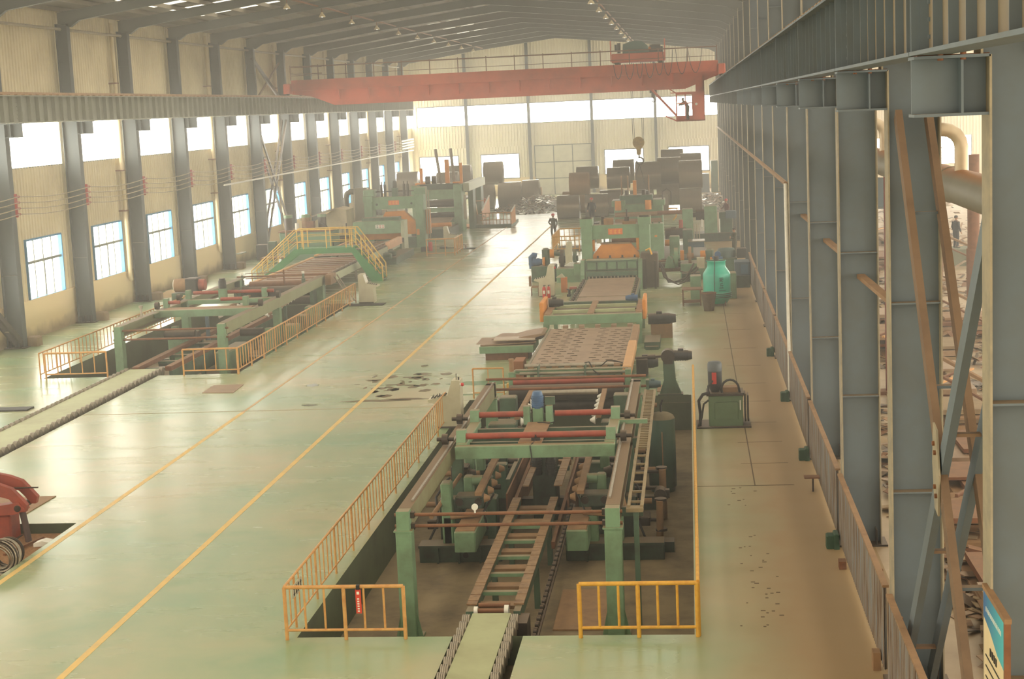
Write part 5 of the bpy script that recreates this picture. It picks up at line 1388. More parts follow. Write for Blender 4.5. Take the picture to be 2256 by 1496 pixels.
t.part('toothed_disc', MB().cyl((-0.18,84.6,1.2),(-0.02,84.6,1.2),0.5,14).cyl((-0.25,84.6,1.2),(0.1,84.6,1.2),0.16,14), TANST)
t.part('bearing_block', MB().prism([(-1.45,0.6),(-0.9,0.6),(-1.0,1.05),(-1.2,1.25),(-1.35,1.0)],'y',84.4,84.8), GREEN)
t.part('orange_plate', MB().box(-0.6,-0.4,84.4,84.8,1.0,1.5), GUARD)
t.part('orange_coupling', MB().cyl((0.45,84.6,1.22),(0.75,84.6,1.22),0.24,18), GUARD)
t.part('gearbox', MB().bbox(0.72,1.15,84.3,85.0,0.7,1.55,0.08), GREEND)
t.part('orange_ring', MB().cyl((0.95,83.8,0.95),(1.1,83.8,0.95),0.22,16), GUARD)
motor(t, (1.05,83.8,1.05), (1,0,0), 0.55, 0.17, BLUEM)
t.part('blower', MB().cyl((1.35,83.7,1.3),(1.35,83.9,1.3),0.17,14), BLUEM)
t.part('green_plinth', MB().bbox(-0.55,0.4,83.0,84.0,0,0.45,0.02), DEEP)
t.part('hose_bundle', MB().tube([(-0.6,83.6,0.5),(-0.2,83.2,0.4),(0.3,83.0,0.8),(0.6,83.1,1.1)],0.05,7), DARKST)
t.part('drive_shaft', MB().cyl((-2.2,84.9,0.95),(-0.6,84.9,0.95),0.06,10), RUST); t.part('drive_shaft', MB().cyl((-2.2,84.7,0.75),(-0.55,84.7,0.75),0.14,12), DARKST); t.part('drive_shaft', MB().cyl((-2.2,84.8,0.5),(-0.55,84.8,0.5),0.13,12), RUST)
t.part('small_cabinet', MB().box(0.25,0.65,82.8,83.2,0.7,1.25), CREAM)
t = Thing('round_motor_cover', 'round dark blue-green motor cover beside a black box, right side', 'motor', (2.0, 86, 0))
t.part('cover', MB().lathe((1.85,86.3,0.9),[(0.5,0),(0.5,0.35),(0.42,0.48),(0.001,0.52)],24), paint('cover_blue_green', (84, 104, 100), 0.45, amt=0.4)); t.part('cover_base', MB().bbox(1.3,2.4,85.8,86.8,0,0.9,0.03), GREEND)
t.part('black_box', MB().bbox(2.4,2.9,85.6,86.4,0.9,1.4,0.02), BLACKM)
t = Thing('blue_control_box', 'long dark blue-grey box on a green base near the fence', 'control box', (2.5, 80, 0))
t.part('box_body', MB().bbox(2.1,2.85,79.5,80.8,0.62,1.3,0.02), paint('slate_blue_box', (74, 92, 104), 0.45, amt=0.4)); t.part('blue_panel', MB().box(2.4,2.75,79.48,79.5,0.7,1.15), paint('panel_blue', (76,106,130),0.4)); t.part('box_base', MB().box(2.0,2.85,79.6,82.0,0,0.6), DEEP)
t = Thing('green_switch_cabinet', 'plain green cabinet behind the teal cooling tower', 'cabinet', (1.2, 76, 0))
t.part('cabinet_body', MB().bbox(-0.1,0.4,75.5,76.3,0,1.1,0.02), GREEN); t.part('cabinet_body', MB().bbox(1.65,2.05,75.3,76.3,0,1.2,0.02), GREEN)
# cooling tower
t = Thing('cooling_tower', 'teal round cooling tower with two black characters on its side', 'cooling tower', (1.1, 73, 0))
TX, TY = 1.1, 73.0
t.part('tower_shell', MB().lathe((TX,TY,0),[(0.60,0.35),(0.62,0.6),(0.62,1.42),(0.60,1.5),(0.42,1.78),(0.41,2.0),(0.46,2.05),(0.44,2.07),(0.38,2.0)],32), TEAL)
t.part('tower_basin', MB().lathe((TX,TY,0),[(0.46,0.12),(0.60,0.32),(0.66,0.36),(0.66,0.62),(0.63,0.64)],32), TEAL)
mb = MB()
for i in range(3): mb.ring((TX,TY,0.40+i*0.08),(TX,TY,0.44+i*0.08),0.675,0.655,32)
t.part('air_louvres', mb, DEEP)
mb = MB()
for a in (45,135,225,315): mb.cyl((TX+0.5*math.cos(R(a)),TY+0.5*math.sin(R(a)),0),(TX+0.5*math.cos(R(a)),TY+0.5*math.sin(R(a)),0.35),0.025,6)
t.parts('tower_leg', mb, RUST)
t.part('fan_motor', MB().cyl((TX,TY,1.9),(TX,TY,2.25),0.12,12).box(TX-0.4,TX+0.4,TY-0.03,TY+0.03,2.04,2.08), BLACKM)
t.part('seam_pipe', MB().tube([(TX-0.12,TY-0.66,0.6),(TX-0.12,TY-0.65,1.42),(TX-0.09,TY-0.46,1.8),(TX-0.08,TY-0.44,2.1)],0.018,6), BLACK)
def strokes(t, segs, x, y, z, s, name, mat, ang=0):
    m = MB()
    for (a, b_, c, d) in segs:
        m.beam((x+a*s*math.cos(ang), y+a*s*math.sin(ang), z+b_*s), (x+c*s*math.cos(ang), y+c*s*math.sin(ang), z+d*s), 0.012, 0.028)
    return t.part(name, m, mat)
INKB = paint('dark_teal_ink', (22, 84, 76), 0.6, amt=0.1)
AN = [(0.5,1.0,0.5,0.85),(0.05,0.85,0.95,0.85),(0.05,0.85,0.05,0.7),(0.95,0.85,0.95,0.7),(0.0,0.45,1.0,0.45),(0.5,0.75,0.2,0.3),(0.2,0.3,0.85,0.0),(0.75,0.5,0.1,0.0)]
QIU = [(0.85,1.0,0.2,0.88),(0.25,0.9,0.25,0.0),(0.25,0.55,0.95,0.55),(0.7,0.55,0.7,0.0),(0.0,0.0,1.0,0.0)]
a0 = R(20)
for seg, z in ((AN,1.14),(QIU,0.86)):
    strokes(t, seg, TX+0.10, TY-0.645, z, 0.2, 'tower_character', INKB, a0)
t.part('small_text', MB().beam((TX+0.08,TY-0.65,0.74),(TX+0.38,TY-0.55,0.74),0.01,0.03), INKB)
t = Thing('waste_bin', 'rusty round waste bin in front of the teal cooling tower', 'bin', (0.70, 71.2, 0))
t.part('bin_body', MB().lathe((0.7,71.2,0),[(0.22,0),(0.33,0.78),(0.34,0.8),(0.30,0.8),(0.2,0.1)],20), paint('brown_bin', (98, 80, 62), 0.7, dirt=(70,52,40), amt=0.7, scale=4))
t.part('bin_rim', MB().ring((0.7,71.2,0.78),(0.7,71.2,0.82),0.35,0.31,20), RUST)
t = Thing('rusty_trestle', 'rusty open steel trestle left of the cooling tower', 'trestle', (-0.15, 73.5, 0))
for x in (-0.45,0.35):
    for y in (73.1,74.0): t.part('trestle_leg', MB().box(x-0.03,x+0.03,y-0.03,y+0.03,0,0.72), RUST)
t.part('trestle_top', MB().box(-0.5,0.45,73.05,74.05,0.72,0.76), RUST); t.part('trestle_shelf', MB().box(-0.45,0.35,73.1,74.0,0.14,0.17), RUST)

# ---- second machine of the near line (further back)
t = Thing('pinch_leveller', 'green levelling machine with two orange cylinders behind the near press', 'leveller', (-3.6, 112, 0))
t.part('leveller_body', MB().bbox(-5.3,-1.9,112,114,0,2.35,0.05), GREEN)
t.part('top_block', MB().bbox(-5.45,-4.5,111.8,114,2.2,2.62,0.03), GREEN); t.part('top_block', MB().bbox(-2.6,-1.75,111.8,114,2.2,2.6,0.03), GREEN)
t.part('middle_block', MB().bbox(-4.9,-2.6,112.2,113.8,2.35,2.95,0.05), GREEND)
for x in (-5.0,-2.9): t.part('orange_cylinder', MB().cyl((x,111.7,1.95),(x,111.7,2.6),0.22,16), GUARD)
t.part('orange_ram', MB().box(-3.95,-3.7,112.4,112.6,2.9,3.95), GUARD)
for x in (-4.75,-2.85,-4.3): t.part('slim_post', MB().cyl((x,112.6,2.9),(x,112.6,4.3),0.05,8), TANST)
t.parts('gear_cluster', MB().cyl((-4.4,112.3,2.95),(-4.4,112.3,3.3),0.16,12).cyl((-3.2,112.3,2.95),(-3.2,112.3,3.3),0.16,12).cyl((-3.0,112.6,2.9),(-3.0,112.6,3.2),0.2,12), DARKST)
t.part('curved_pipe', MB().tube([(-1.9,112.2,2.6),(-1.9,112.2,3.1),(-1.6,112.2,3.3),(-1.3,112.2,3.1),(-1.3,112.2,2.2)],0.05,8), DARKST)
t.part('roll_set', MB().cyl((-5.2,110.8,1.2),(-2.0,110.8,1.2),0.2,16).cyl((-5.2,110.8,1.7),(-2.0,110.8,1.7),0.16,16), TANST)
t.part('yellow_rail', MB().tube([(-1.5,111,2.0),(-0.9,111,2.0),(-1.0,111,1.4),(-1.2,111,1.2)],0.05,8), YELLOW)
t = Thing('work_platform', 'brown platform with loose parts between the two near machines', 'platform', (-4, 100, 0))
t.part('deck', MB().box(-5.4,-2.6,97,104,1.6,1.68), RUST); t.parts('platform_leg', MB().box(-5.3,-5.2,97.1,97.2,0,1.6).box(-2.8,-2.7,97.1,97.2,0,1.6).box(-5.3,-5.2,103.8,103.9,0,1.6).box(-2.8,-2.7,103.8,103.9,0,1.6), GREEND)
t.part('toe_board', MB().box(-5.4,-2.6,97,97.05,1.68,1.85), TANST)
# payoff machinery at the right background
t = Thing('uncoiler_drive', 'green uncoiler with dark round mandrel at the right background', 'uncoiler', (1.8, 107, 0))
t.part('machine_base', MB().bbox(0.2,3.0,106.5,108.5,0,0.55,0.03), DEEP)
t.part('housing', MB().bbox(0.9,1.75,106.8,108.2,0.5,2.35,0.06), GREEN); t.part('housing', MB().bbox(1.9,2.75,107.0,108.2,0.4,1.9,0.04), GREEND)
t.part('mandrel', MB().cyl((0.35,107.2,1.75),(0.95,107.2,1.75),0.35,20).cyl((0.0,107.2,1.75),(0.35,107.2,1.75),0.16,14), DARKST)
t.part('pedestal', MB().bbox(-0.55,0.15,106.8,107.6,0,2.2,0.04), GREEN)
t.part('cross_shaft', MB().cyl((-2.2,107.0,2.0),(-0.5,107.0,2.0),0.14,12), RUST); t.part('blue_gear_cover', MB().bbox(2.3,3.0,106.4,107.0,1.5,2.0,0.04), paint('slate_blue_box', (74,92,104)))
t.part('bright_straps', MB().box(0.7,0.78,106.4,106.5,1.0,1.5).box(1.85,1.93,106.4,106.5,0.6,1.5), WHITEP)
t = Thing('pipe_manifold', 'cluster of green pump blocks and pipes right of the near line', 'pumps', (-0.5, 97, 0))
t.part('blue_table', MB().box(-0.15,0.75,94.8,96.0,0.72,1.05), paint('slate_blue_box', (74,92,104))); t.part('table_top', MB().box(-0.2,0.8,94.7,96.1,1.05,1.1), BAREST)
t.part('pump_block', MB().bbox(-1.3,-0.7,96,97,0,1.3,0.04), GREEN); t.part('pump_block', MB().bbox(-0.5,0.1,97,98,0,1.6,0.04), GREEND)
t.part('dark_pump', MB().cyl((-1.6,99.5,1.2),(-0.3,99.5,1.2),0.35,16), DARKST); t.part('red_fitting', MB().cyl((-0.6,98.6,1.6),(-0.6,98.6,2.1),0.13,12), REDR)
for x in (0.2,0.35,0.5): t.part('thin_pipe', MB().cyl((x,96.2,1.1),(x,96.2,2.0),0.03,6), FLANGE)
motor(t, (-1.5,102.0,1.0), (1,0,0), 1.0, 0.3, DARKST); t.part('orange_cover', MB().cyl((-1.6,97.5,0.8),(-1.0,97.5,0.8),0.2,14), GUARD)
t.part('base_slab', MB().box(-1.8,0.9,94.6,103.5,0,0.12), DEEP)
# yellow fenced pit left of the near line
railing([(-9.0,104.0),(-9.0,109.5),(-7.3,109.5)], 'yellow railing corner left of the near press, farther', YELLOW, step=0.32, r=0.03)
railing([(-8.9,103.0),(-7.2,103.0)], 'yellow railing front left of the near press, nearer', YELLOW, step=0.3, r=0.03)
solo('rubber_mat', MB().box(-9.4,-8.4,101.0,102.2,0,0.03), BLACK, 'black mat on the floor in front of the yellow fenced corner', 'mat')
solo('stair_block', MB().box(-8.7,-7.1,103.2,106.0,0,0.12), paint('grey_step', (120,108,92),0.7,amt=0.3), 'grey low step inside the yellow fenced corner', 'step')
# ================================================================ LINE TWO (left)
C2 = -20.55
railing([(-16.85, 57.15), (-16.85, 78.5)], 'long orange railing along the aisle side of the far left pit', ORANGE, step=0.36, r=0.024)
railing([(-18.95, 57.13), (-16.87, 57.13)], 'short orange railing at the front right corner of the left pit', ORANGE, step=0.42, post_every=5, r=0.027)
railing([(-24.3, 57.13), (-21.9, 57.13)], 'short orange railing at the front left corner of the left pit', ORANGE, step=0.45, post_every=5, r=0.027)
railing([(-24.55, 57.2), (-24.55, 76.0)], 'long orange railing along the window side of the left pit', ORANGE, step=0.4, r=0.022)
disc_conveyor('b', -21.55, -20.35, 38.5, 58.6, 0.06, 0.42, 'long pale roller conveyor running into the left pit', discr=0.17)
t = Thing('plate_stacker', 'green plate stacker frame over the left pit', 'stacker', (C2, 60.5, -1.15))
for x0, x1 in ((-22.82,-22.5),(-18.62,-18.3)):
    for y in (60.5, 69.0, 77.6):
        t.part('frame_post', MB().box(x0,x1,y,y+0.4,-1.15,1.0 if y < 76 else 1.4).box(x0+0.02,x1-0.02,y,y+0.36,1.0,1.46), GREEN)
    t.part('rail_beam', MB().box(x0,x1,60.8,78.6,1.42,1.47).box(x0,x1,60.8,78.6,1.02,1.07).box((x1-0.04) if x0 > -20 else x0, x1 if x0 > -20 else x0+0.04,60.8,78.6,1.07,1.42), paint('dusty_olive_beam', (136,140,104),0.6,dirt=(118,112,80),amt=0.5,scale=1.0,dust=0.9,dustcol=(112,88,62)))
t.parts('tie_rod', MB().cyl((-22.9,60.7,1.28),(-18.2,60.7,1.28),0.04,8).cyl((-22.9,60.7,0.92),(-18.2,60.7,0.92),0.04,8).cyl((-22.9,78.5,1.5),(-18.2,78.5,1.5),0.04,8), RUST)
t.part('end_plate', MB().box(-18.25,-17.95,78.0,79.2,1.0,1.5), TANST)
t.part('cable_ladder', MB().beam((-18.0,78.8,1.4),(-16.9,77.6,0.2),0.04,0.06).beam((-17.85,79.0,1.4),(-16.75,77.8,0.2),0.04,0.06).beam((-17.6,78.5,1.0),(-17.45,78.7,1.0),0.03,0.03).beam((-17.3,78.2,0.7),(-17.15,78.4,0.7),0.03,0.03), BAREST)
t = Thing('stacker_carriage', 'green travelling carriage with red shafts on the left stacker', 'carriage', (C2, 66.5, 1.5))
t.part('front_beam', MB().bbox(-22.75,-18.35,65.2,65.45,1.2,1.5,0.02), GREEN)
t.part('rear_beam', MB().bbox(-22.4,-18.6,68.8,69.05,1.3,1.5,0.02), GREEN)
t.part('deck_plate', MB().box(-22.4,-18.6,65.45,66.2,1.46,1.5), TANST)
t.part('red_shaft', MB().cyl((-22.3,69.4,1.75),(-18.6,69.4,1.75),0.08,12), REDR)
t.parts('red_shaft', MB().cyl((-22.5,66.2,1.72),(-21.9,66.2,1.72),0.08,12).cyl((-20.3,66.9,1.72),(-19.2,66.9,1.72),0.08,12), REDR)
for x in (-22.5,-19.0):
    for y in (66.2, 69.3): t.part('bearing_bracket', MB().box(x-0.1,x+0.1,y-0.15,y+0.15,1.5,1.9), GREEN)
for x in (-22.85,-18.3):
    for y in (66.0,69.0): t.part('track_wheel', MB().cyl((x-0.08,y,1.62),(x+0.08,y,1.62),0.16,14), DARKST)
t.part('motor_stand', MB().box(-21.0,-20.7,68.9,69.3,1.5,1.95), GREEN); motor(t, (-20.85,69.1,1.95), (0,0,1), 0.45, 0.17, BLACKM)
t.part('stop_bracket', MB().cyl((-22.65,63.4,1.5),(-22.65,63.4,1.85),0.05,8).cyl((-22.65,63.4,1.85),(-22.65,63.4,1.95),0.09,8), BAREST)
t.part('hanging_post', MB().box(-20.5,-20.35,65.1,65.2,0.2,1.2), paint('slate_blue_box', (74,92,104)))
t = Thing('side_guide_unit', 'left green guide unit inside the left pit', 'alignment unit', (-22, 66, -1.15))
t.part('drive_case', MB().bbox(-22.1,-21.5,64.8,67.5,-0.6,0.35,0.05), GREEN); t.part('roll_body', MB().cyl((-21.9,64.0,0.6),(-20.6,64.0,0.6),0.2,14), DARKST)
t.part('upright', MB().box(-22.3,-22.05,66,66.3,-1.1,0.7), GREEN); t.part('base_beam', MB().box(-23.2,-20.9,66.6,67.0,-1.15,-0.8), DEEP)
t.part('dark_roller', MB().cyl((-21.8,65.5,0.4),(-20.9,65.5,0.4),0.16,12), DARKST)
t = Thing('side_guide_unit', 'right green guide unit inside the left pit', 'alignment unit', (-19, 66, -1.15))
t.part('drive_case', MB().bbox(-19.7,-19.1,63.5,66.5,-0.9,-0.1,0.05), GREEN); t.part('base_beam', MB().box(-20.2,-17.6,66.6,67.0,-1.15,-0.8), DEEP)
t.part('upright', MB().box(-18.2,-17.9,66,66.3,-1.1,0.5), GREEN); t.part('dark_roller', MB().cyl((-19.4,66.5,0.3),(-18.4,66.5,0.3),0.18,12), DARKST)
for i in range(4): t.part('housing', MB().bbox(-18.2+0.1*(i%2),-17.6,69+i*2.1,69.8+i*2.1,-1.1,0.2+0.15*(i%3),0.03), GREEND if i%2 else GREEN)
t = Thing('chain_conveyor', 'twin dark rail conveyor through the left pit', 'conveyor', (C2, 58, -1.15))
t.part('conveyor_rail', MB().box(-21.5,-21.25,58.7,74,-0.05,0.12), RUST); t.part('conveyor_rail', MB().box(-20.2,-19.95,58.7,74,-0.05,0.12), RUST)
for i in range(9): t.part('cross_tie', MB().box(-21.3,-20.1,59.5+i*1.6,59.8+i*1.6,-0.15,-0.05), GREEND)
t.part('side_plate', MB().box(-19.95,-19.9,58.7,74,-0.7,-0.05), GREEND)
for y in (59,63,67,71): t.parts('conveyor_leg', MB().box(-21.45,-21.3,y,y+0.2,-1.15,-0.05).box(-20.15,-20.0,y,y+0.2,-1.15,-0.05), GREEND)
for s, x in ((-1,-21.9),(1,-19.3)):
    t2 = Thing('cone_roller_row', 'row of white cone rollers at the %s of the left pit' % ('window side' if s < 0 else 'aisle side'), 'rollers', (x, 72, 0.3))
    t2.part('roller_bar', MB().beam((x,71.0,0.5),(x,77.0,0.7),0.14,0.08), TANST)
    for i in range(9): t2.part('cone_roller', MB().cyl((x-s*0.12,71.3+i*0.62,0.42+i*0.02),(x-s*0.3,71.3+i*0.62,0.42+i*0.02),0.11,10,0.03), WHITEP)
    t2.part('bar_support', MB().box(x-0.05,x+0.05,73.8,74.0,-1.15,0.5), GREEND)
t = Thing('pinch_roll_stand', 'dark pinch rolls between the left stacker and its roller table', 'roll stand', (C2, 78, 0))
t.part('dark_roll', MB().cyl((-22.5,78.0,0.75),(-18.8,78.0,0.75),0.28,20), DARKST); t.part('dark_roll', MB().cyl((-22.5,77.4,0.35),(-18.8,77.4,0.35),0.22,20), DARKST); t.part('brown_roll', MB().cyl((-22.5,79.4,0.95),(-18.9,79.4,0.95),0.2,20), RUST)
for x in (-22.6,-18.75): t.part('side_frame', MB().box(x-0.08,x+0.08,77,79.8,0,1.0), GREEND)
for x in (-22.55,-19.4): t.part('hand_screw', MB().cyl((x,78.2,1.0),(x,78.2,1.35),0.1,12).cyl((x,78.2,1.35),(x,78.2,1.6),0.06,10), GREEND); t.part('screw_top', MB().cyl((x,78.2,1.6),(x,78.2,1.72),0.07,10), WHITEP)
t.part('guide_rods', MB().cyl((-22.6,79.0,1.35),(-21.0,79.0,1.35),0.02,6).cyl((-22.6,79.0,1.6),(-20.6,79.0,1.62),0.02,6).box(-20.62,-20.58,78.9,79.1,1.0,1.75), RUST)

# wide table of the left line
def roll_table2(x0, x1, y0, y1, z, lab):
    t = Thing('roller_table', lab, 'conveyor table', ((x0+x1)/2, y0, 0))
    tm = paint('mottled_roller_deck', (158, 132, 112), 0.5, 0.2, dirt=(110, 84, 66), amt=0.9, scale=2.2, stretch=(1.5,3,1))
    t.part('table_deck', MB().box(x0,x1,y0,y1,z-0.04,z), tm)
    t.part('side_plate', MB().box(x1+0.12,x1+0.2,y0,y1,z-0.4,z-0.02), paint('pale_green_side', (176,180,150),0.5,dirt=(150,144,116),amt=0.4,scale=1))
    t.part('side_plate', MB().box(x0-0.2,x0-0.12,y0,y1,z-0.4,z-0.02), GREEND)
    t.part('chain_cover', MB().bbox(x0-0.25,x0-0.05,y0,y1,z-0.04,z+0.06,0.01), paint('tan_orange_cover', (206,156,98)))
    me = MB().cyl((-0.07,0,0),(0.07,0,0),0.13,10).mesh('disc_roller', DARKST); n = int((y1-y0)/0.42)
    for i in range(min(n,50)):
        o = bpy.data.objects.new('disc_roller', me); C.objects.link(o); o.parent = t.o; o.location = (x1+0.06-(x0+x1)/2, 0.2+i*0.42, z-0.06)
    y = y0+0.8
    while y < y1:
        for x in (x0, x1+0.1): t.part('table_leg', MB().box(x-0.06,x+0.06,y-0.06,y+0.06,0,z-0.3), FLANGE if x > x0 else GREEND)
        y += 4.5
    for k in range(int((y1-y0)/1.1)):
        t.part('shaft_row', MB().cyl((x0+0.2,y0+0.6+k*1.1,z+0.01),(x1-0.2,y0+0.6+k*1.1,z+0.01),0.035,8), RUST if k%2 else TANST)
    return t
roll_table2(-22.4, -19.25, 79.9, 93.5, 1.0, 'wide mottled roller table passing under the yellow footbridge')
t = roll_table2(-22.4, -19.3, 94.3, 103.8, 1.05, 'rear roller table sloping up to the left green shear')
t.part('orange_cover', MB().bbox(-19.25,-18.95,99.5,104.0,0.85,1.3,0.02), paint('salmon_cover', (226,176,136),0.5,amt=0.3))
for i in range(4):
    x = -22.0+i*0.75; t.part('roller_strip', MB().box(x,x+0.14,96,103,1.08,1.14), BAREST)
t.part('green_box_beam', MB().bbox(-19.2,-18.3,98,104.5,0,0.45,0.03), GREEND); motor(t, (-19.0,97.5,0.6), (1,0,0), 0.5, 0.2, GREEND); motor(t, (-19.0,99.0,0.65), (1,0,0), 0.5, 0.2, GREEND)

# footbridge with stairs over the left table
t = Thing('footbridge', 'green stepped footbridge with yellow handrails over the left line', 'footbridge', (C2, 88.6, 0))
FY0, FY1 = 88.4, 89.5
PX0, PX1, PZ = -22.15, -19.0, 2.0
def string(y):
    # outline of one stringer
    return MB().prism([(-24.9,0),(-24.55,0),(PX0+0.02,PZ-0.32),(PX1-0.05,PZ-0.32),(-18.0,0.0),(-17.35,0),(-17.3,0.12),(PX1+0.1,PZ),(PX0-0.15,PZ)], 'y', y-0.03, y+0.03)
t.part('stringer', string(FY0), GREENB); t.part('stringer', string(FY1), GREENB)
t.part('landing', MB().box(PX0,PX1,FY0,FY1,PZ-0.06,PZ-0.02), GREENB)
for i in range(7):
    q = (i+0.5)/7; x = PX1+0.1+(-17.4-PX1)*q; z = PZ*(1-q)-0.04
    t.part('tread', MB().box(x-0.16,x+0.14,FY0,FY1,z,z+0.04), GREEND)
    x = PX0-0.1-( -PX0+24.75)*q; t.part('tread', MB().box(x-0.14,x+0.16,FY0,FY1,z,z+0.04), GREEND)
for y in (FY0, FY1):
    hb = MB(); H_ = 1.05
    path = [(-24.9,y,0.05),(-24.9,y,0.85),(PX0-0.15,y,PZ+H_),(PX1+0.15,y,PZ+H_),(-17.35,y,0.95),(-17.35,y,0.05)]
    t.part('handrail', MB().tube(path,0.035,8), BRIDGEY)
    for h in (0.35, 0.7):
        t.part('mid_rail', MB().tube([(-24.8,y,0.1+h*0.9),(PX0-0.12,y,PZ+h),(PX1+0.1,y,PZ+h),(-17.45,y,0.1+h*0.9)],0.02,6), BRIDGEY)
    for x in (PX0, PX0+0.35, (PX0+PX1)/2+0.1, PX1-0.35, PX1):
        t.part('rail_post', MB().cyl((x,y,PZ-0.05),(x,y,PZ+H_),0.035,8), BRIDGEY)
    for i in range(1,4):
        q = i/4
        x = PX1+0.15+(-17.35-PX1-0.15)*q; z = PZ*(1-q); t.part('rail_post', MB().cyl((x,y,z-0.05),(x,y,z+H_*0.95),0.028,8), BRIDGEY)
        x = PX0-0.15+(-24.9-PX0+0.15)*q; t.part('rail_post', MB().cyl((x,y,z-0.05),(x,y,z+H_*0.95),0.028,8), BRIDGEY)

# shear and press of the left line
t = Thing('plate_shear', 'green plate shear with white name plate on the left line', 'shear', (-20.5, 104.8, 0))
t.part('shear_beam', MB().bbox(-22.1,-19.05,104.2,105.4,1.5,2.35,0.03), GREEN)
t.part('upper_ledge', MB().bbox(-21.7,-19.2,104.4,105.4,2.35,2.55,0.02), GREEND)
t.part('shear_side', MB().prism([(104.1,0),(105.6,0),(105.6,2.3),(104.4,2.3),(104.1,1.6)],'x',-19.05,-18.85), paint('pale_green_side', (176,180,150)))
t.part('shear_side', MB().prism([(104.1,0),(105.6,0),(105.6,2.3),(104.4,2.3),(104.1,1.6)],'x',-22.3,-22.1), GREEN)
t.part('orange_inner_guard', MB().box(-22.0,-19.1,105.0,105.1,1.05,1.45), GUARD)
t.part('name_plate', MB().box(-20.75,-20.15,104.17,104.2,1.85,2.1), WHITEP)
INKR = paint('plate_red_ink', (196,96,96),0.5,amt=0.1)
for i in range(3):
    x = -20.68+i*0.19
    t.part('plate_character', MB().box(x,x+0.12,104.15,104.17,2.02,2.04).box(x,x+0.12,104.15,104.17,1.9,1.92).box(x+0.05,x+0.07,104.15,104.17,1.88,2.07), INKR if i else INKB)
t.part('foot_cylinder', MB().cyl((-18.95,104.0,0.9),(-18.95,104.0,1.2),0.1,10), DARKST)
t = press(-20.55, 110.0, 1, 'tall green press frame with orange slide on the left line', '', beamz=(2.75,3.6), hi=3.7, half=2.1, w=0.6, name='leveller_press')
t.part('orange_slide', MB().prism([(-22.0,0.95),(-22.0,1.7),(-21.7,1.75),(-21.2,2.55),(-19.9,2.6),(-19.1,1.8),(-19.1,0.95)],'y',110.3,110.9), GUARD)
for x in (-21.15,-20.0): t.part('slide_hole', MB().cyl((x,110.28,1.75),(x,110.31,1.75),0.1,14), BLACK)
for x in (-21.75,-19.3): t.part('crosshead_hole', MB().cyl((x,110.12,3.1),(x,110.16,3.1),0.08,12), BLACK)
t.part('screw_jack', MB().bbox(-22.7,-21.9,110.2,111.2,3.7,4.15,0.04), GREEN); t.part('screw_jack', MB().bbox(-19.1,-18.3,110.2,111.2,3.7,4.2,0.04), GREEN)
for x in (-21.45,-21.2,-19.85,-19.6): t.part('pull_rod', MB().cyl((x,110.6,3.6),(x,110.6,4.45),0.09,10).cyl((x,110.6,4.45),(x,110.6,4.65),0.04,8), DARKST)
motor(t, (-20.5,110.6,4.2), (0,0,1), 0.5, 0.15, BLACKM); t.part('motor_seat', MB().box(-20.7,-20.3,110.4,110.8,3.6,4.2), GREEND)
t.part('cross_shaft', MB().cyl((-21.9,110.7,3.95),(-19.1,110.7,3.95),0.04,8), DARKST)
t.part('bright_tie', MB().box(-21.0,-19.9,110.2,110.25,2.65,2.72), BAREST)
t.part('side_orange', MB().box(-18.4,-18.15,110.6,111.2,0.9,2.6), GUARD); t.part('orange_hook', MB().box(-19.0,-18.8,109.9,110.0,0.9,1.3), GUARD)
t.part('side_pipes', MB().cyl((-18.2,110,0.3),(-18.2,110,4.2),0.05,8).cyl((-18.05,110,0.3),(-18.05,110,4.0),0.04,8), FLANGE)
# cabin-like grey box with bent duct
t = Thing('oil_mist_filter', 'tall grey box with a bent round duct beside the left press', 'filter unit', (-23.3, 112, 0))
t.part('filter_box', MB().bbox(-23.7,-22.75,111.8,113,1.2,4.2,0.04), paint('grey_filter_box', (122,114,98),0.6,amt=0.4)); t.part('box_edge', MB().box(-22.75,-22.65,111.8,112.0,2.8,4.2), WHITEP)
t.part('bent_duct', MB().tube([(-23.7,112.2,3.95),(-24.0,112.2,3.98),(-24.25,112.2,3.85),(-24.35,112.2,3.5),(-24.35,112.2,0.4)],0.2,14), paint('dark_duct', (84,78,64),0.6,amt=0.4))
t.parts('box_leg', MB().box(-23.7,-23.6,111.8,111.9,0,1.2).box(-22.85,-22.75,111.8,111.9,0,1.2), GREEND)
# hydraulic tank with three motors at the window side
t = Thing('hydraulic_station', 'big green hydraulic tank with three upright motors by the windows', 'hydraulic unit', (-25.6, 104, 0))
t.part('tank_body', MB().bbox(-27.1,-23.6,103.5,106,0,1.85,0.04), paint('sea_green_tank', (112,150,124),0.45,dirt=(96,120,96),amt=0.4,scale=0.8)); t.part('tank_top', MB().box(-27.15,-23.55,103.4,106,1.85,1.95), RUST)
for i,x in enumerate((-26.7,-25.5,-24.4)):
    t.part('motor', MB().cyl((x,104.5,1.95),(x,104.5,2.75),0.28,16), DARKST if i != 1 else TANST); t.part('motor_cap', MB().cyl((x,104.5,2.75),(x,104.5,2.95),0.3,16), GREEN)
t.part('white_can', MB().cyl((-26.05,104.2,1.95),(-26.05,104.2,2.4),0.13,12), WHITEP)
t.part('pipe_block', MB().box(-25.4,-24.9,104.1,104.6,1.95,2.5), RUST)
t.part('curved_hose', MB().tube([(-24.4,103.9,2.4),(-24.0,103.8,2.2),(-23.7,103.8,1.6),(-23.6,103.8,0.8)],0.07,8), BLACK)
t.part('return_pipe', MB().tube([(-26.6,103.4,2.0),(-26.6,103.3,1.5),(-26.3,103.3,1.2),(-25.0,103.3,1.2)],0.08,8), TANST)
t = Thing('switch_box', 'small dark switch box on the floor left of the hydraulic tank', 'box', (-27.7, 104, 0))
t.part('box_body', MB().bbox(-27.9,-27.4,103.4,103.9,0,1.3,0.02), GREEND)
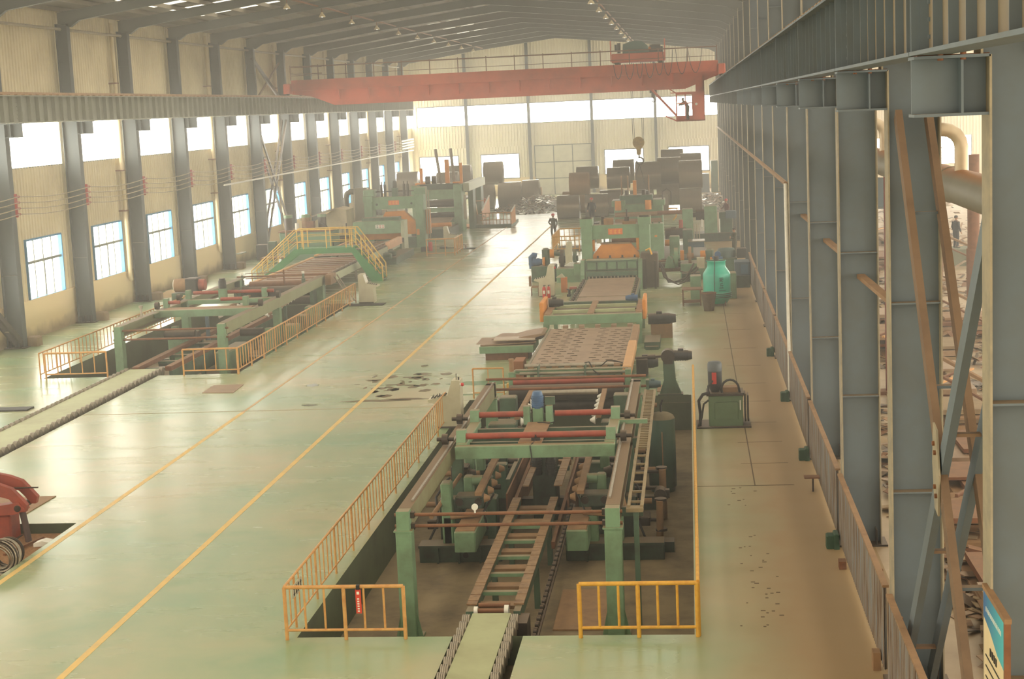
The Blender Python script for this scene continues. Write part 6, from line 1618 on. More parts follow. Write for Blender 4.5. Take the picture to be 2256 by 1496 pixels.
t = Thing('concrete_buttress', 'slanted cream housing behind the hydraulic tank', 'housing', (-24.5, 109, 0))
t.part('housing_body', MB().prism([(-25.9,0),(-23.6,0),(-23.6,2.9),(-24.3,3.05),(-25.9,2.2)],'y',108.5,111), paint('cream_housing', (188,172,138),0.7,amt=0.4)); t.part('sloped_lid', MB().prism([(-26.6,2.35),(-24.4,2.95),(-24.4,3.05),(-26.6,2.45)],'y',107.5,109.5), BAREST)
t = Thing('pump_cluster', 'blue motor and pipes between the grey duct and the left press', 'pumps', (-22.8, 107.5, 0))
motor(t, (-24.9,107.2,1.6), (1,0,0), 0.6, 0.2, BLUEM); t.part('pump_body', MB().bbox(-24.4,-22.4,106.6,107.8,0,1.3,0.04), DEEP)
for i in range(5): t.part('riser_pipe', MB().cyl((-23.9+i*0.3,106.9,1.3),(-23.9+i*0.3,106.9,1.8+0.15*(i%3)),0.05,8), FLANGE if i%2 else DARKST)
t.part('long_pipe', MB().cyl((-24.5,106.2,1.1),(-21.9,106.2,1.15),0.08,8), RUST)

# third machine: roller leveller with orange posts and two tall grey poles
t = Thing('roll_leveller', 'green roller leveller with orange posts and two tall poles behind the left press', 'leveller', (-19.8, 124, 0))
for x in (-21.3,-18.0): t.part('frame_column', MB().bbox(x-0.3,x+0.35,123.5,125.5,0,3.7,0.04), GREEN)
t.part('crosshead', MB().bbox(-21.3,-17.8,123.8,125,2.55,3.3,0.03), GREEN)
t.part('upper_deck', MB().box(-21.2,-17.9,124,125.4,3.3,3.75), DEEP)
t.part('middle_beam', MB().bbox(-21.0,-18.2,123.6,124.4,1.55,1.9,0.03), GREEN); t.part('lower_beam', MB().bbox(-21.0,-18.2,123.6,124.4,0.75,1.1,0.03), GREEN)
t.part('work_roll', MB().cyl((-21.0,124.0,1.3),(-18.2,124.0,1.3),0.22,16), DARKST); t.part('work_roll', MB().cyl((-21.0,124.0,2.2),(-18.2,124.0,2.2),0.26,16), DARKST)
for x,z in ((-20.9,5.0),(-17.75,5.3)): t.part('orange_post', MB().box(x-0.11,x+0.11,124.4,124.6,3.6,z), GUARD)
t.part('orange_post', MB().box(-19.05,-18.7,124.6,124.8,3.6,5.6), GUARD); t.part('orange_foot', MB().box(-21.4,-20.6,124.2,124.8,3.7,3.85).box(-18.4,-17.7,124.2,124.8,3.7,3.85), GUARD)
for x,tx in ((-19.35,-19.7),(-18.3,-18.5)): t.part('tall_pole', MB().cyl((x,124.5,3.6),(tx,124.5,6.45),0.12,12), paint('grey_pole', (120,108,92),0.5,amt=0.3))
for x in (-20.4,-19.9): t.part('motor_drum', MB().cyl((x-0.18,124.5,4.05),(x+0.18,124.5,4.05),0.32,16), DARKST)
t.part('side_beam', MB().bbox(-17.6,-17.1,124,134,3.1,3.75,0.03), paint('pale_green_side', (176,180,150))); t.part('side_leg', MB().box(-17.5,-17.1,126,127.5,0,3.1), GREEND); t.part('side_leg', MB().box(-17.5,-17.1,131,132.5,0,3.1), GREEND)
for i in range(3): t.part('control_panel', MB().box(-17.35-0.1*i,-17.2-0.1*i,122.5+i*0.5,122.8+i*0.5,1.0,2.9-0.3*i), FLANGE)
t.part('sloped_table', MB().prism([(120.5,0.85),(123.6,1.15),(123.6,1.05),(120.5,0.75)],'x',-21.0,-18.4), SHEET)
t.part('orange_bar', MB().cyl((-19.6,118.5,0.9),(-17.8,118.5,0.95),0.16,12), GUARD); t.part('base_block', MB().bbox(-20.8,-17.9,118,123,0,0.65,0.03), DEEP)
# desks on the left line
desk(-16.6, 78.2, 'cream control desk wrapped in plastic at the end of the left pit railing', flip=True, w=0.7, hh=1.45, lamp=False)
d = desk(-16.9, 108.6, 'cream control desk right of the left press', flip=True, w=0.6, hh=1.5, lamp=False)
d = desk(-17.4, 127.5, 'cream control desk beside the farther orange platform', flip=True, w=0.7, hh=1.9, lamp=False)
solo('rubber_mat', MB().box(-16.9,-15.2,77.0,77.9,0,0.03), BLACK, 'dark mat on the floor at the foot of the plastic-wrapped desk', 'mat')
t = Thing('desk_stool', 'low stool on a dark mat beside the desk right of the left press', 'stool', (-15.3,107.8,0))
t.part('seat', MB().cyl((-15.3,107.8,0.25),(-15.3,107.8,0.32),0.2,14), BAREST); t.part('foot', MB().cyl((-15.3,107.8,0.03),(-15.3,107.8,0.25),0.05,8), RUST)
solo('rubber_mat', MB().box(-16.0,-14.6,107.4,108.2,0,0.03), BLACK, 'dark mat under the low stool right of the left press', 'mat')
# small orange guard frame in the aisle
t = railing([(-17.2,103.0),(-15.35,103.0),(-15.35,106.6)], 'small orange guard frame standing in the aisle by the left shear', ORANGE, step=0.62, post_every=2, r=0.03, h=1.1)
t = Thing('electric_hoist_box', 'red cylinder and black blocks on the floor beside the left press', 'equipment', (-17.8,107,0))
t.part('red_cylinder', MB().cyl((-17.6,107.0,0),(-17.6,107.0,0.6),0.14,12), REDB); t.part('black_block', MB().box(-18.2,-17.8,106.6,107.2,0,0.3), BLACK); t.part('black_block', MB().box(-17.2,-16.7,108.4,108.9,0,0.12), BLACK)
# orange enclosure further back
t = Thing('orange_platform', 'orange-railed platform with sheet guards near the far coils', 'platform', (-15.5,128,0))
t.part('platform_deck', MB().box(-17.2,-14.2,126.5,132,0,0.25), GREEND)
t.part('sheet_guard', MB().prism([(127,0.6),(132,0.6),(132,2.2),(127,1.3)],'x',-16.6,-16.55), GUARD); t.part('guard_cap', MB().beam((-16.58,127,1.35),(-16.58,132,2.25),0.1,0.06), WHITEP)
t.part('sheet_guard', MB().prism([(126.5,0.2),(129.5,0.2),(129.5,1.5),(126.5,1.15)],'x',-14.2,-14.15), GUARD); t.part('guard_cap', MB().beam((-14.18,126.5,1.2),(-14.18,129.5,1.55),0.1,0.06), WHITEP)
mb = MB()
for i in range(9): mb.cyl((-16.5+i*0.28,126.6,0.25),(-16.5+i*0.28,126.6,1.15),0.03,6)
t.parts('railing_bar', mb, ORANGE)
t.parts('railing_rail', MB().cyl((-16.7,126.6,1.15),(-14.2,126.6,1.15),0.04,6).cyl((-16.7,126.6,0.6),(-14.2,126.6,0.6),0.03,6).cyl((-18.0,131,1.9),(-16.6,131,1.9),0.03,6), ORANGE)
t.part('orange_base', MB().box(-18.6,-17.3,126.5,130,0,0.12), GUARD)
# generator / welding set by the windows
t = Thing('red_black_pump', 'black and red motor pump on a green frame by the windows', 'pump', (-24.6, 75.5, 0))
t.part('pump_frame', MB().box(-25.2,-23.4,75.0,75.8,1.05,1.15).box(-25.2,-24.9,75.0,75.8,0,1.05), GREEND)
t.part('motor_drum', MB().cyl((-25.1,75.4,1.5),(-24.4,75.4,1.5),0.33,18), TANST); t.part('black_body', MB().bbox(-24.5,-23.9,75.0,75.8,1.15,1.85,0.04), BLACKM); t.part('red_end', MB().cyl((-23.9,75.4,1.5),(-23.6,75.4,1.5),0.28,16), REDR)
t.part('white_disc', MB().cyl((-25.15,75.4,1.5),(-25.1,75.4,1.5),0.3,18), WHITEP)
solo('sand_heap', MB().lathe((-28.3,84.5,0),[(0.9,0),(0.6,0.15),(0.3,0.3),(0.001,0.34)],14), PLASTER, 'low heap of sandy debris by the plaster wall', 'debris')
t = Thing('grey_locker', 'small dark box standing against the wall between two left columns', 'box', (-28.6,105,0))
t.part('locker_body', MB().bbox(-28.95,-28.2,104.2,104.9,0,1.05,0.02), BLACKM)
solo('scrap_bench', MB().box(-28.0,-26.3,101.5,102.6,0.3,0.4).box(-28.0,-27.8,101.5,102.6,0,0.3).box(-26.5,-26.3,101.5,102.6,0,0.3), RUST, 'low rusty bench in front of the dark box by the wall', 'bench')
# loose plates on the open floor
solo('floor_cover_plate', MB().prism([(-17.05,53.2),(-15.9,53.05),(-16.0,54.75),(-17.1,54.7)],'z',0,0.02), SHEET, 'thin tan plate lying alone on the floor near the left pit corner', 'steel plate')
solo('floor_cover_plate', MB().prism([(-18.6,38.3),(-16.35,38.4),(-16.4,36.6),(-18.6,36.2)],'z',0,0.02), TANST, 'large brown plate lying behind the red machine', 'steel plate')
solo('floor_cover_plate', MB().prism([(-22.6,49.6),(-20.95,49.5),(-22.2,50.9),(-22.6,50.9)],'z',0,0.03) if False else MB().box(-23.6,-22.3,50.6,51.2,0,0.05), BLACK, 'dark strip at the left picture edge beside the long conveyor', 'strip')
# ================================================================ COILS, SCRAP, PEOPLE, NEIGHBOURING BAY
random.seed(11)
# steel coils: axis along x
def coil_mesh(mat, r, wd):
    mb = MB(); ri = r*0.38
    mb.ring((-wd/2,0,0),(wd/2,0,0),r,ri,36)
    for k in range(4): # wound edge rings
        rr = ri+(r-ri)*(0.2+0.2*k); mb.ring((-wd/2-0.012,0,0),(-wd/2+0.01,0,0),rr+0.02,rr,28); mb.ring((wd/2-0.01,0,0),(wd/2+0.012,0,0),rr+0.02,rr,28)
    return mb.mesh('steel_coil', mat)
def coil_thing(x, y, z, r, wd, mat, lab, group=None):
    o = bpy.data.objects.new('steel_coil', coil_mesh(mat, r, wd)); C.objects.link(o)
    o.location = (x, y, z+r); o['label'] = lab; o['category'] = 'steel coil'
    if group: o['group'] = group
    return o
CO = [ # x, y, z, r, w, brown, label
 (-10.1,133.5,0,0.98,1.85,0,'grey steel coil on the floor, front left of the right-hand coil pile'),
 (-7.75,133.8,0,0.98,1.9,0,'grey steel coil on the floor behind the man in the red helmet on the platform'),
 (0.05,136.2,0,0.98,1.85,0,'grey steel coil on the floor at the right end of the front coil row'),
 (0.1,137.2,1.9,1.2,1.95,0,'big grey coil stacked on top of the rightmost front coil'),
 (-9.35,137.0,1.7,0.98,1.7,1,'brown coil stacked at the upper left of the right-hand pile'),
 (-9.9,140.5,0,0.95,2.4,1,'brown coil half hidden under the stacked brown coil'),
 (-8.9,141.2,2.0,1.0,1.9,0,'blue-grey coil just behind the stacked brown coil'),
 (-6.7,138.5,0,1.0,2.0,0,'grey coil in the second row, left of the leveller top'),
 (-6.2,141.5,1.9,0.95,2.0,0,'dark grey stacked coil below the second far window'),
 (-5.9,146.0,2.1,1.1,1.9,0,'paler coil behind the dark grey stacked coil'),
 (-3.55,140.0,1.75,1.25,2.2,0,'large grey coil stacked right under the crane hook'),
 (-4.1,138.2,0,0.95,2.0,0,'grey coil on the floor under the coil below the hook'),
 (-1.75,141.0,2.2,1.15,2.05,0,'large grey stacked coil between the hook and the right coil'),
 (-1.85,140.2,0.35,0.98,2.0,0,'grey coil on the floor between the two tall right stacks'),
 (-1.5,146.5,2.75,1.15,2.0,0,'shiny-topped coil behind the tall right stack'),
 (0.15,144.0,2.4,1.15,1.85,0,'coil with bright edge behind the rightmost stack'),
 (-2.6,134.0,0.1,0.8,1.6,0,'small blue-grey coil behind the near leveller, right side'),
 (-19.4,150.5,0,1.2,2.0,0,'grey coil on the floor, left of the left-hand coil pile'),
 (-16.8,150.0,0,1.25,2.1,0,'grey coil with bright rim at the right of the left-hand pile'),
 (-18.6,152.5,2.15,1.12,1.8,0,'grey coil stacked on the left-hand pile below a far window'),
 (-15.3,155.0,0,1.2,1.6,0,'dim coil behind the bright-rimmed one of the left-hand pile'),
 (-21.3,141.0,1.6,1.2,1.9,0,'coil with a bright rim behind the orange posts of the left leveller'),
 (-21.0,146.0,1.9,1.25,2.2,0,'farther bright-edged coil behind the left leveller side beam'),
 (-25.2,143.0,1.9,1.1,1.9,0,'pale coil behind the motor drums of the left leveller'),
 (-21.4,142.0,-0.3,1.0,2.0,0,'shaded coil under the bright-rimmed coil behind the left leveller'),
]
for x,y,z,r,wd,br,lab in CO:
    coil_thing(x, y, max(z,0), r, wd, COILB if br else COILM, lab)
# racks that carry the stacked coils
for i,(x0,x1,y0,y1,z) in enumerate([(-26.3,-20.0,141.5,146.8,1.55)]):
    t = Thing('coil_rack', 'low dark steel rack holding the coils behind the left leveller', 'rack', ((x0+x1)/2,(y0+y1)/2,0))
    t.part('rack_deck', MB().box(x0,x1,y0,y1,z-0.15,z), DARKST)
    for x in (x0+0.1,x1-0.1):
        for y in (y0+0.1,y1-0.1): t.part('rack_leg', MB().box(x-0.1,x+0.1,y-0.1,y+0.1,0,z-0.15), DARKST)
# scrap: shiny tangled strip between the piles
def scrap(cx_, cy_, rx, ry, n, h, name, mats, lab, seed, size=0.5):
    rnd = random.Random(seed); mb = MB()
    for i in range(n):
        a = rnd.uniform(0,6.283); q = math.sqrt(rnd.random()); x = cx_+rx*q*math.cos(a); y = cy_+ry*q*math.sin(a)
        z = h*(1-q)*rnd.random()+0.05; L_ = rnd.uniform(0.3,1.0)*size; w_ = rnd.uniform(0.05,0.22)*size/0.5
        b = rnd.uniform(0,6.283); tz = rnd.uniform(-0.4,0.5)
        mb.mat(rnd.randrange(len(mats)))
        p = Vector((x,y,z)); d = Vector((math.cos(b),math.sin(b),tz))*L_/2
        mb.beam(p-d, p+d, w_, 0.015)
    mb.mat(0)
    m = len(mats)
    ob = bpy.data.objects.new(name, mb.mesh(name, mats, (cx_,cy_,0))); C.objects.link(ob); ob.location = (cx_,cy_,0)
    ob['label'] = lab; ob['category'] = 'scrap'; ob['kind'] = 'stuff'
    return ob
SHINY = paint('shiny_scrap', (190,182,168), 0.25, 0.8, amt=0.4, scale=5)
SC1 = [DARKST, TANST, SHINY, BLACKM]
scrap(-14.0, 150, 4.2, 9.5, 1500, 1.4, 'steel_scrap', SC1, 'heap of shiny tangled steel scrap between the two coil piles', 3, 0.6)
scrap(2.0, 148, 1.6, 14, 600, 0.6, 'steel_scrap', SC1, 'strip of bright scrap along the right side behind the coils', 4, 0.6)
t = Thing('stacked_crates', 'small pale stack of crates at the left of the far scrap heap', 'crates', (-16.6,163,0))
for i,(x,z) in enumerate(((-16.9,0),(-16.5,0.9),(-15.9,0.4))): t.part('crate', MB().bbox(x,x+0.9,162.5,163.4,z,z+0.85,0.03), TANST if i else CREAM)
solo('red_gas_cylinder', MB().lathe((-17.9,139,0),[(0.35,0),(0.35,1.4),(0.2,1.6),(0.06,1.7)],16), REDR, 'red cylinder standing between the orange platform and the coils', 'gas cylinder')
t = Thing('background_machine', 'dim blue-grey machine against the far wall at right', 'machine', (1.2,165,0))
t.part('machine_body', MB().bbox(0.2,2.0,164,166,0,1.9,0.05), paint('dim_blue_machine', (104,112,116),0.6,amt=0.4)); t.part('machine_tower', MB().bbox(2.2,2.9,164,166,0,3.2,0.05), GREEND)

# ---- people
def capsule_chain(mb, pts, radii, n=10):
    """smooth tapered limb through the given points"""
    P = [Vector(p) for p in pts]; rings = []; prev = None
    for i, p in enumerate(P):
        d = (P[min(i+1,len(P)-1)]-P[max(i-1,0)]).normalized()
        a = (d.orthogonal().normalized() if prev is None else (prev-d*prev.dot(d)).normalized()); prev = a; b_ = d.cross(a)
        rings.append([p+a*(radii[i]*math.cos(2*math.pi*k/n))+b_*(radii[i]*math.sin(2*math.pi*k/n)) for k in range(n)])
    vs = sum(rings,[]); fs = []
    for j in range(len(rings)-1):
        for i in range(n): fs.append((j*n+i,j*n+(i+1)%n,(j+1)*n+(i+1)%n,(j+1)*n+i))
    mb.add(vs, fs, True); mb.add(rings[0],[tuple(range(n-1,-1,-1))],True); mb.add(rings[-1],[tuple(range(n))],True)
def skin_body(name, verts, edges, radii, mats, root=0, mat=None):
    me = bpy.data.meshes.new(name); me.from_pydata(verts, edges, []); me.update()
    ob = bpy.data.objects.new(name, me); C.objects.link(ob)
    md = ob.modifiers.new('skin','SKIN'); md.use_smooth_shade = True
    for i, r in enumerate(radii): ob.data.skin_vertices[0].data[i].radius = r if isinstance(r, tuple) else (r, r)
    ob.data.skin_vertices[0].data[root].use_root = True
    s = ob.modifiers.new('sub','SUBSURF'); s.levels = 1; s.render_levels = 2
    me.materials.append(mats)
    return ob
HELM = paint('red_helmet', (206,48,52),0.35,amt=0.1)
def person(x, y, z, rot, lab, pose, jacket, trousers, helmet=True, sc=1.0):
    """pose: dict of joint positions in metres, facing +y before rotation"""
    t = Thing('person', lab, 'person', (x,y,z))
    t.base = (0,0,0)
    J = dict(pelvis=(0,0,0.95), chest=(0,0.02,1.32), neck=(0,0.02,1.47), head=(0,0.03,1.60),
             ls=(-0.19,0.0,1.40), rs=(0.19,0.0,1.40), le=(-0.27,-0.02,1.12), re=(0.27,-0.02,1.12), lw=(-0.28,0.1,0.88), rw=(0.28,0.1,0.88),
             lk=(-0.11,0.03,0.5), rk=(0.11,0.03,0.5), la=(-0.12,0.0,0.09), ra=(0.12,0.0,0.09), lh=(-0.09,0,0.9), rh=(0.09,0,0.9))
    J.update(pose)
    mid = lambda a,b_,q=0.5: tuple(a[i]+(b_[i]-a[i])*q for i in range(3))
    # the body: one continuous skinned surface with head, hands and legs
    names = ['pelvis','chest','neck','head','ls','rs','le','re','lw','rw','lh','rh','lk','rk','la','ra']
    V = [J[k] for k in names]; ix = {k:i for i,k in enumerate(names)}
    E = [('pelvis','chest'),('chest','neck'),('neck','head'),('chest','ls'),('chest','rs'),('ls','le'),('rs','re'),('le','lw'),('re','rw'),('pelvis','lh'),('pelvis','rh'),('lh','lk'),('rh','rk'),('lk','la'),('rk','ra')]
    E = [(ix[a],ix[b_]) for a,b_ in E]
    Rr = [(0.12,0.09),(0.14,0.1),0.05,(0.075,0.09),0.055,0.055,0.042,0.042,0.03,0.03,0.085,0.085,0.06,0.06,0.04,0.04]
    # toes and hands
    for s,(a,w_) in (('l',('la','lw')),('r',('ra','rw'))):
        A = J[a]; V.append((A[0],A[1]+0.15,A[2]-0.05)); E.append((ix[a],len(V)-1)); Rr.append((0.04,0.03))
        Wp = Vector(J[w_]); d = (Wp-Vector(J['le' if s=='l' else 're'])).normalized()
        palm = Wp+d*0.07; V.append(tuple(palm)); pi_ = len(V)-1; E.append((ix[w_],pi_)); Rr.append((0.04,0.018))
        side = d.cross(Vector((0,1,0))); side = side.normalized() if side.length > 1e-3 else Vector((1,0,0))
        for k,(o_,L_) in enumerate(((-0.03,0.065),(-0.01,0.075),(0.01,0.07),(0.03,0.055))):
            V.append(tuple(palm+side*o_+d*L_)); E.append((pi_,len(V)-1)); Rr.append(0.009)
        V.append(tuple(palm+side*-0.055+d*0.02)); E.append((pi_,len(V)-1)); Rr.append(0.010)
    body = skin_body('body', V, E, Rr, SKIN, 0); body.parent = t.o
    def sub(name, mb, mat):
        ob = bpy.data.objects.new(name, mb.mesh(name, mat)); C.objects.link(ob); ob.parent = t.o; return ob
    # clothes as shells following the body
    mb = MB()
    pv = Vector(J['pelvis']); ch = Vector(J['chest']); nk = Vector(J['neck'])
    def tor(rows):
        vs=[]; n=14
        for c,rx,ry in rows:
            for k in range(n): a=2*math.pi*k/n; vs.append((c[0]+rx*math.cos(a), c[1]+ry*math.sin(a), c[2]))
        fs=[(j*n+i,j*n+(i+1)%n,(j+1)*n+(i+1)%n,(j+1)*n+i) for j in range(len(rows)-1) for i in range(n)]
        mb.add(vs,fs,True); mb.add(vs[:n],[tuple(range(n-1,-1,-1))]); mb.add(vs[-n:],[tuple(range(n))])
    tor([(pv+Vector((0,0,-0.1)),0.19,0.14),(pv,0.175,0.135),(pv.lerp(ch,0.5),0.17,0.13),(ch,0.205,0.14),(ch.lerp(nk,0.6),0.19,0.12),(nk,0.075,0.075)])
    for s in ('l','r'):
        capsule_chain(mb,[J[s+'s'],mid(J[s+'s'],J[s+'e']),J[s+'e'],mid(J[s+'e'],J[s+'w']),mid(J[s+'e'],J[s+'w'],0.95)],[0.085,0.07,0.06,0.055,0.05])
    sub('jacket', mb, jacket)
    mb = MB()
    for s in ('l','r'):
        capsule_chain(mb,[tuple(Vector(J[s+'h'])+Vector((0,0,0.03))),mid(J[s+'h'],J[s+'k']),J[s+'k'],mid(J[s+'k'],J[s+'a']),mid(J[s+'k'],J[s+'a'],0.95)],[0.115,0.1,0.078,0.068,0.062])
    sub('trousers', mb, trousers)
    mb = MB()
    for s in ('l','r'):
        A = Vector(J[s+'a']); capsule_chain(mb,[A+Vector((0,-0.05,-0.02)),A+Vector((0,0.05,-0.045)),A+Vector((0,0.17,-0.06))],[0.055,0.05,0.035])
    sub('shoes', mb, BLACK)
    hd = Vector(J['head'])+Vector((0,0.0,0.02))
    mb = MB(); mb.sphere(hd,0.092,14,9,1.2); sub('head_shape', mb, SKIN)
    mb = MB().sphere(hd+Vector((0,0.095,-0.01)),0.016,6,4); sub('nose', mb, SKIN)
    mb = MB()
    for s in (-1,1): mb.sphere(hd+Vector((0.034*s,0.082,0.02)),0.011,6,4)
    sub('eyes', mb, BLACK)
    sub('mouth', MB().box(hd.x-0.025,hd.x+0.025,hd.y+0.078,hd.y+0.088,hd.z-0.058,hd.z-0.05), REDR)
    mb = MB()
    for s in (-1,1): mb.sphere(hd+Vector((0.093*s,0,0.0)),0.024,6,5)
    sub('ears', mb, SKIN)
    if helmet:
        top = hd+Vector((0,0,0.03))
        mb = MB().lathe(top,[(0.145,0.0),(0.125,0.015),(0.12,0.05),(0.1,0.1),(0.055,0.128),(0.001,0.135)],18); sub('helmet', mb, HELM)
    else:
        mb = MB().lathe(hd+Vector((0,-0.012,0.01)),[(0.1,-0.02),(0.102,0.03),(0.08,0.09),(0.001,0.118)],14); sub('hair', mb, BLACK)
    t.o.rotation_euler.z = rot; t.o.scale = (sc,sc,sc)
    return t
person(-9.75, 113.8, 0, R(165), 'man in dark jacket and red helmet walking down the aisle, one hand on his hip',
       dict(re=(0.38,-0.08,1.15), rw=(0.2,0.05,0.98), le=(-0.26,-0.03,1.13), lw=(-0.25,0.06,0.9), rk=(0.1,0.16,0.5), ra=(0.1,0.05,0.1), lk=(-0.1,0.0,0.5), la=(-0.09,-0.2,0.12)), CLOTH, paint('grey_trousers',(58,54,48),0.9,amt=0.3))
person(-7.1, 116.0, 0.9, R(170), 'man in red helmet standing behind the near press, head and shoulders showing', {}, CLOTHB, CLOTHB)
t = Thing('operator_step', 'low dark step block behind the near press where a man stands', 'step', (-7.1,116,0)); t.part('step_box', MB().box(-7.6,-6.6,115.5,116.5,0,0.9), DARKST)
person(2.62, 117.5, 0.35, R(120), 'man in red helmet leaning at the right edge near the far machines', dict(re=(0.3,0.1,1.15), rw=(0.25,0.32,1.05)), paint('maroon_jacket',(96,50,58),0.9,amt=0.3), CLOTHB)
t = Thing('operator_step', 'low grey step under the man at the right edge', 'step', (2.62,117.5,0)); t.part('step_box', MB().box(2.2,2.9,117.0,118.0,0,0.35), DARKST)
person(2.55, 95.5, 0, R(110), 'dark-clothed person with folded arms beside a right column', dict(re=(0.28,0.1,1.15), rw=(0.05,0.24,1.2), le=(-0.28,0.1,1.15), lw=(-0.02,0.22,1.14)), CLOTH, CLOTH, helmet=False)
person(0.0, 112.9, 7.97, R(60), 'crane driver leaning forward inside the red cab', dict(chest=(0,0.16,1.2), neck=(0,0.28,1.32), head=(0,0.36,1.42), ls=(-0.18,0.2,1.28), rs=(0.18,0.2,1.28), le=(-0.22,0.42,1.1), re=(0.22,0.42,1.1), lw=(-0.15,0.6,1.05), rw=(0.15,0.6,1.05)), CLOTH, CLOTH, helmet=False)
person(14.0, 87.0, 0.9, R(-60), 'figure standing on a block in the bright neighbouring bay', {}, CLOTHB, CLOTHB, helmet=False)
solo('bay_block', MB().bbox(13.2,15.2,86.2,88.0,0,0.9,0.04), paint('green_grey_block',(110,112,90),0.7,amt=0.4), 'grey-green block under the figure in the neighbouring bay', 'block')

# ---- neighbouring bay seen through the colonnade: sheet stacks, scrap, beams
PL = [TANST, SHEET, CONC, RUST]
rnd = random.Random(5)
for i in range(26):
    y = 26+i*3.6+rnd.uniform(-0.8,0.8); x = 4.9 + (y-20)*0.085*rnd.uniform(0.6,1.5)
    n = rnd.randint(3,7); w_ = rnd.uniform(1.0,2.0); d_ = rnd.uniform(1.5,3.2)
    t = Thing('sheet_stack', 'pile of rusty sheets and bars in the neighbouring bay, %s from the camera' % (ORD[i] if i < 20 else ['twenty-first','twenty-second','twenty-third','twenty-fourth','twenty-fifth','twenty-sixth'][i-20]), 'sheet pile', (x,y,0), 'sheet piles in the neighbouring bay')
    z = 0.0
    for k in range(n):
        h = rnd.uniform(0.05,0.16); sx = rnd.uniform(-0.3,0.3); sy = rnd.uniform(-0.4,0.4)
        t.part('sheet_layer', MB().box(x-w_/2+sx,x+w_/2+sx,y-d_/2+sy,y+d_/2+sy,z,z+h), PL[rnd.randrange(4)]); z += h+0.03
    t.part('spacer', MB().box(x-w_/2,x+w_/2,y-0.1,y,0,z*0.5), DARKST)
    if i % 3 == 0:
        t.part('long_bar', MB().beam((x-1.2,y-2.2,z),(x+1.4,y+2.0,z+0.06),0.07,0.07), RUST); t.part('long_bar', MB().beam((x-0.8,y-2.4,z+0.05),(x+1.6,y+1.7,z+0.1),0.09,0.05), ORANGE)
for i,(cx_,cy_,rx,ry,n) in enumerate([(5.6,36,1.4,12,420),(8.5,62,3.0,16,520),(13,92,5,20,520),(20,120,8,24,380),(6.2,24,1.6,6,200)]):
    scrap(cx_, cy_, rx, ry, n, 0.5, 'bay_scrap', [TANST,RUST,DARKST,SHEET,CONC], 'loose offcuts scattered in the neighbouring bay, %s patch from the camera' % ORD[i], 20+i, 0.9)
# rusty stair rails climbing away in the bay
for i,(x,y,z0) in enumerate([(6.3,44,0),(8.6,62,0),(12.2,80,0)]):
    t = Thing('stair_rail_frame', '%s rusty sloping rail frame in the neighbouring bay' % ORD[i], 'rail frame', (x,y,z0))
    t.part('rail_leg', MB().cyl((x,y,0),(x,y,2.3),0.05,8), RUST); t.part('rail_leg', MB().cyl((x+2.6,y-5,0),(x+2.6,y-5,1.2),0.05,8), RUST)
    t.part('sloping_rail', MB().beam((x,y,2.3),(x+2.6,y-5,1.1),0.09,0.09), TANST); t.part('sloping_rail', MB().beam((x+0.15,y,1.7),(x+2.75,y-5,0.5),0.07,0.07), RUST)
t = Thing('red_post', 'dark red steel post in the neighbouring bay', 'post', (6.0,50,0)); t.part('post_shaft', MB().box(5.9,6.1,49.9,50.1,0,7.0), paint('dark_red_post',(110,44,34),0.6,amt=0.4))
t.part('post_foot', MB().box(5.7,6.3,49.7,50.3,0,0.1), RUST)
t = Thing('bay_gantry_beam', 'short grey steel beam crossing the neighbouring bay high up', 'beam', (9,60,5.2)); t.part('beam_web', MB().box(3.9,8.8,58,58.05,5.25,6.3), BLUEST); t.part('beam_flange', MB().box(3.9,8.8,57.8,58.25,5.2,5.25), BLUEST)
t.part('beam_stiffener', MB().box(6.3,6.34,57.8,58,5.25,6.3), BLUEST)
for i,x in enumerate((12.5,22.0,31.5)):
    solo('bay_wall_post', MB().ibeam((x,YF-0.3,0),(x,YF-0.3,14),0.3,0.4,0.03,up=(0,1,0)), BLUEFAR, '%s pale post on the far wall of the neighbouring bay' % ORD[i], 'column', 'far posts of the neighbouring bay')
solo('brown_chimney_stub', MB().cyl((12.0,70,2.5),(12.0,70,6.5),0.25,14).cyl((12,70,0),(12,70,2.5),0.3,14), RUST, 'dark brown vertical pipe stub in the neighbouring bay', 'pipe')
# red jerry can and white box at the bottom right
t = Thing('red_canister', 'small red canister on the dirt floor at the bottom right', 'canister', (4.15,23.6,0)); t.part('can_body', MB().bbox(4.0,4.25,23.4,23.7,0,0.36,0.03), REDR); t.part('can_cap', MB().cyl((4.08,23.5,0.36),(4.08,23.5,0.42),0.04,8), RUST)
solo('white_box', MB().bbox(4.4,4.8,24.0,24.4,0,0.12,0.01), CREAM, 'flat pale box beside the red canister', 'box')
# notice board fixed to the nearest right column
t = Thing('notice_board', 'white notice board with blue header at the bottom right corner', 'notice board', (2.9,15.6,3.0))
# the board hangs on the hall side, turned along the fence line
BX = 2.93
t.part('board_panel', MB().box(BX,BX+0.03,15.45,16.55,2.3,4.12), paint('board_white',(226,206,166),0.5,amt=0.15))
def blue_mat():
    m = bpy.data.materials.new('blue_header_print'); m.use_nodes = True
    N = m.node_tree.nodes; L = m.node_tree.links; b = N['Principled BSDF']; b.inputs['Roughness'].default_value = 0.4
    tc = N.new('ShaderNodeTexCoord'); g = N.new('ShaderNodeSeparateXYZ'); cr = N.new('ShaderNodeValToRGB')
    L.new(tc.outputs['Generated'], g.inputs[0]); L.new(g.outputs['Y'], cr.inputs['Fac']); L.new(cr.outputs[0], b.inputs['Base Color'])
    cr.color_ramp.elements[0].color = rgb(70,190,200); cr.color_ramp.elements[1].color = rgb(44,96,160)
    return m
t.part('blue_header', MB().prism([(15.45,4.12),(16.55,4.12),(16.55,3.84),(16.2,3.78),(15.8,3.66),(15.45,3.62)],'x',BX-0.006,BX), blue_mat())
mb = MB()
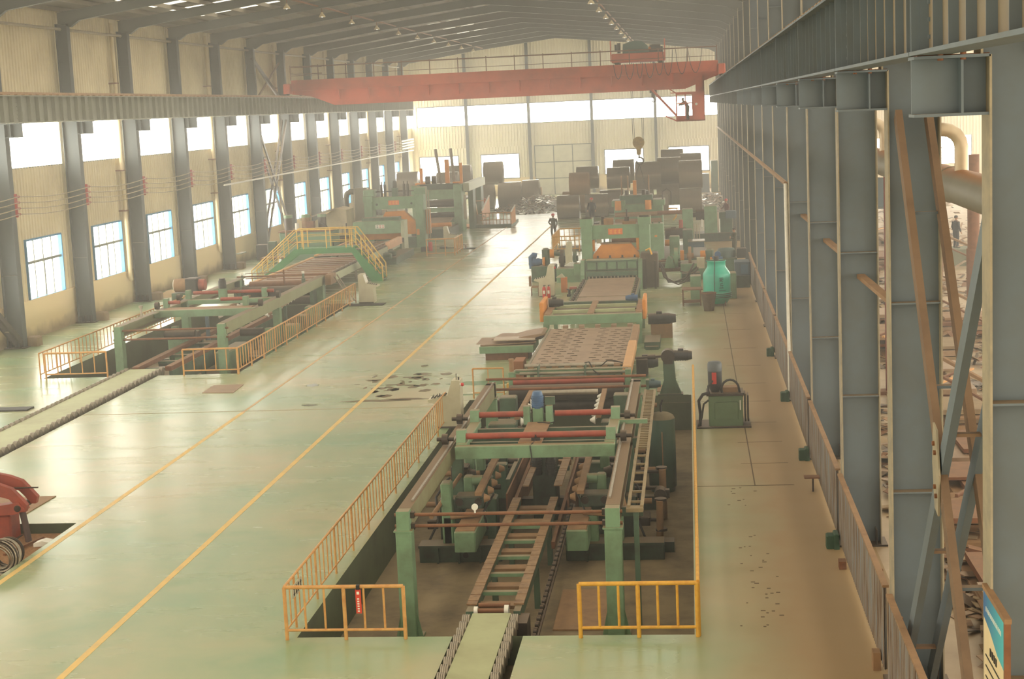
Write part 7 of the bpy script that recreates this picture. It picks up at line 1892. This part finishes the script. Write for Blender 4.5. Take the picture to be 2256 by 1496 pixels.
for i in range(14): mb.box(BX-0.008,BX-0.006,15.6+i*0.06,15.63+i*0.06,3.93,3.98)
t.parts('header_letter', mb, WHITEP)
mb = MB()
for i in range(4): mb.box(BX-0.008,BX-0.002,15.85+i*0.1,15.9+i*0.1,3.52,3.6)
t.parts('title_character', mb, BLACK)
mb = MB()
for i in range(9):
    z = 3.44-i*0.115; mb.box(BX-0.005,BX-0.001,15.55+0.05*(i%3),16.45,z,z+0.018)
t.parts('text_line', mb, BLACK)
t.part('board_frame', MB().box(BX-0.01,BX+0.06,15.4,16.6,4.12,4.17), TANST); t.part('frame_side', MB().box(BX-0.01,BX+0.05,15.40,15.45,2.3,4.12), RUST)

# ---- bottom-left: red machine in its shallow pit with a coil of wire
t = Thing('red_machine', 'rusty red machine with curved arms at the left picture edge', 'machine', (-17,35,-0.3))
REDM = paint('weathered_red_paint',(150,66,48),0.55,dirt=(104,52,42),amt=0.7,scale=2.0)
arm = [(-18.8,1.45),(-17.2,1.38),(-16.24,1.18),(-15.92,1.06),(-15.72,0.84),(-15.57,0.66),(-15.62,0.5),(-15.75,0.5),(-15.85,0.66),(-16.0,0.82),(-16.4,0.92),(-18.8,1.05)]
t.part('curved_arm', MB().prism(arm,'y',34.85,35.0), REDM); t.part('curved_arm', MB().prism([(a+0.05,b_+0.08) for a,b_ in arm],'y',35.35,35.5), REDM)
t.part('lower_arm', MB().prism([(-18.8,0.66),(-16.3,0.66),(-15.75,0.74),(-15.6,0.55),(-15.9,0.45),(-18.8,0.36)],'y',34.8,35.1), REDM)
t.part('red_body', MB().bbox(-18.8,-16.05,34.95,35.5,-0.2,0.4,0.04), REDM); t.part('joint_pin', MB().cyl((-15.78,34.78,0.6),(-15.78,35.5,0.6),0.08,14), DARKST)
t.part('leg_tube', MB().tube([(-15.76,35.0,0.48),(-15.7,34.97,0.2),(-15.62,34.9,-0.24)],0.08,10), paint('dark_leg',(72,52,48),0.6,amt=0.4))
t.part('thin_rod', MB().cyl((-18,35.2,0.98),(-15.45,35.3,0.98),0.02,6), DARKST); t.part('base_skid', MB().box(-18.8,-16.0,34.9,35.5,-0.28,-0.2), DARKST)
t = Thing('wire_coil', 'tangled coil of grey wire in the pit at the left picture edge', 'wire coil', (-15.1,32.6,-0.22))
rnd = random.Random(9)
for k in range(22):
    pts = []; R0 = 0.34+rnd.uniform(-0.1,0.06); oy = rnd.uniform(-0.28,0.28); tl = rnd.uniform(-0.3,0.3)
    for q in range(25):
        a = 2*math.pi*q/24; pts.append((-15.12+R0*math.cos(a)+tl*0.2, 32.5+oy+tl*math.sin(a)*0.4, 0.15+R0*math.sin(a)))
    t.part('wire_loop', MB().tube(pts,0.02,5), BAREST if k%3 else DARKST)
GRAV = paint('brown_gravel',(150,108,70),0.95,dirt=(96,72,50),amt=0.9,scale=14,bump=0.8)
solo('gravel_bed', MB().box(-21.4,-14.8,27.1,35.6,-0.29,-0.22), GRAV, 'brown gravel bed in the pit at the left picture edge', 'gravel', kind='stuff')
solo('crumpled_plastic', MB().prism([(-15.3,-0.22),(-14.95,-0.2),(-14.9,-0.12),(-15.1,-0.08),(-15.3,-0.14)],'y',34.4,34.7), WHITEP, 'small white crumpled plastic on the gravel', 'litter')
solo('rusty_bar', MB().beam((-15.7,33.7,-0.19),(-15.3,35.0,-0.15),0.06,0.05), RUST, 'short rusty bar lying on the gravel beside the wire coil', 'bar')
# water stains and green puddles on the aisle
def puddle(pts, mat, lab, name='floor_stain'):
    mb = MB(); 
    for q in pts: mb.prism(q,'z',0.0,0.003)
    return solo(name, mb, mat, lab, 'stain', kind='stuff')
def blob(cx_, cy_, rx, ry, seed, n=14):
    r_ = random.Random(seed); return [(cx_+rx*(0.6+0.5*r_.random())*math.cos(2*math.pi*i/n), cy_+ry*(0.6+0.5*r_.random())*math.sin(2*math.pi*i/n)) for i in range(n)]
OLIVE = paint('olive_wet_stain',(96,104,66),0.12,amt=0.4,scale=2); GRN = paint('bright_green_stain',(66,140,84),0.15,amt=0.4,scale=2)
r_ = random.Random(2); q = []
for i in range(46):
    a = r_.random(); q.append(blob(-11.6+r_.gauss(1.1,1.0), 54.5+r_.gauss(0,1.7), r_.uniform(0.06,0.32), r_.uniform(0.06,0.35), i))
puddle(q, OLIVE, 'scattered olive wet stains on the aisle left of the near line')
puddle([blob(-10.4,50.9,1.3,0.22,50,18), blob(-9.5,51.1,0.8,0.2,51,18), blob(-12.6,50.4,0.3,0.2,52)], OLIVE, 'long olive smear on the aisle floor nearest the cream desk')
puddle([blob(-7.4,53.8,1.3,0.5,60,18), blob(-7.6,51.6,1.2,0.12,61,18)], GRN, 'bright green stains on the floor beside the punched table')
# plain expansion joints and drilled marks in the walkway
mb = MB()
for y in (38.2,40.6,43.2,45.9,49.2,52.4,56,60,65,70): mb.box(1.1,2.3,y,y+0.03,0,0.002)
mb.box(1.35,1.38,38.2,74,0,0.002).box(-0.05,2.3,38.2,38.24,0,0.002).box(-2,1.2,49.3,49.33,0,0.002)
r_ = random.Random(8)
for i in range(40):
    y = r_.uniform(27.5,38); x = 0.55+r_.gauss(0.35,0.2)+ (38-y)*0.03; mb.box(x,x+r_.uniform(0.03,0.09),y,y+0.05,0,0.002)
struct('trim_7', mb, paint('dark_joint_mark',(96,78,56),0.8,amt=0.4))
# ================================================================ thin smoky haze filling the hall
hz = bpy.data.meshes.new('haze')
_h = MB().box(XL+0.2, XR-0.1, 20.0, YF-0.5, 0.02, 14.4)
ho = bpy.data.objects.new('haze', _h.mesh('haze', [])); C.objects.link(ho)
ho['kind'] = 'stuff'; ho['label'] = 'thin warm smoke haze hanging in the hall'; ho['category'] = 'haze'
hm = bpy.data.materials.new('thin_smoke_haze'); hm.use_nodes = True
hn = hm.node_tree.nodes; hl = hm.node_tree.links; hn.clear()
h_o = hn.new('ShaderNodeOutputMaterial'); h_s = hn.new('ShaderNodeVolumeScatter')
h_s.inputs['Color'].default_value = (1.0, 0.97, 0.90, 1); h_s.inputs['Density'].default_value = 0.0040; h_s.inputs['Anisotropy'].default_value = 0.3
hl.new(h_s.outputs[0], h_o.inputs['Volume'])
ho.data.materials.clear(); ho.data.materials.append(hm)
